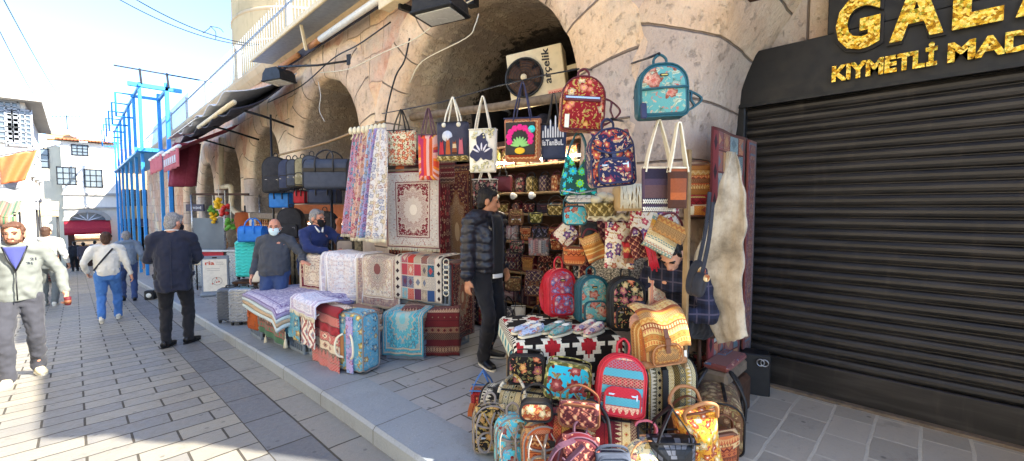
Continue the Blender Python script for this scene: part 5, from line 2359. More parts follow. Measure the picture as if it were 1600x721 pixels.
rug('hanging_carpet', 'narrow tan patterned rug edge behind the wine red hung carpet', lambda u, v: V((2.95, 0, 0)) * 0 + a_ + V((.2, .05, .16)) + (b_ - a_) * (.1 + .95 * v) + V((0, 0, -.3 * u)), 6, 8, .012, 'brown_stack_kilim')

# =================================================================== inside the big arch
beam = MB()
b0, b1 = atX(585, 193, 3.75), atX(905, 148, 3.75)
bd = (b1 - b0).normalized()
beam.tube([b0 - bd * .3, b0 + (b1 - b0) * .3 + V((0, 0, .012)), b0 + (b1 - b0) * .7 - V((0, 0, .01)), b1], [.055, .06, .052, .058], 10)
tag(beam.build('timber_pole', M['old_wood']), 'old round timber pole spanning the big arch under the fan unit', 'beam')
p = atX(846, 160, 4.0)
t = thing('fan_unit', 'tan boxed fan unit with dark round grille and lettering in the big arch', 'air conditioner', p, R(-62), None, 0, R(-7))
t.scale = (.82, .82, .82)
m = MB()
m.box((0, 0, .36), (.82, .36, .72), bev=.012)
m.build('case', M['beige_paint'], t)
m = MB()
T = Matrix.Translation(V((-.17, -.185, .34))) @ Matrix.Rotation(R(90), 4, 'X')
m.lathe([(.27, -.01), (.285, .0), (.285, .03), (.27, .035), (.255, .01), (.25, -.05), (.02, -.06)], 28, M=T)
m.lathe([(.262, -.012), (.262, .006), (.001, .006)], 28, M=T)
for k in range(1, 7):
    m.tube([(.04 * k * math.cos(2 * PI * i / 28), .04 * k * math.sin(2 * PI * i / 28), .03) for i in range(28)], .004, 5, closed=True, M=T)
for k in range(10):
    m.tube([(0, 0, .03), (.265 * math.cos(k * PI / 5), .265 * math.sin(k * PI / 5), .026)], .003, 5, M=T)
m.build('fan_shroud', M['black_plastic'], t)
m = MB()
for k in range(5):
    q = T @ Matrix.Rotation(R(72 * k), 4, 'Z')
    m.sheet(lambda a, b: ((.04 + .2 * a), (b - .5) * .12 * (1 + a), .017 + .012 * (b - .5)), 4, 4, .004, M=q)
m.build('fan_blades', M['dark_wood'], t)
m = MB()
m.lathe([(.045, .03), (.045, .05), (.001, .052)], 16, M=T)
m.build('hub', M['beige_paint'], t)
m = MB()
textmesh(m, 'arçelik', .18, .003, .004, Matrix.Translation(V((.24, -.184, .19))) @ Matrix.Rotation(R(-90), 4, 'Y'), fit=(.5, .13), slant=.1)
m.build('lettering', M['black_leather'], t)
m = MB()
m.box((.28, -.2, .0), (.26, .012, .17))
so = m.build('sticker', mat('sticker_peach', lambda: H('#e0a890'), .7), t)
m = MB()
textmesh(m, 'SARIYER', .06, .001, .003, Matrix.Translation(V((.165, -.207, .01))), fit=(.22, .05))
textmesh(m, 'KLİMA', .06, .001, .003, Matrix.Translation(V((.185, -.207, -.07))), fit=(.17, .06))
m.build('sticker_lettering', M['red_leather'], so)
# planks and rags on the upper back of the vault
bx = MB()
for (x, y, z, sx, sy, sz, mm) in ((5.6, 3.3, 3.9, .1, 1.3, .25, 0), (5.0, 3.5, 3.72, .08, 1.9, .06, 1)):
    bx.box((x, y, z), (sx, sy, sz), mi=mm)
o = bx.build('loft_planks', [M['dark_wood'], M['beige_paint']])
tag(o, 'brown loft boards with a pale batten high inside the big arch', 'planks')
lp = thing('loft_floor', 'dark timber loft floor above the bag shelves in the big arch', 'loft', (4.9, 4.2, 2.62))
m = MB()
m.box((.25, .2, .04), (1.6, 2.9, .07))
m.build('boards', M['dark_wood'], lp)
m = MB()
for i in range(4):
    m.box((-.3 + .4 * i, .2, -.03), (.07, 2.8, .08))
m.build('joists', M['dark_wood'], lp)
m = MB()
rnd = random.Random(9)
for i in range(16):
    c = V((rnd.uniform(.0, .8), rnd.uniform(-.2, 1.5), rnd.uniform(.15, .5)))
    m.ell(c, (rnd.uniform(.12, .3), rnd.uniform(.15, .35), rnd.uniform(.1, .25)), 12, 8, rot=Matrix.Rotation(rnd.random(), 4, 'Z'))
m.build('bundles', M['dark_canvas'], lp)
m = MB()
m.tube([atX(1000, 100, 9)] * 2, .01) if False else None
hp = thing('hanging_hoop', 'dark plastic bin with a pale ring up in the arch shadows', 'bin', (4.7, 5.1, 2.75))
m = MB()
m.lathe([(.02, 0), (.24, 0), (.3, .5), (.31, .5), (.28, .46), (.02, .05)], 24)
m.build('body', M['black_plastic'], hp)
m = MB()
m.tube([(.32 * math.cos(2 * PI * i / 28), .32 * math.sin(2 * PI * i / 28), .5) for i in range(28)], .018, 8, closed=True)
m.build('ring', M['grey_paint'], hp)

# shelf unit along the back wall
BX = 4.62
shelf = thing('shelf_unit', 'tall wooden shelf unit full of patterned bags inside the arch', 'shelves', (BX, 4.0, KERB - .1))
SHZ = [.32, .78, 1.22, 1.62, 1.92, 2.30]
for z in SHZ:
    m = MB()
    m.box((.02, 0, z), (.42, 2.5, .03), bev=.004)
    m.build('shelf', M['pale_wood'], shelf)
m = MB()
m.box((.25, 0, 1.25), (.03, 2.5, 2.6))
m.build('back_panel', M['dark_wood'], shelf)
for y in (-1.25, 1.25):
    m = MB()
    m.box((.02, y, 1.25), (.44, .04, 2.6))
    m.build('side_panel', M['dark_wood'], shelf)
m = MB()
m.tube([(-.2, -.9, 2.37), (-.2, 1.0, 2.37)], .014, 8)
m.build('strip_light', M['shelf_tube'], shelf)
m = MB()
for i in range(3):
    y = (.62, .25, -.1)[i]
    m.lathe([(.03, 0), (.03, .02), (.05, .05), (.05, .07), (.01, .08)], 12, M=Matrix.Translation(V((-.2, y, 1.88))) @ Matrix.Rotation(R(-90), 4, 'Y'))
m.build('spotlights', M['white_plastic'], shelf)

PAT = {'olive_damask': 'olive damask', 'gold_damask': 'gold damask', 'plum_damask': 'plum damask', 'grey_damask': 'grey damask', 'wine_damask': 'wine damask', 'dark_rose': 'dark floral', 'brown_tapestry': 'brown floral', 'rust_tapestry': 'rust floral', 'rust_kilim': 'rust kilim', 'grey_rose_kilim': 'grey rose striped', 'black_gold_tapestry': 'black gold floral', 'pewter_damask': 'pewter damask', 'olive_tapestry': 'olive floral', 'red_gold_kilim': 'red gold kilim', 'paisley_cream': 'cream paisley', 'tan_pouch_kilim': 'tan kilim', 'dark_kilim': 'dark kilim', 'paper': 'plain cream', 'maroon_leather': 'wine leather', 'red_brocade': 'red brocade', 'sky_tapestry': 'sky blue floral'}
ORD = ['first', 'second', 'third', 'fourth', 'fifth', 'sixth', 'seventh', 'eighth', 'ninth', 'tenth', 'eleventh', 'twelfth', 'thirteenth']
ROWS = [
    (2.30, 'top shelf', [('box', 'maroon_leather', .26), ('pack', 'olive_tapestry', .22), ('pack', 'gold_damask', .24), ('pack', 'brown_tapestry', .22), ('pack', 'dark_rose', .22), ('hand', 'wine_damask', .26), ('hand', 'rust_tapestry', .26)]),
    (1.92, 'second shelf from the top', [('pouch', 'grey_damask', .17), ('pouch', 'wine_damask', .16), ('pouch', 'olive_damask', .17), ('pouch', 'brown_tapestry', .16), ('pouch', 'dark_rose', .17), ('pouch', 'gold_damask', .16), ('pouch', 'plum_damask', .17), ('pouch', 'rust_tapestry', .16), ('pouch', 'grey_rose_kilim', .17), ('pouch', 'red_gold_kilim', .17), ('hand', 'olive_damask', .22)]),
    (1.62, 'third shelf from the top', [('hand', 'olive_damask', .2), ('pack', 'brown_tapestry', .18), ('hand', 'gold_damask', .22), ('hand', 'plum_damask', .2), ('hand', 'wine_damask', .2), ('hand', 'dark_kilim', .22), ('hand', 'sky_tapestry', .2), ('hand', 'rust_kilim', .2)]),
    (1.22, 'hanging shelf at waist height', [('hand', 'dark_rose', .22), ('tote', 'paisley_cream', .24), ('tote', 'grey_rose_kilim', .36), ('hand', 'rust_kilim', .2), ('hand', 'pewter_damask', .26), ('hand', 'red_gold_kilim', .2), ('hand', 'tan_pouch_kilim', .22), ('hand', 'black_gold_tapestry', .22)]),
    (.78, 'shelf under the waist', [('pack', 'brown_tapestry', .28), ('pack', 'olive_tapestry', .26), ('ruck', 'plum_damask', .28), ('hand', 'tan_pouch_kilim', .26), ('ruck', 'wine_damask', .26), ('ruck', 'rust_tapestry', .26), ('ruck', 'grey_damask', .26)]),
    (.32, 'bottom shelf', [('pack', 'red_brocade', .26), ('tote', 'paper', .24), ('duf', 'grey_rose_kilim', .32), ('duf', 'dark_kilim', .32), ('duf', 'rust_kilim', .32), ('hand', 'dark_rose', .28)]),
]
gap = {2.30: .36, 1.92: .33, 1.62: .25, 1.22: .35, .78: .38, .32: .4}
n_ = 0
for z, nm, items in ROWS:
    y = 4.0 + 1.18
    for i, (ty, mm, wd) in enumerate(items):
        rnd = random.Random(i * 17 + int(z * 100))
        yc = y - wd / 2
        y -= wd + rnd.uniform(.03, .06)
        if yc < 2.9:
            break
        hmax = gap[z] - .06
        if z == 2.30:
            hmax = .3
        loc = (BX - .04 - rnd.uniform(0, .06), yc, KERB - .1 + z + .016)
        lb = '%s %s, %s from left, %s' % (PAT[mm], {'box': 'box bag', 'pack': 'backpack', 'ruck': 'rucksack', 'pouch': 'pouch', 'hand': 'handbag', 'tote': 'tote', 'duf': 'barrel bag'}[ty], ORD[i], nm)
        yw = R(-90 + rnd.uniform(-14, 22))
        g = 'bags on the shelves'
        tr = rnd.choice(['black_leather', 'brown_leather', 'black_leather', 'maroon_leather'])
        if ty in ('pack', 'ruck'):
            backpack('shelf_backpack', lb, loc, yw, wd * .9, hmax * rnd.uniform(.9, 1), .13, mm, mm, tr, g, straps=False, flap=2 if ty == 'ruck' else False, pocket=True, seed=i, handle=.04)
        elif ty == 'tote':
            tote('shelf_tote', lb, loc, yw, wd * .95, hmax * .78, .1, mm, tr, .16, group=g, seed=i)
        elif ty == 'duf':
            duffel('shelf_barrel_bag', lb, loc, yw, wd * .95, .24, .2, mm, tr, g, seed=i, band=False)
        else:
            handbag('shelf_' + {'hand': 'handbag', 'pouch': 'pouch', 'box': 'box_bag'}[ty], lb, loc, yw, wd * .93, hmax * (.72 if ty == 'hand' else .82), .1, mm, tr, g, flap=ty == 'hand', strap=.05, seed=i, side=mm if ty != 'hand' else None)

# row of bags on the floor below the shelves
for i, (px, py, mm, nm) in enumerate(((742, 520, 'plum_damask', 'plum damask'), (760, 522, 'red_brocade', 'red brocade'), (778, 524, 'grey_damask', 'grey damask'), (722, 512, 'dark_kilim', 'dark kilim'), (806, 515, 'brown_tapestry', 'brown floral'))):
    p = onG(px, py, KERB)
    p.x = min(p.x, 4.2)
    duffel('floor_bag', '%s barrel bag on the floor behind the man in the padded jacket' % nm, (4.12, 4.75 - .3 * i if i != 3 else 5.05, KERB + gz(4)), R(-70), .3, .3, .24, mm, 'black_leather', 'bags on the shop floor', seed=i, band=False)

# carpets on the side wall of the shop
for i, (y, x, w2, zt, zb2, mm, lb) in enumerate(((5.55, 3.75, .6, 2.35, .4, 'dark_red_carpet', 'dark red medallion carpet hung just left of the man in the padded jacket'), (5.72, 4.3, .5, 2.55, .3, 'red_rug', 'narrow red runner with cream diamonds hung deeper inside the arch'), (5.45, 3.3, .5, 1.75, .2, 'dark_red_carpet', 'folded dark red carpet leaning near the patchwork rug'))):
    rug('wall_carpet', lb, lambda u, v, x=x, y=y, w2=w2, zt=zt, zb2=zb2: (x + w2 * (v - .5), y - .05 * math.sin(v * 5) - .12 * (1 - u) * (i == 2), zt + (zb2 - zt) * u), 14, 10, .02, mm, 'carpet')
rl = thing('tv_panel', 'grey framed shop window panel behind the hanging carpets', 'panel', (4.3, 5.85, 1.4))
m = MB()
m.box((0, 0, .5), (1.2, .06, 1.5), bev=.01)
m.build('frame', M['dark_wood'], rl)
m = MB()
m.box((0, -.035, .5), (1.05, .01, 1.35))
m.build('glass', M['glass_dark'], rl)

# =================================================================== rack and hung things beside the pier
post = thing('display_post', 'tall pale wooden post carrying the hung pouches beside the pile', 'post', onG(1066, 690, KERB))
pz = post.location.copy()
m = MB()
m.box((0, 0, 1.0), (.035, .035, 2.0), bev=.004)
m.build('upright', M['pale_wood'], post)
pp = atX(955, 340, 3.0)
rk = thing('hook_rack', 'short wooden rack with pegs and draped cream cloth among the hung pouches', 'rack', pp, R(-42))
m = MB()
m.box((0, 0, 0), (.42, .04, .03), bev=.006)
m.box((.1, .2, .02), (.03, .4, .03))
m.build('bar', M['pale_wood'], rk)
m = MB()
for x in (-.18, -.08, .02, .12, .19):
    m.tube([(x, -.01, .01), (x + .005, -.04, .05), (x + .01, -.05, .09)], .01, 7)
m.build('pegs', M['pale_wood'], rk)
m = MB()
m.sheet(lambda a, b: (-.2 + .4 * b, -.03 - .03 * math.sin(a * 3), .03 - .05 * a + .015 * math.sin(b * 30)), 4, 24, .008)
m.build('cream_trim', M['fringe'], rk)


def plate_cloth(name, label, px0, py0, px1, py1, X, yaw, mm, nu=10, nv=10, amp=.012, thick=.02, roll=0.0, cat_='pouch', uvs=(1, 1), strap=None, mid=None):
    p, w2, h2 = dims(px0, py0, px1, py1, X, yaw)
    t = thing(name, label, cat_, p + V((0, 0, h2 / 2)), yaw, None, 0, roll)
    m = MB()
    uo = random.Random(int(px0)).random()
    m.sheet(lambda a, b: ((b - .5) * w2, amp * math.sin(b * 7 + a * 4) - thick * .8 * math.sin(a * PI) * math.sin(b * PI), (.5 - a) * h2), nu, nv, thick, uv=lambda a, b: (uo * uvs[0] * 0 + b * uvs[0], (1 - a) * uvs[1]))
    m.build('cloth', M[mm], t)
    if mid:
        m = MB()
        m.sheet(lambda a, b: ((b - .5) * w2 * 1.01, -thick - .012 - .01 * math.sin(a * PI), (.5 - a * .52) * h2), 6, 6, .008, uv=lambda a, b: (b * w2, a * h2 * .5))
        m.build('flap', M[mid], t)
    if strap:
        m = MB()
        m.tube(cat([(-w2 * .4, 0, h2 * .48), (-w2 * .2, 0, h2 * .5 + strap * .7), (0, 0, h2 * .5 + strap), (w2 * .3, 0, h2 * .5 + strap * .5), (w2 * .42, 0, h2 * .46)], 5), .008, 6)
        m.build('strap', M['maroon_leather'], t)
    return t


plate_cloth('kilim_pouch', 'tilted yellow green kilim pouch at the left of the rack', 912, 366, 944, 408, 2.95, R(-42), 'yellow_kilim', uvs=(.3, .3), roll=R(-20), strap=.05)
plate_cloth('cushion_cover', 'cream paisley cushion cover hung below the wooden rack', 945, 348, 992, 420, 3.0, R(-42), 'paisley_cream', uvs=(.3, .42), roll=R(3), cat_='cushion cover')
plate_cloth('leopard_cloth', 'spotted black and cream cloth hung low behind the backpacks', 925, 395, 1018, 492, 3.3, R(-42), 'leopard_cloth', uvs=(.6, .6), cat_='textile', amp=.02)
plate_cloth('rose_hanging', 'cream hanging with large red rosette and red stripe behind the yellow bag', 1012, 345, 1058, 480, 3.2, R(-42), 'rose_runner', cat_='textile')
plate_cloth('rose_hanging', 'paisley edged cloth hung beneath the purple kilim bag', 985, 326, 1062, 400, 3.1, R(-42), 'paisley_cream', uvs=(.5, .4), cat_='textile', amp=.02)
plate_cloth('wine_hanging', 'deep wine velvet strip hung between the cushion cover and rosette cloth', 905, 345, 1012, 470, 3.38, R(-42), 'wine_damask', uvs=(.6, .8), cat_='textile')
plate_cloth('flap_pouch', 'tilted yellow floral pouch with brown woven flap at the right of the rack', 1010, 344, 1062, 396, 2.8, R(-40), 'pale_kilim', uvs=(.35, .3), roll=R(27), strap=.06, mid='tan_pouch_kilim', thick=.035)
t = plate_cloth('red_pouch', 'small dark pouch with red tassels between cushion cover and yellow pouch', 985, 368, 1008, 405, 2.9, R(-42), 'wine_damask', uvs=(.2, .3), roll=R(-12), strap=.06)
m = MB()
rnd = random.Random(3)
for i in range(16):
    x = .07 + rnd.uniform(-.03, .04)
    m.tube(cat([(.06, -.04, .1), (x, -.05, .02), (x + rnd.uniform(-.02, .02), -.05, -.16 + rnd.uniform(-.04, .02))], 3), .006, 5)
m.build('tassel', M['red_leather'], t)
plate_cloth('triangle_pouch', 'small black triangle patterned pouch hung beside the red tassels', 974, 378, 990, 412, 2.9, R(-42), 'red_gold_kilim', uvs=(.15, .2), strap=.04)
# little bags between the shelves and the pier
handbag('hanging_bag', 'star shaped rose patterned bag hung at the right end of the shelves', atX(872, 378, 3.1), R(-50), .2, .2, .06, 'paisley_cream', 'maroon_leather', strap=.14, flap=False, seed=31, roll=R(45))
handbag('hanging_bag', 'sky blue scalloped bag hung under the dark green slouch bag', atX(898, 352, 2.9), R(-50), .2, .16, .06, 'sky_tapestry', 'teal_leather', strap=.12, flap=False, seed=32)
handbag('hanging_bag', 'long pale grey clutch hung just below the dark green slouch bag', atX(908, 318, 2.75), R(-46), .26, .07, .05, 'lace_cream', 'teal_leather', strap=.05, flap=False, seed=33)
handbag('hanging_bag', 'black leather bucket bag hung left of the yellow green pouch', atX(920, 385, 3.0), R(-46), .13, .2, .08, 'black_leather', 'black_leather', strap=.12, flap=True, seed=34)
handbag('hanging_bag', 'red brown kilim wallet bag above the red medallion backpack', atX(898, 414, 3.0), R(-60), .2, .15, .07, 'rust_kilim', 'brown_leather', strap=.1, flap=True, seed=35)
p = atX(938, 338, 2.9)
t = thing('wicker_basket', 'small basket heaped with cream wool above the wooden rack', 'basket', p, R(-42))
m = MB()
m.lathe([(.02, 0), (.1, 0), (.13, .09), (.135, .1), (.115, .095), (.02, .02)], 18)
m.build('basket', M['gold_damask'], t)
m = MB()
rnd = random.Random(4)
for i in range(14):
    m.ell((rnd.uniform(-.08, .08), rnd.uniform(-.08, .08), .11 + rnd.uniform(0, .05)), (.05, .05, .03), 8, 6)
m.build('wool', M['fringe'], t)
p = atX(983, 330, 2.95)
t = thing('stone_block', 'pale straw bundle and stone block on the pier behind the kilim bag', 'bundle', p, R(-42))
m = MB()
m.box((0, 0, .1), (.22, .2, .2), bev=.03)
m.build('block', M['ochre_plaster'], t)
m = MB()
for i in range(30):
    x = -.1 + .2 * i / 29
    m.tube([(x, -.1, .2), (x + rnd.uniform(-.02, .02), -.13, .1), (x + rnd.uniform(-.02, .02), -.12, .02)], .006, 4)
m.build('straw', M['fringe'], t)

# black sling bags by the post
for i, (px0, px1, py0, py1, lb) in enumerate(((1068, 1090, 405, 462, 'large black sling bag with floral panel hung on the pale post'), (1080, 1096, 425, 464, 'smaller black sling bag with floral panel overlapping the larger one'))):
    p, w2, h2 = dims(px0, py0, px1, py1, 2.62 - i * .06, R(-40))
    t = thing('sling_bag', lb, 'shoulder bag', p, R(-35), None, 0, R(14))
    m = MB()
    m.pillow([(x * w2 * .5, z) for x, z in [(math.sin(a) * (1 if a < PI else 1), h2 / 2 - h2 / 2 * math.cos(a)) for a in [2 * PI * q / 20 for q in range(20)]]], .09, .04, .01)
    m.build('body', M['black_nylon'], t)
    m = MB()
    m.pillow([(x * w2 * .26, h2 * .42 + z * .3) for x, z in [(math.sin(a), h2 / 2 - h2 / 2 * math.cos(a) - h2 * .5) for a in [2 * PI * q / 16 for q in range(16)]]], .03, .01, .004)
    for q in range(len(m.v)):
        m.v[q] = m.v[q] + V((0, -.05, .06))
    m.build('floral_panel', M['rust_tapestry'], t)
    m = MB()
    m.tube(cat([(0, 0, h2 * .97), (-.01, 0, h2 + .2), (-.03, .02, h2 + .42)], 5), .01, flat=(.026, .008), side=(1, .2, 0))
    m.build('strap', M['black_nylon'], t)

# hide, rugs and pouches at the right jamb
ha, hb = atX(1143, 240, 3.45), None


def hidefn(a, b):
    pxl = 1139 + (1088 - 1139) * min(1, a / .55) ** .9 + (max(0, a - .62) / .38) * 34 * (1 if a > .62 else 0)
    pxr = 1148 + (1172 - 1148) * min(1, a / .85)
    py = 238 + (540 - 238) * a
    px = pxl + (pxr - pxl) * b
    py -= 14 * a * b
    p = atX(px, py, 3.12 + .05 * b)
    return p + V((-.03 * math.sin(b * 5 + a * 4), -.03 * math.sin(a * 6), 0)) + V((mnoise.noise(V((a * 9, b * 7, 0))), mnoise.noise(V((a * 9, b * 7, 4))), mnoise.noise(V((a * 14, b * 9, 7)))) ) * .012


t = thing('goat_hide', 'pale beige goat hide hanging long beside the shutter', 'hide', (0, 0, 0))
m = MB()
m.sheet(hidefn, 40, 16, .02)
m.build('pelt', M['goat_hide'], t)
rug('jamb_carpet', 'long mosaic rug with pink border on the jamb behind the hide', lambda u, v: (3.36 + .8 * v, 1.19 - .01 * math.sin(v * 8), 2.35 - 2.0 * u), 10, 8, .015, 'tile_rug', 'carpet')
rug('jamb_carpet', 'narrow pink panel rug rolled at the corner of the shutter', lambda u, v: (4.1 + .22 * v, 1.15, 2.33 - 1.9 * u), 8, 4, .02, 'pink_panel_rug', 'carpet')
for i in range(5):
    p = atX(1088, 338 - i * 15, 3.42)
    handbag('stacked_wallet', '%s tan woven wallet from the top beside the pier edge' % ['fifth', 'fourth', 'third', 'second', 'first'][i], p, R(-52), .2, .1, .06, ('pouch_mosaic', 'red_gold_kilim', 'tan_pouch_kilim', 'rust_kilim', 'tan_pouch_kilim')[i], 'brown_leather', 'wallets stacked by the pier', flap=True, strap=.03, seed=40 + i)
sb = thing('timber_step', 'low weathered timber step with a folded mat under the goat hide', 'step', (3.48, 1.06, KERB))
m = MB()
m.box((.0, .03, .15), (.5, .22, .3), bev=.03)
m.build('stone', M['dark_wood'], sb)
m = MB()
m.box((.0, .05, .36), (.48, .2, .1), bev=.02)
m.build('board', M['old_wood'], sb)
m = MB()
m.box((.0, .04, .435), (.44, .18, .05), bev=.015)
m.build('folded_mat', M['pink_panel_rug'], sb)
p = atZ(1148, 598, KERB + .02)
t = thing('black_cabinet', 'low black box with a metal key ring beside the shutter', 'box', (4.12, 1.06, KERB), R(-70))
m = MB()
m.box((0, 0, .18), (.22, .18, .36), bev=.01)
m.build('case', M['black_plastic'], t)
m = MB()
for k in range(2):
    m.tube([(.03 + .03 * k + .028 * math.cos(2 * PI * i / 18), -.11, .3 + .028 * math.sin(2 * PI * i / 18)) for i in range(18)], .005, 6, closed=True)
m.build('key_ring', M['steel'], t)

# =================================================================== the pile on the corner
TZ = .76
tb = thing('display_table', 'low display table under the black and cream kilim cloth', 'table', (2.79, 2.21, KERB))
tyaw = R(-36)
tb.rotation_euler = (0, 0, tyaw)
TWd, TD, TH = .82, .75, TZ - KERB - .02
m = MB()
m.box((0, 0, TH - .02), (TWd - .04, TD - .04, .03))
m.build('top', M['pale_wood'], tb)
for x in (-1, 1):
    for y in (-1, 1):
        m = MB()
        m.box((x * (TWd / 2 - .06), y * (TD / 2 - .06), (TH - .04) / 2), (.045, .045, TH - .04))
        m.build('leg', M['pale_wood'], tb)


def tcloth(a, b):
    # a runs front hem -> top -> back, b across; the right end also falls
    L1, L2 = .46, TD
    s = a * (L1 + L2)
    x = (b - .5) * (TWd + .3)
    dx = max(0, abs(x) - TWd / 2)
    x = math.copysign(min(abs(x), TWd / 2 + .012 + dx * .1), x)
    if s < L1:
        y, z = -TD / 2 - .015 - .012 * math.sin(b * 14) * (1 - s / L1), TH + .01 - (L1 - s)
    else:
        y, z = -TD / 2 + (s - L1), TH + .012
    return (x, y, z - dx)


rug('kilim_cloth', 'black and cream combed kilim with red stars draped over the display table', tcloth, 30, 34, .008, 'table_kilim', 'kilim', loc=tb.location, yaw=tyaw, uv=lambda a, b: (b, a * 1.21))


def tpos(x, y, z=None):
    c, s = math.cos(tyaw), math.sin(tyaw)
    return V((tb.location.x + x * c - y * s, tb.location.y + x * s + y * c, TZ + .008 if z is None else z))


def shoe_pair(label, x, y, yaw, body, sole, lace, slip=False):
    t = thing('shoe_pair', label, 'shoes', tpos(x, y - .115), yaw)
    for i, s in enumerate((-1, 1)):
        m = MB()
        T = Matrix.Translation(V((s * .048, -.012 * i, 0))) @ Matrix.Rotation(R(4 * s), 4, 'Z')
        n = 14
        rings = []
        for k in range(13):
            q = k / 12
            yy = .115 - .235 * q
            wd = .032 + .012 * math.sin(min(1, q * 1.15) * PI) if q < .93 else .022
            if q in (0.0,):
                wd = .02
            hh = .062 - .02 * q - .018 * max(0, q - .45)
            if q > .93:
                hh = .018
            rings.append([V((wd * math.cos(2 * PI * j / n), yy, .014 + max(0, hh * (.5 + .5 * math.sin(2 * PI * j / n))))) for j in range(n)])
        m.rings(rings, 0, M=T)
        uo = random.Random(int(x * 100)).random()
        m.uv = [[(a + uo, b + uo) for a, b in f] for f in m.uv]
        so = m.build('shoe', M[body], t)
        m = MB()
        m.rings([[V((p.x * 1.08, p.y, z)) for p in [V((w_ * sg, yy, 0)) for sg, lst in ((1, range(13)), (-1, range(12, -1, -1))) for w_, yy in [(.031 + .012 * math.sin(min(1, k / 12 * 1.15) * PI) if 0 < k < 12 else .02, .118 - .24 * k / 12) for k in lst]]] for z in (0.0, .016)], 0, False, M=T)
        m.build('sole', M[sole], so)
        m = MB()
        if slip:
            m.ell((0, .06, .064), (.026, .045, .012), 12, 6, M=T)
            m.build('opening', M['paper'], so)
        else:
            m.ell((0, .07, .07), (.024, .035, .01), 12, 6, M=T)
            for k in range(4):
                yy = .03 - .018 * k
                m.tube([(-.026, yy, .062 - .004 * k), (.0, yy - .006, .075 - .005 * k), (.026, yy, .062 - .004 * k)], .005, 5, M=T)
            m.tube(cat([(.0, .03, .075), (.03, .02, .08), (.035, -.01, .07), (.01, 0.0, .078)], 4), .004, 5, M=T)
            m.build('laces', M[lace], so)
    return t


shoe_pair('pale blue and white patterned laced canvas shoes on the kilim table', -.28, -.10, R(-100), 'blue_towel', 'fringe', 'paper')
shoe_pair('mint green slip-on canvas shoes, middle pair on the kilim table', -.06, -.12, R(-95), 'teal_medallion', 'fringe', 'paper', True)
shoe_pair('coral striped laced canvas shoes, nearest pair on the kilim table', .20, -.14, R(-92), 'rose_towel', 'fringe', 'paper')


def on(px, py, z):
    return atZ(px, py, z)


def sized(px0, py0, px1, py1, z, dy=0):
    """stands on height z; base centre, width, height from the pixel box"""
    p = atZ((px0 + px1) / 2, py1, z)
    k = dep(p) / FOC
    return p, (px1 - px0) * k, (py1 - py0) * k


p, w2, h2 = sized(851, 418, 897, 492, .80)
backpack('backpack', 'red backpack with blue medallions standing behind the shoes', p, R(-28), w2 * .98, h2 * .98, .15, 'red_blue_medallion', 'red_leather', 'red_leather', seed=11, tagm=1, handle=.1, tilt=R(-4))
p, w2, h2 = sized(898, 430, 950, 502, .79)
backpack('backpack', 'light teal backpack with medallions standing between red and black ones', p, R(-36), w2 * .92, h2, .16, 'teal_medallion', 'teal_leather', 'teal_leather', seed=12, tagm=1, tilt=R(-4))
p, w2, h2 = sized(947, 432, 1008, 514, .78)
backpack('backpack', 'black backpack with orange and pink roses standing on the kilim table', p, R(-42), w2 * .9, h2, .16, 'black_rose_tapestry', 'black_leather', 'black_leather', seed=13, tilt=R(-4))

# suitcase stack under the yellow bag
p, w2, h2 = sized(1008, 566, 1062, 682, KERB)
t = duffel('kilim_case', 'tall black and gold kilim trunk bag standing under the yellow bag', p + V((0.02, .02, 0)), R(-38), .36, .56, .3, 'black_gold_kilim', 'black_leather', seed=14, band=False, handles=False)
m = MB()
m.tube(cat([(-.06, -.16, .53), (-.06, -.175, .3), (-.055, -.17, .04)], 4), .01, flat=(.04, .008), side=(1, 0, 0))
m.build('luggage_strap', M['black_leather'], t)
ZB = KERB + .575
p = atZ(1028, 566, ZB)
t = thing('backpack', 'large yellow kilim roll-top backpack with tan straps on the kilim trunk', 'backpack', p, R(-32), None, R(-3), R(-3))
wy, hy, dy_ = .32, .36, .2
m = MB()
m.pillow(rrect(wy, hy * .8, .04, 5, 0, .07), dy_, .06, .015)
m.build('body', M['yellow_kilim'], t)
m = MB()
m.sheet(lambda a, b: ((b - .5) * wy * 1.02, .08 - .19 * math.sin(a * PI * .5) - .03 * a, hy * .72 + .13 * math.cos(a * PI * .55) + .015 * math.sin(b * 9) - max(0, a - .5) * .24), 10, 12, .012, uv=lambda a, b: (b * wy, a * .3 + .4))
m.build('flap', M['yellow_kilim'], t)
m = MB()
m.pillow(rrect(wy * .66, hy * .36, .03, 5, .03, .06), .07, .03, .01)
m.v = [v + V((-.02, -.12, 0)) for v in m.v]
po = m.build('front_pocket', M['tan_pouch_kilim'], t)
m = MB()
m.tube([(x - .02, -.155, z) for x, z in rrect(wy * .66, hy * .36, .03, 5, .03, .06)], .006, 6, closed=True)
m.build('piping', M['tan_leather'], po)
m = MB()
m.tube(cat([(-.02, -.14, hy * .72), (-.02, -.16, hy * .5), (-.02, -.16, .1)], 4), .01, flat=(.03, .008), side=(1, 0, 0))
m.box((-.02, -.165, hy * .5), (.04, .012, .05), bev=.004)
m.build('buckle_strap', M['brown_leather'], t)
m = MB()
m.tube(cat([(wy * .3, .06, hy * .8), (wy * .36, .08, hy * 1.05), (wy * .45, .06, hy * .95), (wy * .47, .02, hy * .5), (wy * .46, 0, .02)], 6), .01, flat=(.045, .012), side=(0, 1, 0))
m.tube([(x, -.02, z) for x, z in rrect(wy * 1.02, hy * .5, .04, 5, 0, .05) if z < .1], .012, 6)
m.build('shoulder_strap', M['tan_leather'], t)
m = MB()
m.pillow(rrect(wy * 1.02, .05, .02, 4, -.002), dy_ * 1.04, .06, .01)
m.build('base', M['tan_leather'], t)
m = MB()
m.box((wy * .47, -.09, .06), (.02, .006, .05))
m.build('paper_tag', M['paper'], t)

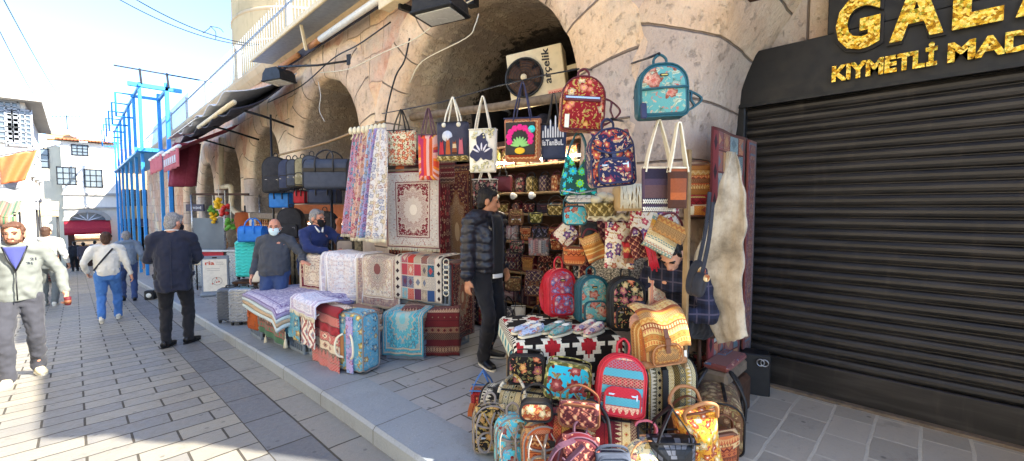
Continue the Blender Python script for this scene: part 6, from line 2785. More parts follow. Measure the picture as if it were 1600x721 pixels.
# lower tiers
p, w2, h2 = sized(772, 592, 864, 690, KERB)
duffel('duffel_bag', 'black and gold banded duffel bag with patterned handles at the left of the pile', p + V((.08, .14, 0)), R(-62), .5, .30, .28, 'black_gold_kilim', 'black_leather', seed=15, handle_m='white_black_kilim')
p = atZ(822, 600, KERB + .34)
handbag('handbag', 'black shoulder bag with orange and cream roses on the gold banded duffel', p, R(-52), .265, .215, .11, 'black_rose_tapestry', 'black_leather', flap=False, strap=.03, seed=16, tilt=R(-10))
p = atZ(884, 624, KERB + .36)
handbag('handbag', 'turquoise shoulder bag with one large red rose, olive sides', p, R(-56), .30, .235, .13, 'turquoise_rose_tapestry', 'olive_damask', flap=False, strap=.03, seed=17, tilt=R(-12), roll=R(6))
p, w2, h2 = sized(866, 628, 1000, 745, KERB)
duffel('duffel_bag', 'red and gold kilim duffel bag under the red backpack', p + V((.05, .08, 0)), R(-58), .56, .33, .30, 'red_gold_kilim', 'black_leather', seed=18)
p = atZ(966, 648, KERB + .345)
t = backpack('backpack', 'bright red backpack with turquoise kilim bands leaning on the red duffel', p, R(-50), .29, .365, .15, 'red_teal_kilim', 'red_leather', 'red_leather', seed=19, tilt=R(-14), roll=R(6), handle=.09, pocket=True)
p = atZ(757, 650, KERB)
t = tote('kilim_tote', 'small kilim tote with blue denim straps at the left edge of the pile', p + V((.03, .05, 0)), R(-50), .2, .2, .12, 'red_gold_kilim', 'blue_jeans', .14, seed=20, handle_m='blue_jeans', spread=.3)
m = MB()
rnd = random.Random(8)
for i in range(14):
    x = -.09 + .04 * rnd.random()
    m.tube(cat([(x, -.065, .1), (x - .015, -.075, .04), (x + rnd.uniform(-.03, .02), -.075, -.0)], 3), .005, 5)
m.build('tassel', M['orange_plastic'], t)

FR = [(766, 700, 'black_gold_tapestry', 'grey_strap', 'cream and black tapestry rucksack, first in the front row of the pile'), (802, 722, 'sky_tapestry', 'grey_strap', 'turquoise flowered rucksack with beige piping, second in the front row'), (845, 738, 'rust_kilim', 'grey_strap', 'rust kilim rucksack with beige piping, third in the front row')]
for i, (px, py, mm, tr, lb) in enumerate(FR):
    p = atZ(px, py, KERB)
    t = backpack('rucksack', lb, p, R(-36), .235, .30, .13, mm, mm, tr, 'rucksacks in the front row', flap=1 if i != 1 else 2, seed=21 + i, straps=False, tilt=R(-5))
    m = MB()
    for s in (-.3, .1):
        m.tube(cat([(s * .235, -.08, .26), (s * .235 - .03, -.13, .2), (s * .235 - .02, -.14, .08), (s * .235 + .04, -.13, .04), (s * .235 + .07, -.12, .16), (s * .235 + .02, -.1, .27)], 6), .008, flat=(.02, .006), side=(0, 1, .2))
    m.build('looped_straps', M['grey_strap'], t)
p = atZ(895, 768, KERB)
t = backpack('rucksack', 'wine tapestry rucksack with plum straps at the front of the pile', p, R(-42), .25, .33, .14, 'wine_damask', 'maroon_leather', 'plum_strap', flap=1, seed=25, straps=False, tilt=R(-6), roll=R(8))
m = MB()
m.tube(cat([(-.05, -.09, .32), (-.16, -.12, .26), (-.2, -.12, .06), (-.12, -.13, .02), (-.1, -.12, .18), (0.0, -.1, .3)], 7), .01, flat=(.035, .008), side=(0, 1, .3))
m.build('looped_strap', M['plum_strap'], t)
p = atZ(955, 775, KERB)
handbag('pouch', 'grey and green crumpled pouch tucked by the wine rucksack', p + V((0, 0, 0)), R(-45), .2, .25, .1, 'slate_nylon', 'slate_nylon', flap=True, strap=.04, seed=26)
p = atZ(1003, 770, KERB)
t = thing('round_backpack', 'cream flowered round topped backpack with pale straps at the bottom edge', 'backpack', p, R(-42), None, R(-20), R(10))
m = MB()
m.pillow(rrect(.27, .30, .05, 6, 0, .134), .16, .06, .02)
m.build('body', M['cream_pocket'], t)
m = MB()
m.tube([(x * 1.0, -.03, z) for x, z in rrect(.272, .302, .05, 6, 0, .135)], .007, 6, closed=True)
m.tube([(x * .8, -.085, z * .9 + .01) for x, z in rrect(.272, .302, .05, 6, 0, .135) if z > .15], .005, 6)
m.build('zipper', M['tan_leather'], t)
m = MB()
m.tube(cat([(-.06, .02, .29), (-.05, .02, .36), (.02, .01, .38), (.06, 0, .35), (.06, 0, .29)], 5), .012, flat=(.04, .012), side=(0, 1, 0))
m.build('top_handle', M['burgundy_pale'], t)
p = atZ(1046, 760, KERB)
t = tote('woven_leather_bag', 'black woven leather bag with tall looped handles near the pile corner', p, R(-46), .28, .30, .16, 'black_weave', 'black_leather', .17, seed=27, spread=.28, cat_='handbag')
p = atZ(1098, 745, KERB)
t = thing('chenille_bag', 'yellow chenille carpet bag with leather handles at the right of the pile', 'handbag', p + V((.02, .02, 0)), R(-38), None, 0, R(-8))
m = MB()
m.pillow([(x * (1 - .12 * math.sin(z * 9)), z) for x, z in trap(.30, .24, .42, .05)], .2, .09, .03)
m.build('body', M['yellow_chenille'], t)
m = MB()
m.tube([(-.11, -.06, .42), (0, -.09, .43), (.11, -.06, .42)], .008, 6)
m.build('rim', M['brown_leather'], t)
for s in (-1, 1):
    m = MB()
    m.tube(cat([(-.09, s * .07, .38), (-.1, s * .09, .45), (-.02, s * .12, .5), (.08, s * .11, .47), (.1, s * .08, .38)], 6), .011, 8)
    m.build('handle', M['tan_leather'], t)
p = atZ(1128, 682, KERB)
t = duffel('duffel_bag', 'brown floral duffel bag seen end-on at the right of the pile', p + V((-.02, .03, 0)), R(22), .5, .34, .30, 'brown_tapestry', 'black_leather', seed=28, band=False)
t = thing('wrapped_trolley', 'small dark trolley case with its pulled handle wrapped in clear film', 'suitcase', atZ(1092, 640, KERB) + V((.1, .12, 0)), R(-35))
m = MB()
m.pillow(rrect(.3, .38, .05, 5, .03), .18, .04, .006)
m.build('case', M['dark_rose'], t)
m = MB()
for x in (-.05, .05):
    m.tube([(x, .05, .4), (x, .05, .78)], .008, 8)
m.box((0, .05, .79), (.14, .03, .025), bev=.008)
m.build('pull_handle', M['steel'], t)
m = MB()
rnd = random.Random(6)
for k in range(7):
    z0 = .48 + .035 * k
    m.tube(cat([(.075 * math.cos(a) + rnd.uniform(-.012, .012), .05 + .03 * math.sin(a) + rnd.uniform(-.01, .01), z0 + .03 * math.sin(a * 2 + k) + rnd.uniform(-.01, .01)) for a in [2 * PI * q / 8 for q in range(8)]], 3, True), .01, flat=(.035, .002), side=(0, 0, 1), closed=True)
m.build('film', M['clear_wrap'], t)

EX = [('duffel', 838, 700, KERB + .0, .44, .26, .24, 'dark_rose', R(-60), 'dark floral barrel bag wedged behind the front row of rucksacks', .26),
      ('duffel', 925, 745, KERB, .36, .26, .24, 'grey_rose_kilim', R(-50), 'grey rose striped barrel bag tucked between the red duffel and front bags', .12),
      ('hand', 905, 665, KERB + .34, .24, .14, .08, 'wine_damask', R(-60), 'flat wine purse lying on the red duffel beside the bright red backpack', 0),
      ('hand', 838, 655, KERB + .33, .2, .12, .08, 'rust_tapestry', R(-50), 'small rust floral purse on the gold banded duffel', 0),
      ('hand', 1072, 690, KERB + .1, .22, .2, .1, 'sky_tapestry', R(-40), 'small sky blue floral bag pressed behind the woven leather bag', 0),
      ('hand', 1050, 620, KERB + .3, .18, .2, .08, 'tan_pouch_kilim', R(-36), 'tan kilim bag wedged at the side of the tall kilim case', 0),
      ('hand', 1124, 725, KERB, .2, .22, .1, 'rust_kilim', R(-30), 'rust kilim bag beside the yellow chenille bag', 0),
      ('hand', 868, 706, KERB, .2, .24, .1, 'gold_damask', R(-40), 'gold damask bag between the rust and the wine rucksacks', 0)]
for i, (ty, px, py, z, w2, h2, d2, mm, yw, lb, sh) in enumerate(EX):
    p = atZ(px, py, z)
    p = p + V((p.x, p.y, 0)).normalized() * sh
    if ty == 'duffel':
        duffel('barrel_bag', lb, p, yw, w2, h2, d2, mm, 'black_leather', seed=80 + i)
    else:
        handbag('handbag', lb, p, yw, w2, h2, d2, mm, ('brown_leather', 'black_leather')[i % 2], flap=i % 2 == 0, strap=.1, seed=80 + i)
HG = [('tote', 842, 400, .28, .24, 'grey_rose_kilim', 'grey rose striped tote hanging in front of the shelves'), ('hand', 808, 396, .2, .17, 'dark_rose', 'dark bag with pale circles hanging left of the striped tote'),
      ('pack', 806, 352, .2, .22, 'brown_tapestry', 'small brown backpack hanging from the spotlight shelf'), ('hand', 836, 350, .18, .14, 'olive_damask', 'olive damask purse hanging from the spotlight shelf'),
      ('pack', 836, 462, .26, .34, 'plum_damask', 'plum rucksack with pale piping hanging low before the shelves'), ('hand', 802, 455, .24, .2, 'brown_tapestry', 'brown floral satchel hanging beside the plum rucksack'),
      ('tote', 810, 500, .2, .2, 'paper', 'plain cream tote standing below the brown satchel'), ('hand', 870, 392, .2, .14, 'rust_tapestry', 'rust floral purse hanging at the right of the striped tote'),
      ('hand', 868, 338, .2, .14, 'gold_damask', 'gold damask purse hanging over the rust one'), ('tote', 786, 300, .26, .22, 'maroon_leather', 'wine box tote on the top shelf beside the man\'s head')]
for i, (ty, px, py, w2, h2, mm, lb) in enumerate(HG):
    p = atX(px, py, 4.2)
    yw = R(-62 + 9 * (i % 4))
    if ty == 'tote':
        tote('hanging_tote', lb, p, yw, w2, h2, .08, mm, 'black_leather', .16, seed=90 + i)
    elif ty == 'pack':
        backpack('hanging_backpack', lb, p, yw, w2, h2, .12, mm, mm, 'brown_leather', flap=2, seed=90 + i, straps=False)
    else:
        handbag('hanging_handbag', lb, p, yw, w2, h2, .09, mm, 'black_leather', strap=.12, seed=90 + i)

# =================================================================== carpet counter on crates
def crate(label, c, yaw, w=.4, d=.3, h=.32, group='plastic crates under the carpets'):
    t = thing('plastic_crate', label, 'crate', c, yaw, group)
    m = MB()
    m.box((0, 0, .012), (w, d, .024))
    m.build('bottom', M['grey_crate'], t)
    m = MB()
    for s in (-1, 1):
        for (L, ax) in ((w, 0), (d, 1)):
            o = s * ((d if ax == 0 else w) / 2 - .006)
            n = 7 if ax == 0 else 5
            for i in range(n + 1):
                q = -L / 2 + L * i / n
                m.box((q, o, h / 2) if ax == 0 else (o, q, h / 2), (.014, .012, h) if ax == 0 else (.012, .014, h))
            for j in range(4):
                z = .03 + (h - .06) * j / 3
                m.box((0, o + s * .001, z) if ax == 0 else (o + s * .001, 0, z), (L, .014, .022) if ax == 0 else (.014, L, .022))
            m.box((0, o + s * .004, h - .02) if ax == 0 else (o + s * .004, 0, h - .02), (L + .01, .02, .05) if ax == 0 else (.02, L + .01, .05))
    m.build('lattice', M['grey_crate'], t)
    return t


CY = R(-80)
cr = [(2.08, 4.42), (2.03, 4.9), (1.98, 5.38), (1.94, 5.86)]
for i, (x, y) in enumerate(cr):
    crate('grey lattice crate under the carpet counter, %s from the blue carpet bag' % ORD[i], (x, y, gz(y) + KERB), R(-88), .42, .34, .34)
CA, CB = V((2.42, 5.75, 0)), V((2.98, 3.98, 0))
cdir = (CB - CA).normalized()
cyaw = math.atan2(cdir.y, cdir.x)
for i in range(4):
    c = CA + (CB - CA) * (.9 - .27 * i) + V((.2, .07, 0))
    for k in range(2):
        crate('grey crate %s inside the carpet counter, %s from the patchwork rug' % (('at the bottom', 'stacked on top')[k], ORD[i]), (c.x, c.y, gz(c.y) + KERB + .52 * k), cyaw, .46, .4, .5)


def layers(label, c, yaw, w, d, n, th, mats, cat_='carpet', group=None, seed=0):
    rnd = random.Random(seed)
    z = 0
    for i in range(n):
        t = thing('folded_carpet', '%s carpet, %s up in the %s' % (('folded brown', 'folded grey', 'folded red', 'folded beige')[i % 4], ORD[i], label), cat_, V(c) + V((rnd.uniform(-.012, .012), rnd.uniform(-.012, .012), z)), yaw + rnd.uniform(-.03, .03), group)
        m = MB()
        ww, dd = w * rnd.uniform(.95, 1.0), d * rnd.uniform(.95, 1.0)
        s1 = rnd.random() * 9

        def top(a, b):
            return ((b - .5) * ww, (a - .5) * dd, th + .006 * mnoise.noise(V((a * 3, b * 3, s1))))
        m.rings([[V((x * ww / 2, y, zz)) for y, zz in [(-dd / 2 - .004, 0.002), (-dd / 2 - .014, th * .25), (-dd / 2 - .014, th * .75), (-dd / 2, th), (dd / 2, th), (dd / 2, 0.002)]] for x in [q / 6 - 1 for q in range(13)]], 0, False)
        for q in range(len(m.v)):
            v = m.v[q]
            m.v[q] = v + V((0, 0, .005 * mnoise.noise(V((v.x * 6, v.y * 6, s1)))))
        m.build('fold', M[mats[i % len(mats)]], t)
        z += th + .001
    return z


zc = KERB + gz(4.8)
for i, (x, y) in enumerate(cr[:3]):
    layers('pile on the %s crate' % ORD[i], (x, y, gz(y) + KERB + .345), R(-88), .46, .4, (9, 8, 5)[i], .026, ['carpet_back', 'carpet_edge', 'red_band_kilim', 'brown_stack_kilim'], group='carpets folded on the crates', seed=i)


def drape(name, label, c0, c1, top, fr, th, mm, over=.25, uvs=None, fringe=None, amp=.012, cat_='carpet', back=.2):
    """cloth lying over an edge c0-c1 (front top edge): goes back by `back`, falls by `fr` in front (direction -X side)"""
    c0, c1 = V(c0), V(c1)
    ax = (c1 - c0).normalized()
    out = V((ax.y, -ax.x, 0)).normalized()
    if out.x > 0:
        out = -out
    L = back + fr

    def fn(a, b):
        s = a * L
        p = c0 + (c1 - c0) * b
        wv = amp * math.sin(b * 17 + a * 2)
        if s < back:
            return p - out * (back - s) + V((0, 0, .012 + .01 * math.sin(b * 9)))
        k = s - back
        rr = .03
        if k < rr:
            return p + out * (k * .8) + V((0, 0, .012 - k * .3))
        return p + out * (rr * .9 + .03 + wv * min(1, k * 4)) - V((0, 0, k - rr * .6))
    return rug(name, label, fn, 26, 18, th, mm, cat_, uv=uvs or (lambda a, b: (b, 1 - a)), fr=fringe)


def upper_rug(label, px0, px1, py0, py1, mm, lift=0.0, fringe=None, amp=.012, back=.34):
    """hung over the front of the upper counter line"""
    e = []
    for px in (px0, px1):
        r_ = ray(px, 400)
        # where the sight line crosses the counter front, seen from above
        den = r_.x * cdir.y - r_.y * cdir.x
        t = (CA.x * cdir.y - CA.y * cdir.x) / den
        e.append(V((r_.x * t, r_.y * t, 0)))
    mid = (e[0] + e[1]) / 2
    t = dep(mid + V((0, 0, CAMZ)))
    zt_, zb_2 = atD((px0 + px1) / 2, py0, t).z, atD((px0 + px1) / 2, py1, t).z
    for q in e:
        q.z = zt_ + lift
    return drape('draped_rug', label, e[0], e[1], 0, zt_ - zb_2, .01, mm, fringe=fringe, amp=amp, back=back)


t_ = CB + cdir * .03 + V((0, 0, gz(4) + KERB + 1.04))
pp_ = V((-cdir.y, cdir.x, 0))
rug('draped_rug', 'dark red carpet covering the near end of the carpet counter', lambda a, b: t_ + pp_ * (.46 * b) + cdir * (.012 * math.sin(b * 8) + .02 + (.03 if a > .05 else -.1)) - V((0, 0, .98 * max(0, a - .05))), 14, 10, .012, 'dark_red_carpet')
rug('wall_carpet', 'dark rust medallion carpet filling the gap left of the shelf unit', lambda a, b: (4.35 + .1 * b, 5.95 - .75 * b + .02 * math.sin(a * 7), 2.45 - 2.2 * a), 12, 10, .02, 'door_carpet')


def front_rug(name, label, px0, py0, px1, py1, X, mm, th=.01, back=.3, fringe=None, cat_='carpet', uvs=None, amp=.012):
    a, b = atX(px0, py0, X), atX(px1, py0, X)
    a.z = b.z = atX((px0 + px1) / 2, py0, X).z
    zb2 = atX((px0 + px1) / 2, py1, X).z
    return drape(name, label, a, b, 0, a.z - zb2, th, mm, fringe=fringe, cat_=cat_, uvs=uvs, amp=amp, back=back)


upper_rug('wine bordered rug at the far end of the upper counter', 474, 514, 400, 455, 'wine_border_rug')
upper_rug('cream floral carpet with brown border in the middle of the counter', 562, 628, 404, 484, 'cream_floral_carpet')
upper_rug('white and lilac lace rug flowing off the counter beside the cream carpet', 506, 570, 399, 472, 'white_lace_drape', .012, 1, .03)
upper_rug('patchwork rug of red, blue and beige squares at the near end of the counter', 622, 694, 402, 474, 'patch_rug', .006)
front_rug('hanging_kilim', 'red kilim with white zigzag bands hung over a crate', 496, 478, 536, 575, 1.86, 'red_band_kilim', uvs=lambda a, b: (b * .34, a * .62), back=.1)
front_rug('hanging_kilim', 'rose and cream ikat cloth hung beside the red kilim', 472, 488, 498, 540, 1.80, 'ikat_cloth', uvs=lambda a, b: (b * .25, a * .4), back=.1)
front_rug('hanging_kilim', 'small blue and brown pictorial rug hung over a crate', 452, 484, 474, 528, 1.78, 'blue_gold_carpetbag', uvs=lambda a, b: (b * .3, a * .4), back=.1)
front_rug('hanging_kilim', 'green runner with pink panel hung at the far end of the crates', 412, 476, 450, 530, 1.74, 'green_runner', uvs=lambda a, b: (b * .5, a * .5), back=.1)
for i, (px, py) in enumerate(((415, 545), (446, 548))):
    p = atX(px, py - 16, 1.70)
    t = thing('tassel', '%s cream tassel hanging from the green runner' % ('far', 'near')[i], 'tassel', p)
    m = MB()
    m.tube([(0, 0, .1), (0, 0, .0)], .005, 6)
    m.lathe([(.004, .02), (.014, .0), (.026, -.09), (.012, -.09)], 12)
    m.build('cord', M['fringe'], t)
p = onG(402, 528, KERB)
t = thing('fur_bag', 'rust brown furry bag under the striped carpets', 'bag', p + V((.02, .05, .1)), R(-78))
m = MB()
m.pillow(trap(.34, .26, .42, .08), .16, .07, .02)
rnd = random.Random(2)
m.v = [v + V((rnd.uniform(-.006, .006), rnd.uniform(-.006, .006), rnd.uniform(-.006, .006))) for v in m.v]
m.build('body', M['rust_fur'], t)
# flat pile at the far end
c = V((2.02, 6.3, gz(6.3) + KERB + .50))
crate('grey crate under the far purple carpet pile', (1.95, 6.62, gz(6.6) + KERB), R(-90), .5, .5, .45)
for i, (mm, lb) in enumerate((('pale_blue_rug', 'bottom carpet of the flat pile, pale blue'), ('carpet_edge', 'beige carpet in the middle of the flat pile'), ('pale_blue_rug', 'white edged carpet near the top of the flat pile'), ('purple_pile_rug', 'lilac patterned carpet lying on top of the flat pile'))):
    def fn(a, b, i=i):
        x = -.46 + .95 * a
        y = -1.0 + 1.4 * b
        dz = 0
        ex, ey = abs(x), abs(y)
        if x < -.36:
            dz -= (-.36 - x) * .5
        if y < -.86:
            dz -= (-.86 - y) * .6
        return (x, y, .05 * i + dz + .008 * math.sin(a * 9 + b * 7 + i))
    rug('pile_carpet', lb, fn, 14, 18, .04, mm, loc=c, group='carpets in the flat pile', uv=lambda a, b: (b, a))
front_rug('draped_rug', 'lilac and white carpet end falling over the edge of the flat pile', 462, 468, 500, 492, 1.74, 'lilac_drape', th=.014, back=.2, fringe=1)

# big blue bag, turquoise stack, red-brown stack
p = onG(562, 583, KERB)
t = thing('carpet_bag', 'tall light blue and gold wheeled carpet bag with cream handles', 'travel bag', p + V((.03, .12, 0)), R(-70))
wb, hb2, db = .40, .60, .26
m = MB()
m.pillow(rrect(wb, hb2, .05, 5, .02, .07), db, .05, .015)
m.build('body', M['blue_gold_carpetbag'], t)
m = MB()
for x in (-.5, .5):
    m.tube([(x * wb * .98, y, z) for y, z in rrect(db * .9, hb2 * .96, .04, 4, .03, .05)], .007, 6, closed=True)
m.tube([(x, -db / 2 + .02, z) for x, z in rrect(wb * .97, hb2 * .97, .05, 5, .03, .07)], .007, 6, closed=True)
m.build('piping', M['grey_strap'], t)
m = MB()
m.box((.05, -db / 2 - .016, hb2 * .5), (.09, .012, hb2 * .95), bev=.004)
m.build('centre_band', M['violet_towel'], t)
m = MB()
m.box((-.06, -db / 2 - .02, hb2 * .45), (.08, .012, .24), bev=.006)
m.build('patch', M['tan_leather'], t)
for s in (-1, 1):
    m = MB()
    m.tube(cat([(-.03 + .1 * (s > 0), -db / 2 - .02, hb2 * .68), (.04 + .1 * s, -db / 2 - .07, hb2 * .62), (.05 + .12 * s, -db / 2 - .09, hb2 * .48), (.04 + .1 * s, -db / 2 - .07, hb2 * .34), (-.03 + .1 * (s > 0), -db / 2 - .02, hb2 * .28)], 6), .011, 8)
    m.build('handle', M['fringe'], t)
for x in (-.13, .13):
    m = MB()
    m.lathe([(.005, -.015), (.03, -.015), (.03, .015), (.005, .015)], 12, M=Matrix.Translation(V((x, 0, .02))) @ Matrix.Rotation(R(90), 4, 'Y'))
    m.build('wheel', M['black_plastic'], t)
p = onG(627, 562, KERB)
q = V((p.x + .2, p.y + .1, p.z))
crate('low grey crate under the turquoise carpet stack', q, R(-54), .42, .4, .2)
zz = layers('stack behind the turquoise medallion rug', q + V((0, 0, .205)), R(-54), .44, .42, 7, .042, ['carpet_edge', 'brown_stack_kilim', 'carpet_back'], group='carpets under the turquoise rug', seed=8)
d_ = V((math.cos(R(-54)), math.sin(R(-54)), 0))
n_out = V((math.sin(R(-54)), -math.cos(R(-54)), 0))
e0 = q + n_out * .21 - d_ * .23 + V((0, 0, .21 + zz))
e1 = q + n_out * .21 + d_ * .23 + V((0, 0, .21 + zz))
drape('draped_rug', 'turquoise medallion rug folded over a low carpet stack', e0, e1, 0, .47, .012, 'turquoise_rug', back=.34)
p = onG(690, 553, KERB)
q = V((p.x + .05, p.y + .22, p.z))
zz = layers('stack behind the dark red banded kilim', q, R(-44), .62, .46, 9, .056, ['brown_stack_kilim', 'carpet_edge_red', 'carpet_back'], group='carpets under the red banded kilim', seed=9)
d_ = V((math.cos(R(-44)), math.sin(R(-44)), 0))
n_out = V((math.sin(R(-44)), -math.cos(R(-44)), 0))
e0 = q + n_out * .24 - d_ * .33 + V((0, 0, zz))
e1 = q + n_out * .24 + d_ * .33 + V((0, 0, zz))
drape('draped_rug', 'dark red banded kilim covering the stack nearest the padded jacket man', e0, e1, 0, .52, .012, 'brown_stack_kilim', back=.46, uvs=lambda a, b: (b * .7, a * .9))
# chain of white loops at the patchwork rug's edge
m = MB()
for i in range(7):
    c = atD(697, 410 + i * 8, 4.62)
    m.tube([c + V((.03 * math.cos(a) * .7, -.03 * math.cos(a) * .7, .035 * math.sin(a))) for a in [2 * PI * q / 12 for q in range(12)]], .006, 5, closed=True)
tag(m.build('cord_loops', M['rope']), 'cream cord loops hanging at the near edge of the patchwork rug', 'cord')

# =================================================================== luggage shop further on
for i, (px, py, w2, h2, d2, sh, yw, lb) in enumerate(((358, 506, .34, .52, .24, 'graphite_shell', R(-40), 'dark grey ribbed suitcase at the kerb'), (379, 509, .36, .54, .26, 'silver_shell', R(-40), 'silver ribbed suitcase with wavy shell at the kerb'))):
    p = onG(px, py, KERB)
    suitcase(lb, p + V((.06, .1, 0)), yw, w2, h2, d2, sh)
p = atD(390, 436, 7.4)
suitcase('bright turquoise ribbed suitcase under the blue duffel', p, R(-40), .34, .62, .25, 'turquoise_shell')
p = atD(396, 452, 6.9)
suitcase('black suitcase standing in front of the turquoise one', V((p.x, p.y, gz(p.y) + KERB)), R(-40), .42, .5, .24, 'black_shell')
p = atD(396, 378, 7.2)
duffel('duffel_bag', 'bright blue duffel bag on top of the turquoise suitcase', p, R(-42), .38, .26, .24, 'blue_nylon', 'blue_nylon', band=False, seed=50)
p = atD(401, 441, 6.9)
handbag('handbag', 'small pale grey handbag beside the bald man', p, R(-40), .17, .2, .08, 'paper', 'grey_strap', flap=False, strap=.08, seed=51)
p = atD(456, 372, 8.0)
backpack('backpack', 'large black backpack behind the two masked men', p, R(-42), .44, .56, .22, 'black_nylon', 'black_nylon', 'black_leather', seed=52)
p = atD(508, 352, 7.6)
backpack('backpack', 'black backpack just behind the grey haired man', p + V((0, 0, -.25)), R(-42), .42, .5, .22, 'black_nylon', 'black_nylon', 'black_leather', seed=53)
p = atD(540, 396, 6.2)
handbag('handbag', 'grey handbag with black handles on a red chest by the runners', p, R(-40), .24, .2, .1, 'grey_strap', 'black_leather', flap=False, strap=.08, seed=54)
p = atD(541, 410, 6.25)
t = thing('red_chest', 'dark red patterned chest under the grey handbag', 'chest', p + V((0, 0, -.06)), R(-40))
m = MB()
m.box((0, 0, .08), (.42, .28, .16), bev=.02)
m.build('box', M['maroon_leather'], t)
m = MB()
m.box((0, 0, .17), (.44, .3, .03), bev=.008)
m.build('lid', M['brown_leather'], t)
for (px, py, t0, dz, w2, d2, lb) in ((390, 437, 7.4, 0, .4, .34, 'dark wooden stand under the turquoise suitcase and small bags'), (456, 373, 8.0, 0, .5, .4, 'tall dark stand under the large black backpack'), (508, 353, 7.6, -.25, .5, .4, 'tall dark stand behind the grey haired man'), (541, 411, 6.25, -.06, .46, .4, 'dark stand under the red chest by the runners')):
    p = atD(px, py, t0)
    g_ = gz(p.y) + KERB
    hz = p.z + dz - g_ - .01
    t = thing('display_stand', lb, 'stand', (p.x, p.y, g_), R(-41))
    m = MB()
    m.box((0, 0, hz - .02), (w2, d2, .04), bev=.006)
    m.build('top', M['dark_wood'], t)
    for x in (-1, 1):
        for y in (-1, 1):
            m = MB()
            m.box((x * (w2 / 2 - .04), y * (d2 / 2 - .04), (hz - .04) / 2), (.05, .05, hz - .04))
            m.build('leg', M['dark_wood'], t)
# hanging rack of dark bags
a_, b_ = atX(400, 246, 2.75), atX(600, 205, 2.72)
b_.z = a_.z = 2.72
m = MB()
m.tube(cat([atX(430, 244, 2.75), atX(500, 226, 2.73), atX(550, 208, 2.73), atX(600, 190, 2.75)], 5), .018, 6)
tag(m.build('bag_pole', M['pale_wood']), 'bent pale pole sloping above the dark hanging bags', 'pole')
rk = thing('bag_rack', 'black metal rack with bars under the dark hanging bags', 'rack', (2.8, 8.0, 0))
m = MB()
zr = atX(480, 298, 2.8).z
for dx in (0, .25):
    m.tube([(dx, -1.3, zr), (dx, 1.5, zr)], .016, 6)
for y in (-1.2, -.3, .6, 1.4):
    m.tube([(-.02, y, zr), (.3, y, zr)], .012, 6)
m.build('bars', M['dark_metal'], rk)
m = MB()
for y in (-1.3, 1.5):
    m.tube([(.02, y, gz(8) + KERB), (.02, y, 3.6 if y > 0 else zr)], .02, 6)
m.build('uprights', M['dark_metal'], rk)
HB = [(432, 300, 36, 56, 'black_nylon', 'black hiking backpack, far left of the dark hanging bags'), (452, 296, 26, 48, 'navy_nylon', 'navy backpack hanging second among the dark bags'), (462, 292, 20, 44, 'slate_nylon', 'slate backpack squeezed third among the dark bags'), (474, 290, 18, 44, 'camo_nylon', 'olive camouflage backpack hanging between dark bags'), (488, 288, 22, 46, 'slate_nylon', 'slate blue backpack beside the large black duffel')]
for i, (px, py, w2, h2, mm, lb) in enumerate(HB):
    p = atX(px, py + 2, 2.7)
    k = dep(p) / FOC
    backpack('backpack', lb, p, R(-48), w2 * k, h2 * k, .2, mm, mm, 'black_leather', 'dark bags on the hanging rack', seed=60 + i)
p = atX(516, 296, 2.66)
k = dep(p) / FOC
duffel('duffel_bag', 'large black sports duffel hanging at the near end of the rack', p, R(-48), 70 * k, 46 * k, .34, 'slate_nylon', 'black_leather', 'dark bags on the hanging rack', seed=66)
for i, (px, py, w2, h2, mm, lb) in enumerate(((440, 325, 32, 24, 'blue_nylon', 'blue sports bag hanging below the dark bags'), (472, 318, 18, 20, 'red_nylon', 'small red bag hanging below the dark bags'), (508, 318, 46, 22, 'navy_nylon', 'navy travel bag hanging below the large duffel'))):
    p = atX(px, py, 2.8)
    k = dep(p) / FOC
    duffel('hanging_bag', lb, p, R(-48), w2 * k, h2 * k, .2, mm, 'black_leather', seed=70 + i, band=False)
# luggage shop front: boarded counter and orange fascia
p = atX(385, 334, 3.55)
t = thing('shop_canopy_board', 'weathered brown timber board above the bead curtain', 'board', (3.3, 10.6, 1.55))
m = MB()
m.box((0, 0, .0), (.35, 3.6, .14), bev=.02)
m.build('board', M['old_wood'], t)
m = MB()
rnd = random.Random(12)
for i in range(90):
    y = -1.7 + 3.4 * i / 89
    m.tube([(-.05 + rnd.uniform(-.05, .05), y, -.07), (-.05 + rnd.uniform(-.05, .05), y + rnd.uniform(-.02, .02), -.3 - .3 * rnd.random())], .018, 5)
m.build('bead_curtain', M['rust_tapestry'], t)
t = thing('orange_shopfront', 'orange shop fascia and lit doorway under the smaller arch', 'shop', (3.85, 9.15, gz(9) + KERB), R(48))
m = MB()
m.box((-.02, 0, 1.82), (.1, 1.9, .36), bev=.01)
m.build('fascia', M['orange_plastic'], t)
m = MB()
for y in (-.95, -.1, .95):
    m.box((0, y, .75), (.09, .08, 1.45))
m.box((0, 0, .05), (.09, 1.9, .1))
m.build('frame', M['orange_plastic'], t)
m = MB()
m.box((.03, 0, .78), (.02, 1.8, 1.3))
m.build('pane', M['glass_dark'], t)
m = MB()
m.tube([(-.09, -.8, 1.6), (-.09, .7, 1.6)], .012, 6)
m.build('strip_light', M['shop_glow'], t)
m = MB()
p = atD(530, 372, 6.6)
t = thing('orange_bottle', 'small orange red bottle shaped figure beside the runners', 'bottle', p + V((0, 0, -.05)))
m.lathe([(.04, 0), (.06, .02), (.06, .14), (.04, .2), (.035, .25), (.05, .28), (.045, .34), (.01, .36)], 14)
m.build('body', M['orange_plastic'], t)

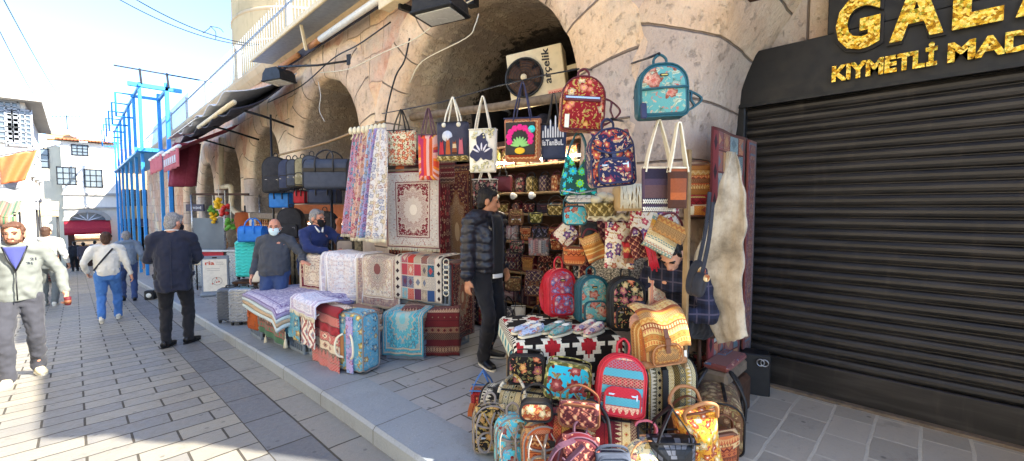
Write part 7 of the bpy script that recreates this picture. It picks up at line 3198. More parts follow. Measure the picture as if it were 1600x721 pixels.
# =================================================================== money sign, food stall
p = onG(338, 462, KERB)
t = thing('pavement_sign', 'cream sandwich board with red lettering in a grey frame on a heavy foot', 'sign', p, R(-28))
ws, hs = .58, .90
m = MB()
m.pillow([(x, z) for x, z in rrect(ws, hs, .04, 5, .07)], .06, .015, .002)
m.build('frame', M['grey_crate'], t)
m = MB()
m.box((0, -.034, .07 + hs * .48), (ws * .86, .008, hs * .86))
m.build('panel', M['paper'], t)
m = MB()
textmesh(m, 'ria', .14, .003, .003, Matrix.Translation(V((-ws * .34, -.041, .07 + hs * .76))), fit=(ws * .33, .088))
lm = mat('sign_red', lambda: H('#c85030'), .6)
m.build('lettering', lm, t)
m = MB()
textmesh(m, 'Money', .03, .0, .002, Matrix.Translation(V((ws * .05, -.041, .07 + hs * .815))), fit=(ws * .26, .02))
textmesh(m, 'Transfer', .03, .0, .002, Matrix.Translation(V((ws * .05, -.041, .07 + hs * .765))), fit=(ws * .30, .02))
for k in range(2):
    m.box((-ws * (.08 - .03 * k), -.04, .07 + hs * (.66 - .05 * k)), (ws * (.52 - .06 * k), .003, .006))
m.tube([(.04 + .105 * math.cos(2 * PI * i / 30), -.041, .07 + hs * .32 + .095 * math.sin(2 * PI * i / 30)) for i in range(30)], .004, 5, closed=True)
m.tube(cat([(-.03, -.041, .07 + hs * .25), (.02, -.041, .07 + hs * .36), (.08, -.041, .07 + hs * .33), (.11, -.041, .07 + hs * .27)], 4), .003, 5)
m.build('small_print', M['grey_strap'], t)
m = MB()
for x, z in ((-.055, .25), (.03, .4), (.075, .3), (.03, .29)):
    m.lathe([(.016, 0), (.016, .006), (.001, .007)], 12, M=Matrix.Translation(V((x, -.038, .07 + hs * z))) @ Matrix.Rotation(R(90), 4, 'X'))
m.build('red_dots', lm, t)
m = MB()
m.box((0, -.035, .07 + hs * .955), (.1, .012, .035), bev=.005)
m.build('clip', M['black_plastic'], t)
m = MB()
m.pillow([(x, z) for x, z in rrect(ws * 1.0, .1, .03, 4, 0, .045)], .34, .05, .01)
m.build('foot', M['grey_crate'], t)

fs = thing('food_stall', 'food stall with spit roast behind glass under the stone pier', 'stall', (3.05, 14.2, gz(14.2) + KERB), R(-45))
m = MB()
m.box((0, .3, .5), (2.0, .7, 1.0), bev=.02)
m.build('counter', M['steel'], fs)
m = MB()
m.box((0, .25, 1.03), (2.1, .85, .05), bev=.01)
m.build('counter_top', M['white_plastic'], fs)
m = MB()
m.lathe([(.05, 1.25), (.14, 1.28), (.24, 1.6), (.27, 1.9), (.24, 2.1), (.05, 2.12)], 20, M=Matrix.Translation(V((.35, .2, 0))))
m.build('spit_meat', M['tan_pouch_kilim'] if False else M['rust_fur'], fs)
m = MB()
m.tube([(.35, .2, 1.0), (.35, .2, 2.3)], .02, 8)
m.box((.35, .5, 1.6), (.5, .06, 1.1))
m.build('grill', M['dark_metal'], fs)
m = MB()
m.box((-.55, -.02, 1.5), (.9, .02, .9))
m.build('glass', M['pane_glass'], fs)
m = MB()
for x in (-1.0, -.1, .9):
    m.tube([(x, -.02, 1.0), (x, -.02, 2.6)], .025, 8)
m.build('posts', M['steel'], fs)
m = MB()
m.box((-.5, -.1, .85), (.8, .03, .4))
m.build('red_poster', M['red_leather'], fs)
m = MB()
rnd = random.Random(15)
for i in range(40):
    m.ell((rnd.uniform(-.95, -.2), rnd.uniform(.05, .3), 1.1 + rnd.random() * .7), (.06, .06, .06), 8, 6)
m.build('drinks', M['pouch_mosaic'], fs)
for mm, n, nm, box, lb in (('lemon_skin', 16, 'lemon_bunch', (342, 318), 'bunch of yellow lemons hung over the food stall'), ('tomato_skin', 14, 'tomato_bunch', (352, 328), 'bunch of red peppers and tomatoes hung over the food stall'), ('leaf_green', 18, 'pepper_bunch', (333, 330), 'bunch of green leaves hung at the left of the food stall'), ('lemon_skin', 10, 'lemon_bunch', (334, 340), 'lower heap of yellow lemons above the stall counter'), ('leaf_green', 12, 'lettuce_head', (361, 350), 'bunch of pale green grapes beside the roast spit')):
    c = atX(box[0], box[1], 2.75)
    t = thing(nm, lb, 'produce', c)
    m = MB()
    rnd = random.Random(n + int(box[0]))
    for i in range(n):
        m.ell((rnd.uniform(-.09, .09), rnd.uniform(-.06, .06), -.13 + .26 * i / n), (.055, .055, .05), 9, 6)
    m.build('fruit', M[mm], t)
    m = MB()
    m.tube([(0, 0, 0), (0, 0, .5)], .01, 5)
    m.build('string', M['rope'], t)
m = MB()
m.box((0, 0, 0), (1.5, .06, .06))
t = m.build('hanging_bar', M['dark_wood'])
t.location = atX(345, 304, 2.8)
t.rotation_euler = (0, 0, R(-45))
tag(t, 'dark bar above the hanging fruit of the food stall', 'bar')
t = thing('dark_blue_sign', 'small dark blue shop sign with pale lettering on the far pier', 'sign', atX(305, 325, 3.2), R(-60))
m = MB()
m.box((0, 0, 0), (.85, .06, .26), bev=.01)
m.build('board', M['navy_leather'], t)
m = MB()
for i in range(7):
    m.box((-.12 + .07 * i, -.034, .0), (.045, .006, .07 + .03 * (i % 3 == 0)))
m.build('pale_marks', M['grey_canvas'], t)
# table by the sign
p = onG(312, 462, KERB)
t = thing('cafe_table', 'narrow pale topped table standing by the pavement sign', 'table', p + V((.25, .5, 0)), R(-45))
m = MB()
m.box((0, 0, .74), (.9, .5, .04), bev=.008)
m.build('tabletop', M['beige_paint'], t)
for x in (-.4, .4):
    for y in (-.2, .2):
        m = MB()
        m.tube([(x, y, 0), (x, y, .72)], .018, 8)
        m.build('leg', M['dark_metal'], t)
p = onG(236, 468, 0)
t = thing('black_bin', 'small black box sign on the paving behind the dark coat man', 'box', p, R(-30))
m = MB()
m.box((0, 0, .12), (.22, .2, .24), bev=.02)
m.build('case', M['black_plastic'], t)
m = MB()
m.lathe([(.06, 0), (.06, .006), (.001, .007)], 16, M=Matrix.Translation(V((0, -.102, .12))) @ Matrix.Rotation(R(90), 4, 'X'))
m.build('disc', M['paper'], t)
# ------------------------------------------------------------------ people
class Blob:
    """closed primitives fused by a voxel remesh into one continuous surface"""

    def __init__(s):
        s.m = MB()

    def cap(s, a, b, ra, rb, n=14, flat=1.0, ax=None):
        """tapered limb with round ends; flat squashes it across ax"""
        a, b = V(a), V(b)
        t = (b - a)
        L = t.length
        t.normalize()
        x = (V(ax) - t * V(ax).dot(t)).normalized() if ax is not None else t.orthogonal().normalized()
        y = t.cross(x)
        rings = []
        for k in range(5):
            q = PI / 2 * (1 - k / 4)
            rings.append((a - t * ra * math.sin(q), max(ra * math.cos(q), ra * .03)))
        for k in range(5):
            q = PI / 2 * k / 4
            rings.append((b + t * rb * math.sin(q), max(rb * math.cos(q), rb * .03)))
        s.m.rings([[c + x * math.cos(2 * PI * j / n) * r + y * math.sin(2 * PI * j / n) * r * flat for j in range(n)] for c, r in rings])
        return s

    def loft(s, secs, n=24, xa=V((1, 0, 0))):
        """secs: (centre, rx, ry, [squareness]); closed with domes"""
        rings = []
        P = [V(q[0]) for q in secs]
        for i, q in enumerate(secs):
            t = (P[min(i + 1, len(P) - 1)] - P[max(i - 1, 0)]).normalized()
            x = (V(xa) - t * V(xa).dot(t)).normalized()
            y = t.cross(x)
            rings.append([P[i] + x * q[1] * math.copysign(abs(math.cos(2 * PI * j / n)) ** .85, math.cos(2 * PI * j / n)) + y * q[2] * math.copysign(abs(math.sin(2 * PI * j / n)) ** .85, math.sin(2 * PI * j / n)) for j in range(n)])
        s.m.rings(rings)
        return s

    def ell(s, c, r, rot=None):
        s.m.ell(c, r, 18, 12, rot=rot)
        return s

    def make(s, name, m_, parent, voxel=.011, smooth=3, disp=None, T=None):
        me = bpy.data.meshes.new(name)
        me.from_pydata([tuple(v) for v in s.m.v], [], s.m.f)
        o = bpy.data.objects.new(name, me)
        COL.objects.link(o)
        r = o.modifiers.new('r', 'REMESH')
        r.mode = 'VOXEL'
        r.voxel_size = voxel
        q = o.modifiers.new('s', 'SMOOTH')
        q.factor = .5
        q.iterations = smooth
        dg = bpy.context.evaluated_depsgraph_get()
        m2 = bpy.data.meshes.new_from_object(o.evaluated_get(dg))
        bpy.data.objects.remove(o)
        if disp:
            nn = [v.normal.copy() for v in m2.vertices]
            for v, n in zip(m2.vertices, nn):
                v.co = v.co + n * disp(v.co, n)
        if T is not None:
            m2.transform(T)
        m2.polygons.foreach_set('use_smooth', [True] * len(m2.polygons))
        m2.materials.append(m_)
        m2.name = name
        o = bpy.data.objects.new(name, m2)
        COL.objects.link(o)
        o.parent = parent
        return o


def ik(a, c, l1, l2, pole):
    a, c = V(a), V(c)
    d = c - a
    L = min(d.length, (l1 + l2) * .999)
    u = d.normalized()
    x = (l1 * l1 - l2 * l2 + L * L) / (2 * L)
    h = math.sqrt(max(0, l1 * l1 - x * x))
    p = V(pole) - u * V(pole).dot(u)
    p.normalize()
    return a + u * x + p * h, a + u * L


def wrinkle(amp, sc=9.0, st=.5):
    def f(c, n):
        return amp * mnoise.noise(V((c.x * sc, c.y * sc, c.z * sc * st + mnoise.noise(c * 5) * 1.5))) + amp * .5 * mnoise.noise(c * sc * 2.2)
    return f


def person(label, loc, yaw, Hh, pose=None, skin_='skin_light', top='navy_coat', legs='black_trousers', shoe='black_shoe', hair='hair_black', bald=False, top_len=.0, puff=False, mask=None, beard=None, coat=0.0, fat=1.0, head_yaw=0.0, head_pitch=0.0, group=None, vox=.0115, collar=True, sleeves=True, hood=False, hair_long=0.0, sole=None):
    """facing -y at yaw 0; a body 1.75 m tall scaled to Hh; hands and feet are placed by inverse kinematics"""
    pz = dict(pelvis=(0, 0, .94), lean=(0, 0), hr=None, hl=None, fr=(-.1, 0, .08), fl=(.1, 0, .08), pr=(-.25, .9, -.2), pl=(.25, .9, -.2), kr=(-.1, -1, 0), kl=(.1, -1, 0), ry=0, ly=0, curl=.8, toe_r=0, toe_l=0, fpr=0, fpl=0)
    pz.update(pose or {})
    t = thing('person', label, 'person', loc, yaw, group)
    K = Hh / 1.75
    T = Matrix.Scale(K, 4)
    P = V(pz['pelvis'])
    lx, ly = pz['lean']
    C = P + V((lx * .6, ly * .6, .33))
    N = P + V((lx, ly, .53 - (lx * lx + ly * ly) * .6))
    up_ = (N - P).normalized()
    HR = Matrix.Translation(N + up_ * .0) @ Matrix.Rotation(R(head_yaw), 4, 'Z') @ Matrix.Rotation(R(head_pitch), 4, 'X')
    SR, SL = N + V((-.185, .01, -.06)), N + V((.185, .01, -.06))
    hipR, hipL = P + V((-.09, 0, -.03)), P + V((.09, 0, -.03))
    hr = V(pz['hr'] or (SR.x - .06, SR.y - .04, SR.z - .55))
    hl = V(pz['hl'] or (SL.x + .06, SL.y - .04, SL.z - .55))
    eR, hr = ik(SR, hr, .29, .26, pz['pr'])
    eL, hl = ik(SL, hl, .29, .26, pz['pl'])
    fr, fl = V(pz['fr']), V(pz['fl'])
    kR, fr = ik(hipR, fr, .43, .43, pz['kr'])
    kL, fl = ik(hipL, fl, .43, .43, pz['kl'])
    # ---- body
    b = Blob()
    b.loft([(P + V((0, 0, -.09)), .10, .09), (P, .155, .10), (P.lerp(C, .45), .135, .092), (C, .16, .105), (N + V((0, .005, -.10)), .165, .085), (N + V((0, .0, -.03)), .08, .06), (N + V((0, -.005, .03)), .056, .057), (HR @ V((0, -.005, .1)), .054, .058)])
    for S, e, h in ((SR, eR, hr), (SL, eL, hl)):
        b.cap(N.lerp(S, .5), S, .06, .055)
        b.cap(S, e, .05, .04)
        b.cap(e, h, .04, .028)
    for hp, k, f in ((hipR, kR, fr), (hipL, kL, fl)):
        b.cap(hp, k, .08, .055)
        b.cap(k, k.lerp(f, .35), .052, .05)
        b.cap(k.lerp(f, .3), f, .05, .036)
    # head
    def hp_(x, y, z):
        return HR @ V((x, y, z))
    hrot = HR.to_3x3().to_4x4()
    b.ell(hp_(0, .012, .165), (.074, .094, .098), hrot)
    b.ell(hp_(0, -.02, .115), (.061, .073, .085), hrot)
    b.ell(hp_(0, -.045, .055), (.040, .040, .030), hrot)
    b.cap(hp_(0, -.088, .155), hp_(0, -.109, .108), .010, .015)
    b.ell(hp_(0, -.088, .105), (.026, .015, .012), hrot)
    b.ell(hp_(0, -.083, .07), (.03, .02, .016), hrot)
    b.ell(hp_(0, -.075, .165), (.058, .022, .014), hrot)
    for sx in (-1, 1):
        b.ell(hp_(sx * .077, .012, .125), (.013, .024, .035), hrot)
    # hands
    for S, e, h, sg in ((SR, eR, hr, -1), (SL, eL, hl, 1)):
        d = pz.get('dr' if sg < 0 else 'dl')
        d = V(d).normalized() if d else (h - e).normalized()
        nrm = V(pz.get('nr' if sg < 0 else 'nl', (-sg, 0, 0)))      # palm normal, toward the thigh by default
        nrm = (nrm - d * nrm.dot(d)).normalized()
        side = d.cross(nrm).normalized() * (-sg if True else 1)
        # thumb side should point forward (-y) for a hanging hand
        if 'ts' + ('r' if sg < 0 else 'l') in pz:
            if side.dot(V(pz['ts' + ('r' if sg < 0 else 'l')])) < 0:
                side = -side
        elif side.y > 0:
            side = -side
        b.cap(h, h + d * .03, .028, .030, flat=.75, ax=side)
        b.cap(h + d * .035, h + d * .075, .036, .038, flat=.42, ax=side)
        cu = pz['curl']
        for i in range(4):
            o = side * (.030 - .0205 * i)
            L = (.072, .08, .075, .06)[i]
            a0 = h + d * .085 + o
            d1 = (d * math.cos(cu * .45) + nrm * math.sin(cu * .45))
            d2 = (d * math.cos(cu * 1.1) + nrm * math.sin(cu * 1.1))
            d3 = (d * math.cos(cu * 1.7) + nrm * math.sin(cu * 1.7))
            a1 = a0 + d1 * L * .45
            a2 = a1 + d2 * L * .32
            b.cap(a0 - d * .02, a1, .0095, .0092, 8)
            b.cap(a1, a2, .0092, .0085, 8)
            b.cap(a2, a2 + d3 * L * .24, .0085, .0075, 8)
        a0 = h + d * .02 + side * .026
        a1 = a0 + (d * .7 + side * .55 + nrm * .35).normalized() * .04
        a2 = a1 + (d * .9 + side * .05 + nrm * .45).normalized() * .032
        b.cap(a0, a1, .014, .011, 8)
        b.cap(a1, a2, .0105, .009, 8)
    b.make('body', M[skin_], t, min(vox, .0085), 2, T=T)
    # ---- trousers
    w = Blob()
    w.loft([(P + V((0, 0, -.13)), .12, .10), (P + V((0, .008, -.04)), .172 * fat, .122), (P + V((0, 0, .07)), .165 * fat, .118), (P + V((0, 0, .12)), .15 * fat, .11)])
    for hp, k, f in ((hipR, kR, fr), (hipL, kL, fl)):
        w.cap(hp, k, .103 * min(1.1, fat), .074)
        w.cap(k, f + V((0, .0, .04)), .074, .062)
        w.cap(f + V((0, 0, .06)), f + V((0, 0.0, .0)), .063, .064)
    w.make('trousers', M[legs], t, vox, 3, wrinkle(.016, 10, .7), T)
    # ---- top
    hem = -.02 - coat
    u = Blob()
    q = .022 if puff else .0
    sec = [(P + V((0, 0, hem - .02)), .15 * fat + q + coat * .08, .125 * fat + q), (P + V((0, 0, hem + .06)), .172 * fat + q, .14 * fat + q), (P.lerp(C, .35), .166 * fat + q, .135 * fat + q), (C, .185 * (fat + 1) / 2 + q, .132 + q), (N + V((0, .01, -.12)), .19 + q, .108 + q), (N + V((0, .012, -.045)), .13 + q * .6, .085 + q * .4), (N + V((0, .005, .0)), .075 + q * .4, .073 + q * .4)]
    if collar:
        sec.append((N + V((0, .008, .035)), .071 + q * .5, .072 + q * .5))
    u.loft(sec)
    cuff = .03
    for S, e, h in ((SR, eR, hr), (SL, eL, hl)):
        u.cap(N.lerp(S, .55), S, .082 + q * .5, .076 + q * .5)
        if sleeves:
            u.cap(S, e, .074 + q * .5, .060 + q * .5)
            hh = h - (h - e).normalized() * cuff
            u.cap(e, hh, .060 + q * .5, .045 + q * .5)
        else:
            u.cap(S, S.lerp(e, .6), .074, .066)
    if hood:
        u.cap(N + V((-.07, .07, .0)), N + V((.07, .07, .0)), .055, .055)
        u.cap(N + V((-.10, .02, -.01)), N + V((-.05, .08, .0)), .045, .05)
        u.cap(N + V((.10, .02, -.01)), N + V((.05, .08, .0)), .045, .05)
    dsp = wrinkle(.021, 9, .5)
    if puff:
        def dsp(c, n, f0=wrinkle(.011, 16, 1.4)):
            z = c.z + c.x * .05
            k = mnoise.noise(V((c.x * 7, c.y * 7, c.z * 5)))
            return (.017 + .007 * k) * (abs(math.sin((z + .012 * k) * PI / .085)) ** .6) - .006 + f0(c, n)
    u.make('top', M[top], t, vox, 3, dsp, T)
    # ---- shoes
    for nm, f, k, tw, pt in (('shoe', fr, kR, pz['toe_r'], pz['fpr']), ('shoe', fl, kL, pz['toe_l'], pz['fpl'])):
        s = Blob()
        Mx = Matrix.Translation(f) @ Matrix.Rotation(R(tw), 4, 'Z') @ Matrix.Rotation(R(pt), 4, 'X')
        s.loft([(Mx @ V((0, .085, -.035)), .026, .03), (Mx @ V((0, .06, -.03)), .040, .048), (Mx @ V((0, .0, -.03)), .041, .05), (Mx @ V((0, -.07, -.045)), .046, .036), (Mx @ V((0, -.14, -.052)), .047, .028), (Mx @ V((0, -.185, -.056)), .032, .022)], 16)
        s.cap(Mx @ V((0, .01, -.01)), Mx @ V((0, .015, .03)), .045, .042)
        so = s.make(nm, M[shoe], t, .009, 2, None, T)
        m = MB()
        for z0 in (0,):
            pr = [(math.copysign(abs(math.cos(a)) ** .8, math.cos(a)) * (.047 if math.sin(a) < 0 else .042), -.05 + math.copysign(abs(math.sin(a)) ** .9, math.sin(a)) * .145) for a in [2 * PI * j / 24 for j in range(24)]]
            m.rings([[T @ (Mx @ V((x, y, -.082))) for x, y in pr], [T @ (Mx @ V((x * 1.03, y * 1.02, -.066))) for x, y in pr]], 0, False)
        m.build('sole', M[sole or 'white_shoe' if sole or 'white' in shoe or 'beige' in shoe else 'rubber'], so)
    # ---- hair
    if not bald:
        h = Blob()
        h.ell(hp_(0, .028, .182), (.082, .094, .092), hrot)
        h.ell(hp_(0, .052, .125), (.078, .062, .085), hrot)
        h.ell(hp_(0, .062, .075), (.058, .04, .05), hrot)
        for sx in (-1, 1):
            h.cap(hp_(sx * .074, -.022, .195), hp_(sx * .077, -.018, .135), .014, .009)
        h.cap(hp_(-.042, -.042, .226), hp_(.042, -.042, .226), .027, .027)
        if hair_long:
            h.ell(hp_(0, .05, .09), (.08, .06, .08), hrot)
            for sx in (-1, 1):
                h.cap(hp_(sx * .074, .0, .2), hp_(sx * .074, .015, .1), .02, .018)
        h.make('hair', M[hair], t, .008, 2, wrinkle(.006, 40, .5), T)
    # ---- face
    if mask:
        m = Blob()
        m.loft([(hp_(0, -.052, .042), .03, .03), (hp_(0, -.07, .055), .052, .042), (hp_(0, -.075, .085), .068, .043), (hp_(0, -.072, .115), .069, .046), (hp_(0, -.078, .137), .05, .042)], 20, xa=(HR.to_3x3() @ V((1, 0, 0))))
        mo = m.make('face_mask', M[mask], t, .007, 2, None, T)
        m = MB()
        for sx in (-1, 1):
            m.tube([T @ hp_(sx * .06, -.07, .12), T @ hp_(sx * .08, -.01, .135), T @ hp_(sx * .086, .02, .12)], .003 * K, 5)
            m.tube([T @ hp_(sx * .06, -.07, .07), T @ hp_(sx * .078, -.01, .09), T @ hp_(sx * .086, .02, .11)], .003 * K, 5)
        m.build('ear_loop', M[mask], mo)
    if beard:
        m = Blob()
        m.loft([(hp_(0, -.052, .028), .03, .03), (hp_(0, -.052, .05), .052, .043), (hp_(0, -.045, .078), .062, .045)], 20, xa=(HR.to_3x3() @ V((1, 0, 0))))
        for sx in (-1, 1):
            m.cap(hp_(sx * .064, -.015, .13), hp_(sx * .056, -.03, .07), .012, .016)
        m.cap(hp_(-.022, -.098, .098), hp_(.022, -.098, .098), .008, .008)
        m.make('beard', M[beard], t, .007, 2, wrinkle(.003, 60, 1), T)
    eb_ = MB()
    for sx in (-1, 1):
        eb_.ell(T @ hp_(sx * .031, -.083, .148), (.0145 * K, .008 * K, .0075 * K), 10, 6, rot=hrot)
    eb_.build('eyes', M['eye_dark'], t)
    for sx in (-1, 1):
        br = MB()
        br.tube([T @ hp_(sx * .014, -.096, .166), T @ hp_(sx * .032, -.094, .172), T @ hp_(sx * .05, -.08, .166)], .0055 * K, 6)
        br.build('eyebrow', M[hair if not bald else 'hair_brown'], t)
    if not mask:
        lp_ = MB()
        lp_.ell(T @ hp_(0, -.101, .079), (.021 * K, .006 * K, .0055 * K), 10, 6, rot=hrot)
        lp_.build('lips', M['lip_skin'], t)
    t['K'] = K
    return t, dict(hr=hr * K, hl=hl * K, N=N * K, P=P * K, C=C * K, HR=HR, K=K, eR=eR * K, eL=eL * K, SR=SR * K, SL=SL * K)


def pl(px, py, off=0.0):
    return onG(px, py, off)


def hgt(p, pytop, px):
    t = dep(p)
    return (atD(px, pytop, t).z - p.z)


# the young man in the padded jacket
p = pl(760, 566, KERB + .005)
t, j = person('young dark haired man in a navy padded jacket standing by the stall', p, R(2), 1.86, dict(fr=(-.09, -.06, .085), fl=(.12, .10, .085), toe_r=-14, toe_l=30, hr=(-.27, -.02, .80), hl=(.2, -.06, .93), curl=.7), 'skin_tan', 'puffer_nylon', 'black_trousers', 'black_shoe', 'hair_black', puff=True, head_yaw=44, head_pitch=12, hood=True, coat=-.02, sole='white_shoe')
K = j['K']
m = MB()
m.sheet(lambda a, b: ((.06 - .12 * b) + .01, -.163 - .006 * math.sin(a * PI) + 3.0 * (.06 - .12 * b) ** 2 + .035 * max(0, .12 - a) / .12, 1.47 - .56 * a), 14, 8, .012, M=Matrix.Scale(K, 4))
m.build('hoodie_front', M['black_hoodie'], t)
m = MB()
m.sheet(lambda a, b: ((.065 - .13 * b) + .01, -.146 - .01 * math.sin(b * PI), .905 - .04 * a), 3, 8, .01, M=Matrix.Scale(K, 4))
m.build('shirt_hem', M['white_shirt'], t)
m = MB()
for s in (-1, 1):
    m.tube(cat([V((s * .065 + .01, -.135, 1.47)) * K, V((s * .068 + .01, -.160, 1.36)) * K, V((s * .066 + .01, -.160, 1.15)) * K, V((s * .064 + .01, -.155, .92)) * K], 5), .011, 6)
m.build('jacket_edge', M['black_nylon'], t)

# the man in the dark coat seen from behind
p = pl(276, 540, 0.0)
hh = hgt(p, 331, 270)
t, j = person('grey haired man in a long navy coat seen from behind on the paving', p, R(165), hh, dict(fr=(-.13, -.05, .085), fl=(.10, .04, .085), toe_r=-30, toe_l=-20, hr=(-.16, -.30, 1.06), hl=(.14, -.28, 1.10), pr=(-.5, .6, -.4), pl=(.5, .6, -.4), dr=(.6, -.6, .2), dl=(-.6, -.6, .2)), 'skin_ruddy', 'navy_coat', 'black_trousers', 'black_shoe', 'hair_grey', coat=.17, fat=1.18, head_yaw=-38, head_pitch=14, mask='black_mask')
m = MB()
m.tube(cat([V((0, .135, 1.38)) * j['K'], V((0, .158, 1.2)) * j['K'], V((0, .166, 1.0)) * j['K'], V((0, .178, .78)) * j['K']], 5), .006, 5)
for s in (-1, 1):
    m.box(V((s * .205, -.05, .93)) * j['K'], (.02, .16, .05), rot=Matrix.Rotation(R(s * 6), 4, 'Y'))
m.build('coat_seam', M['navy_coat'], t)
m = MB()
m.tube([V((.073 * math.cos(a), .0 + .073 * math.sin(a), 1.505 + .012 * math.sin(a))) * j['K'] for a in [2 * PI * i / 24 for i in range(24)]], .008, 6, closed=True)
m.build('shirt_collar', M['white_shirt'], t)

# man in a white sweater walking away
p = pl(172, 502, 0.0)
hh = hgt(p, 361, 170)
t, j = person('man in a white sweater and blue jeans walking away with a black strap', p, R(172), hh, dict(fr=(-.11, -.20, .085), fl=(.09, .22, .13), fpl=-25, hr=(-.34, .06, .88), hl=(.30, -.12, .96), pr=(-.6, .6, 0), pl=(.5, .8, 0)), 'skin_light', 'white_sweater', 'blue_jeans', 'white_shoe', 'hair_brown', fat=1.12)
K = j['K']
m = MB()
m.tube(cat([V((-.10, .11, 1.42)) * K, V((0.02, .155, 1.25)) * K, V((.17, .09, 1.03)) * K, V((.19, 0, 1.0)) * K], 6), .01, flat=(.03, .008), side=(.6, 0, .8))
m.build('shoulder_strap', M['black_nylon'], t)
# grey jacket behind him
p = pl(202, 470, 0.0)
hh = hgt(p, 360, 198)
person('white haired man in a steel blue jacket walking away further up the lane', p, R(178), hh, dict(fr=(-.1, .12, .1), fl=(.1, -.12, .085), fpr=-15, hr=(-.30, .0, .9), hl=(.30, -.05, .9)), 'skin_ruddy', 'steel_jacket', 'dark_jeans', 'black_shoe', 'hair_grey', fat=1.08, hood=True, vox=.014)

# the man walking toward us at the left edge
p = pl(36, 592, 0.0)
hh = hgt(p, 345, 25)
t, j = person('bearded man in an open grey zip hoodie walking toward the viewer', p, R(2), hh, dict(fr=(-.10, -.16, .085), fl=(.12, .12, .085), toe_r=-12, toe_l=14, hr=(-.30, -.05, .90), hl=(.36, -.12, .93), pr=(-.5, .8, 0), pl=(.7, .7, 0), dl=(.15, -.35, -.9), curl=1.3), 'skin_ruddy', 'grey_hoodie', 'dark_trousers', 'beige_shoe', 'hair_short', beard='hair_short', fat=1.06, head_yaw=-16, head_pitch=4, hood=True, coat=.02)
K = j['K']
m = MB()
m.sheet(lambda a, b: ((b - .5) * .17 * (1 - a) ** .8, -.150 - .018 * math.sin(b * PI) - .012 * a, 1.475 - .25 * a), 14, 8, .012, M=Matrix.Scale(K, 4))
m.build('polo_front', M['blue_polo'], t)
m = MB()
m.tube([V((0, -.17, 1.22)) * K, V((0, -.185, 1.05)) * K, V((0, -.17, .9)) * K], .006, 6)
for s in (-1, 1):
    m.tube([V((s * .09, -.125, 1.48)) * K, V((s * .05, -.17, 1.34)) * K, V((0, -.18, 1.22)) * K], .009, 6)
m.build('zip', M['dark_metal'], t)
m = MB()
textmesh(m, '21', .06, .003, .003, Matrix.Translation(V((.105, -.168, 1.32)) * K), fit=(.05, .032))
m.build('chest_number', M['black_nylon'], t)
ph = thing('drinking_cup', 'small dark red cup held in the bearded man\'s hand', 'cup', t.matrix_world @ V((0, 0, 0)))
hw = Matrix.Translation(p) @ Matrix.Rotation(R(2), 4, 'Z') @ (j['hl'] + V((.01, -.10, -.085)) * K)
ph.location = hw
m = MB()
m.lathe([(.02, -.05), (.027, -.048), (.032, .04), (.03, .045), (.02, .03)], 16)
m.build('cup', M['maroon_leather'], ph)
m = MB()
m.lathe([(.0285, -.03), (.0305, -.03), (.0325, .01), (.0305, .01)], 16)
m.build('sleeve', M['brown_leather'], ph)

# man in a dark waistcoat behind him
p = pl(78, 478, 0.0)
hh = hgt(p, 353, 70)
person('man in a white shirt and dark waistcoat walking away near the left edge', p, R(170), hh, dict(fr=(-.1, .1, .09), fl=(.1, -.1, .085), hr=(-.32, .0, .92), hl=(.30, -.1, .92)), 'skin_light', 'white_sweater', 'grey_hoodie', 'white_shoe', 'hair_brown', hood=True, vox=.014)

# far figures
for px, py, top_y, tp, lb in ((118, 424, 377, 'black_nylon', 'far dark clothed figure, left of the pair near the red awning'), (132, 424, 378, 'dark_vest', 'far figure in a dark dress beside the other near the red awning'), (150, 417, 376, 'steel_jacket', 'far small figure in a grey jacket right of the dark pair'), (200, 404, 366, 'navy_coat', 'far figure in blue standing by the blue frame')):
    p = pl(px, py, 0.0)
    person(lb, p, R(170 + px % 30), hgt(p, top_y, px), dict(), 'skin_light', tp if tp in M else 'navy_coat', 'black_trousers', 'black_shoe', 'hair_black', vox=.02, coat=.2 if 'dress' in lb else .05, fat=1.15)

# the two masked men at the luggage
p = atD(430, 470, 6.05)
p.z = gz(p.y) + KERB
hh = hgt(p, 340, 425)
person('bald man in a charcoal sweater with a pale mask resting a hand on the carpets', p, R(-32), hh, dict(hl=(.46, -.34, 1.12), hr=(-.28, -.05, .92), pl=(.7, .2, -.6), dl=(.8, -.6, -.1), nl=(0, 0, -1), curl=.4, lean=(.03, -.03)), 'skin_ruddy', 'charcoal_sweater', 'dark_jeans', 'black_shoe', 'hair_grey', bald=True, mask='surgical_mask', fat=1.25, head_yaw=6, head_pitch=4)
p = atD(492, 470, 6.35)
p.z = gz(p.y) + KERB
hh = hgt(p, 322, 484)
t, j = person('grey haired man in a navy cardigan and black mask leaning on the carpet counter', p, R(8), hh, dict(hl=(.14, -.46, 1.14), hr=(-.06, -.48, 1.13), pl=(.8, .1, -.4), pr=(-.8, .1, -.4), dl=(-.7, -.6, 0), dr=(.7, -.6, 0), nl=(0, 0, -1), nr=(0, 0, -1), curl=.6, lean=(0, -.16), pelvis=(0, .06, .92)), 'skin_ruddy', 'navy_cardigan', 'dark_jeans', 'black_shoe', 'hair_grey', mask='black_mask', fat=1.12, head_yaw=20, head_pitch=6, hair_long=.0)
m = MB()
K = j['K']
for s in (-1, 1):
    m.tube([(j['N'] + V((s * .06, -.05, .03)) * K), (j['N'] + V((s * .02, -.105, -.05)) * K)], .014, 6)
m.build('shirt_collar', M['white_shirt'], t)

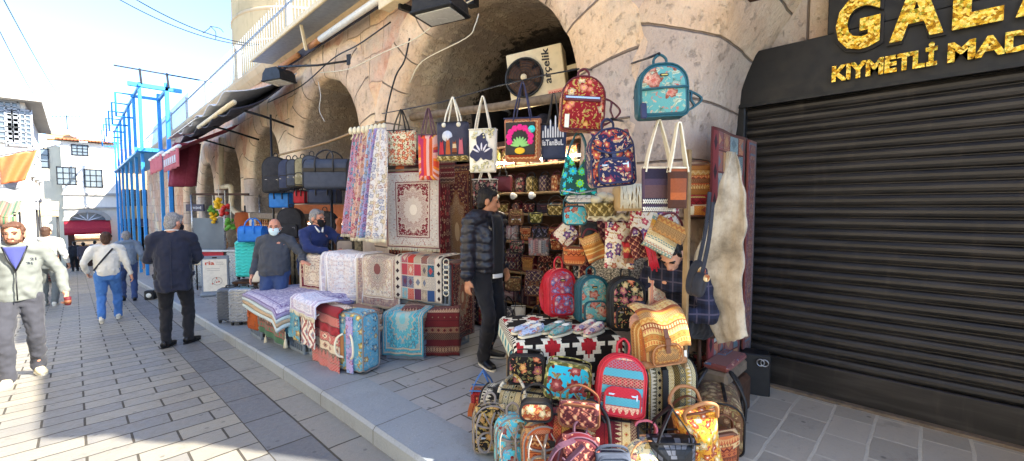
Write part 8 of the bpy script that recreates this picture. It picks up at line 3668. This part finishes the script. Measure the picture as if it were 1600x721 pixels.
# the man sitting in the shade by the hide
p = atD(1070, 560, 3.4)
p.z = KERB
person('seated man in a dark plaid shirt half hidden behind the sling bags', p, R(-96), 1.76, dict(pelvis=(0, .12, .70), lean=(.0, -.30), fr=(-.12, -.36, .34), fl=(.12, -.34, .34), hr=(-.12, -.44, .82), hl=(.12, -.42, .86), pr=(-.6, .4, -.4), pl=(.6, .4, -.4), dr=(.2, -.9, -.3), dl=(-.2, -.9, -.3), nr=(0, 0, -1), nl=(0, 0, -1)), 'skin_light', 'plaid_wool', 'black_trousers', 'black_shoe', 'hair_black', head_pitch=50, head_yaw=15)
st = thing('stool', 'tall wooden stool under the seated man in plaid', 'stool', p + V((.12, -.02, 0)), R(-96))
m = MB()
m.lathe([(.01, .60), (.17, .60), (.175, .62), (.17, .64), (.01, .645)], 20)
m.build('seat', M['dark_wood'], st)
for a in range(4):
    m = MB()
    q = R(45 + 90 * a)
    m.tube([(.2 * math.cos(q), .2 * math.sin(q), 0), (.12 * math.cos(q), .12 * math.sin(q), .6)], .018, 8)
    m.build('leg', M['dark_wood'], st)
SKY_STRENGTH, EXPOSURE = .15, 2.3
# ------------------------------------------------------------------ light, camera, output
EL = R(37)
SUN = V((.5 * math.cos(EL), -.866 * math.cos(EL), math.sin(EL)))      # direction toward the sun
w = bpy.data.worlds.new('World')
scene.world = w
w.use_nodes = True
nt = w.node_tree
bg = nt.nodes['Background']
sky = nt.nodes.new('ShaderNodeTexSky')
sky.sky_type = 'NISHITA'
sky.sun_disc = False
sky.sun_elevation = EL
sky.sun_rotation = math.atan2(SUN.x, SUN.y)
sky.air_density = .7
sky.dust_density = .5
sky.ozone_density = 3.0
nt.links.new(sky.outputs[0], bg.inputs[0])
bg.inputs[1].default_value = SKY_STRENGTH
sl = bpy.data.lights.new('sun', 'SUN')
sl.energy = 4.2
sl.angle = R(.6)
sl.color = (1.0, .93, .8)
so = bpy.data.objects.new('sun', sl)
so.rotation_euler = (-SUN).to_track_quat('-Z', 'Y').to_euler()
COL.objects.link(so)

cd = bpy.data.cameras.new('camera')
cam = bpy.data.objects.new('camera', cd)
COL.objects.link(cam)
cam.location = CAM
cam.rotation_euler = (PI / 2 - PITCH, 0, -YAW)
cd.sensor_width = 36
cd.lens = FOC / 1600 * 36
cd.clip_start = .05
cd.clip_end = 1200
scene.camera = cam
scene.view_settings.view_transform = 'Standard'
scene.view_settings.look = 'None'
scene.view_settings.exposure = EXPOSURE
scene.view_settings.gamma = 1
scene.view_settings.use_curve_mapping = False
scene.cycles.max_bounces = 6
scene.cycles.diffuse_bounces = 4
scene.cycles.glossy_bounces = 3
scene.cycles.use_denoising = True
scene.cycles.sample_clamp_indirect = 6
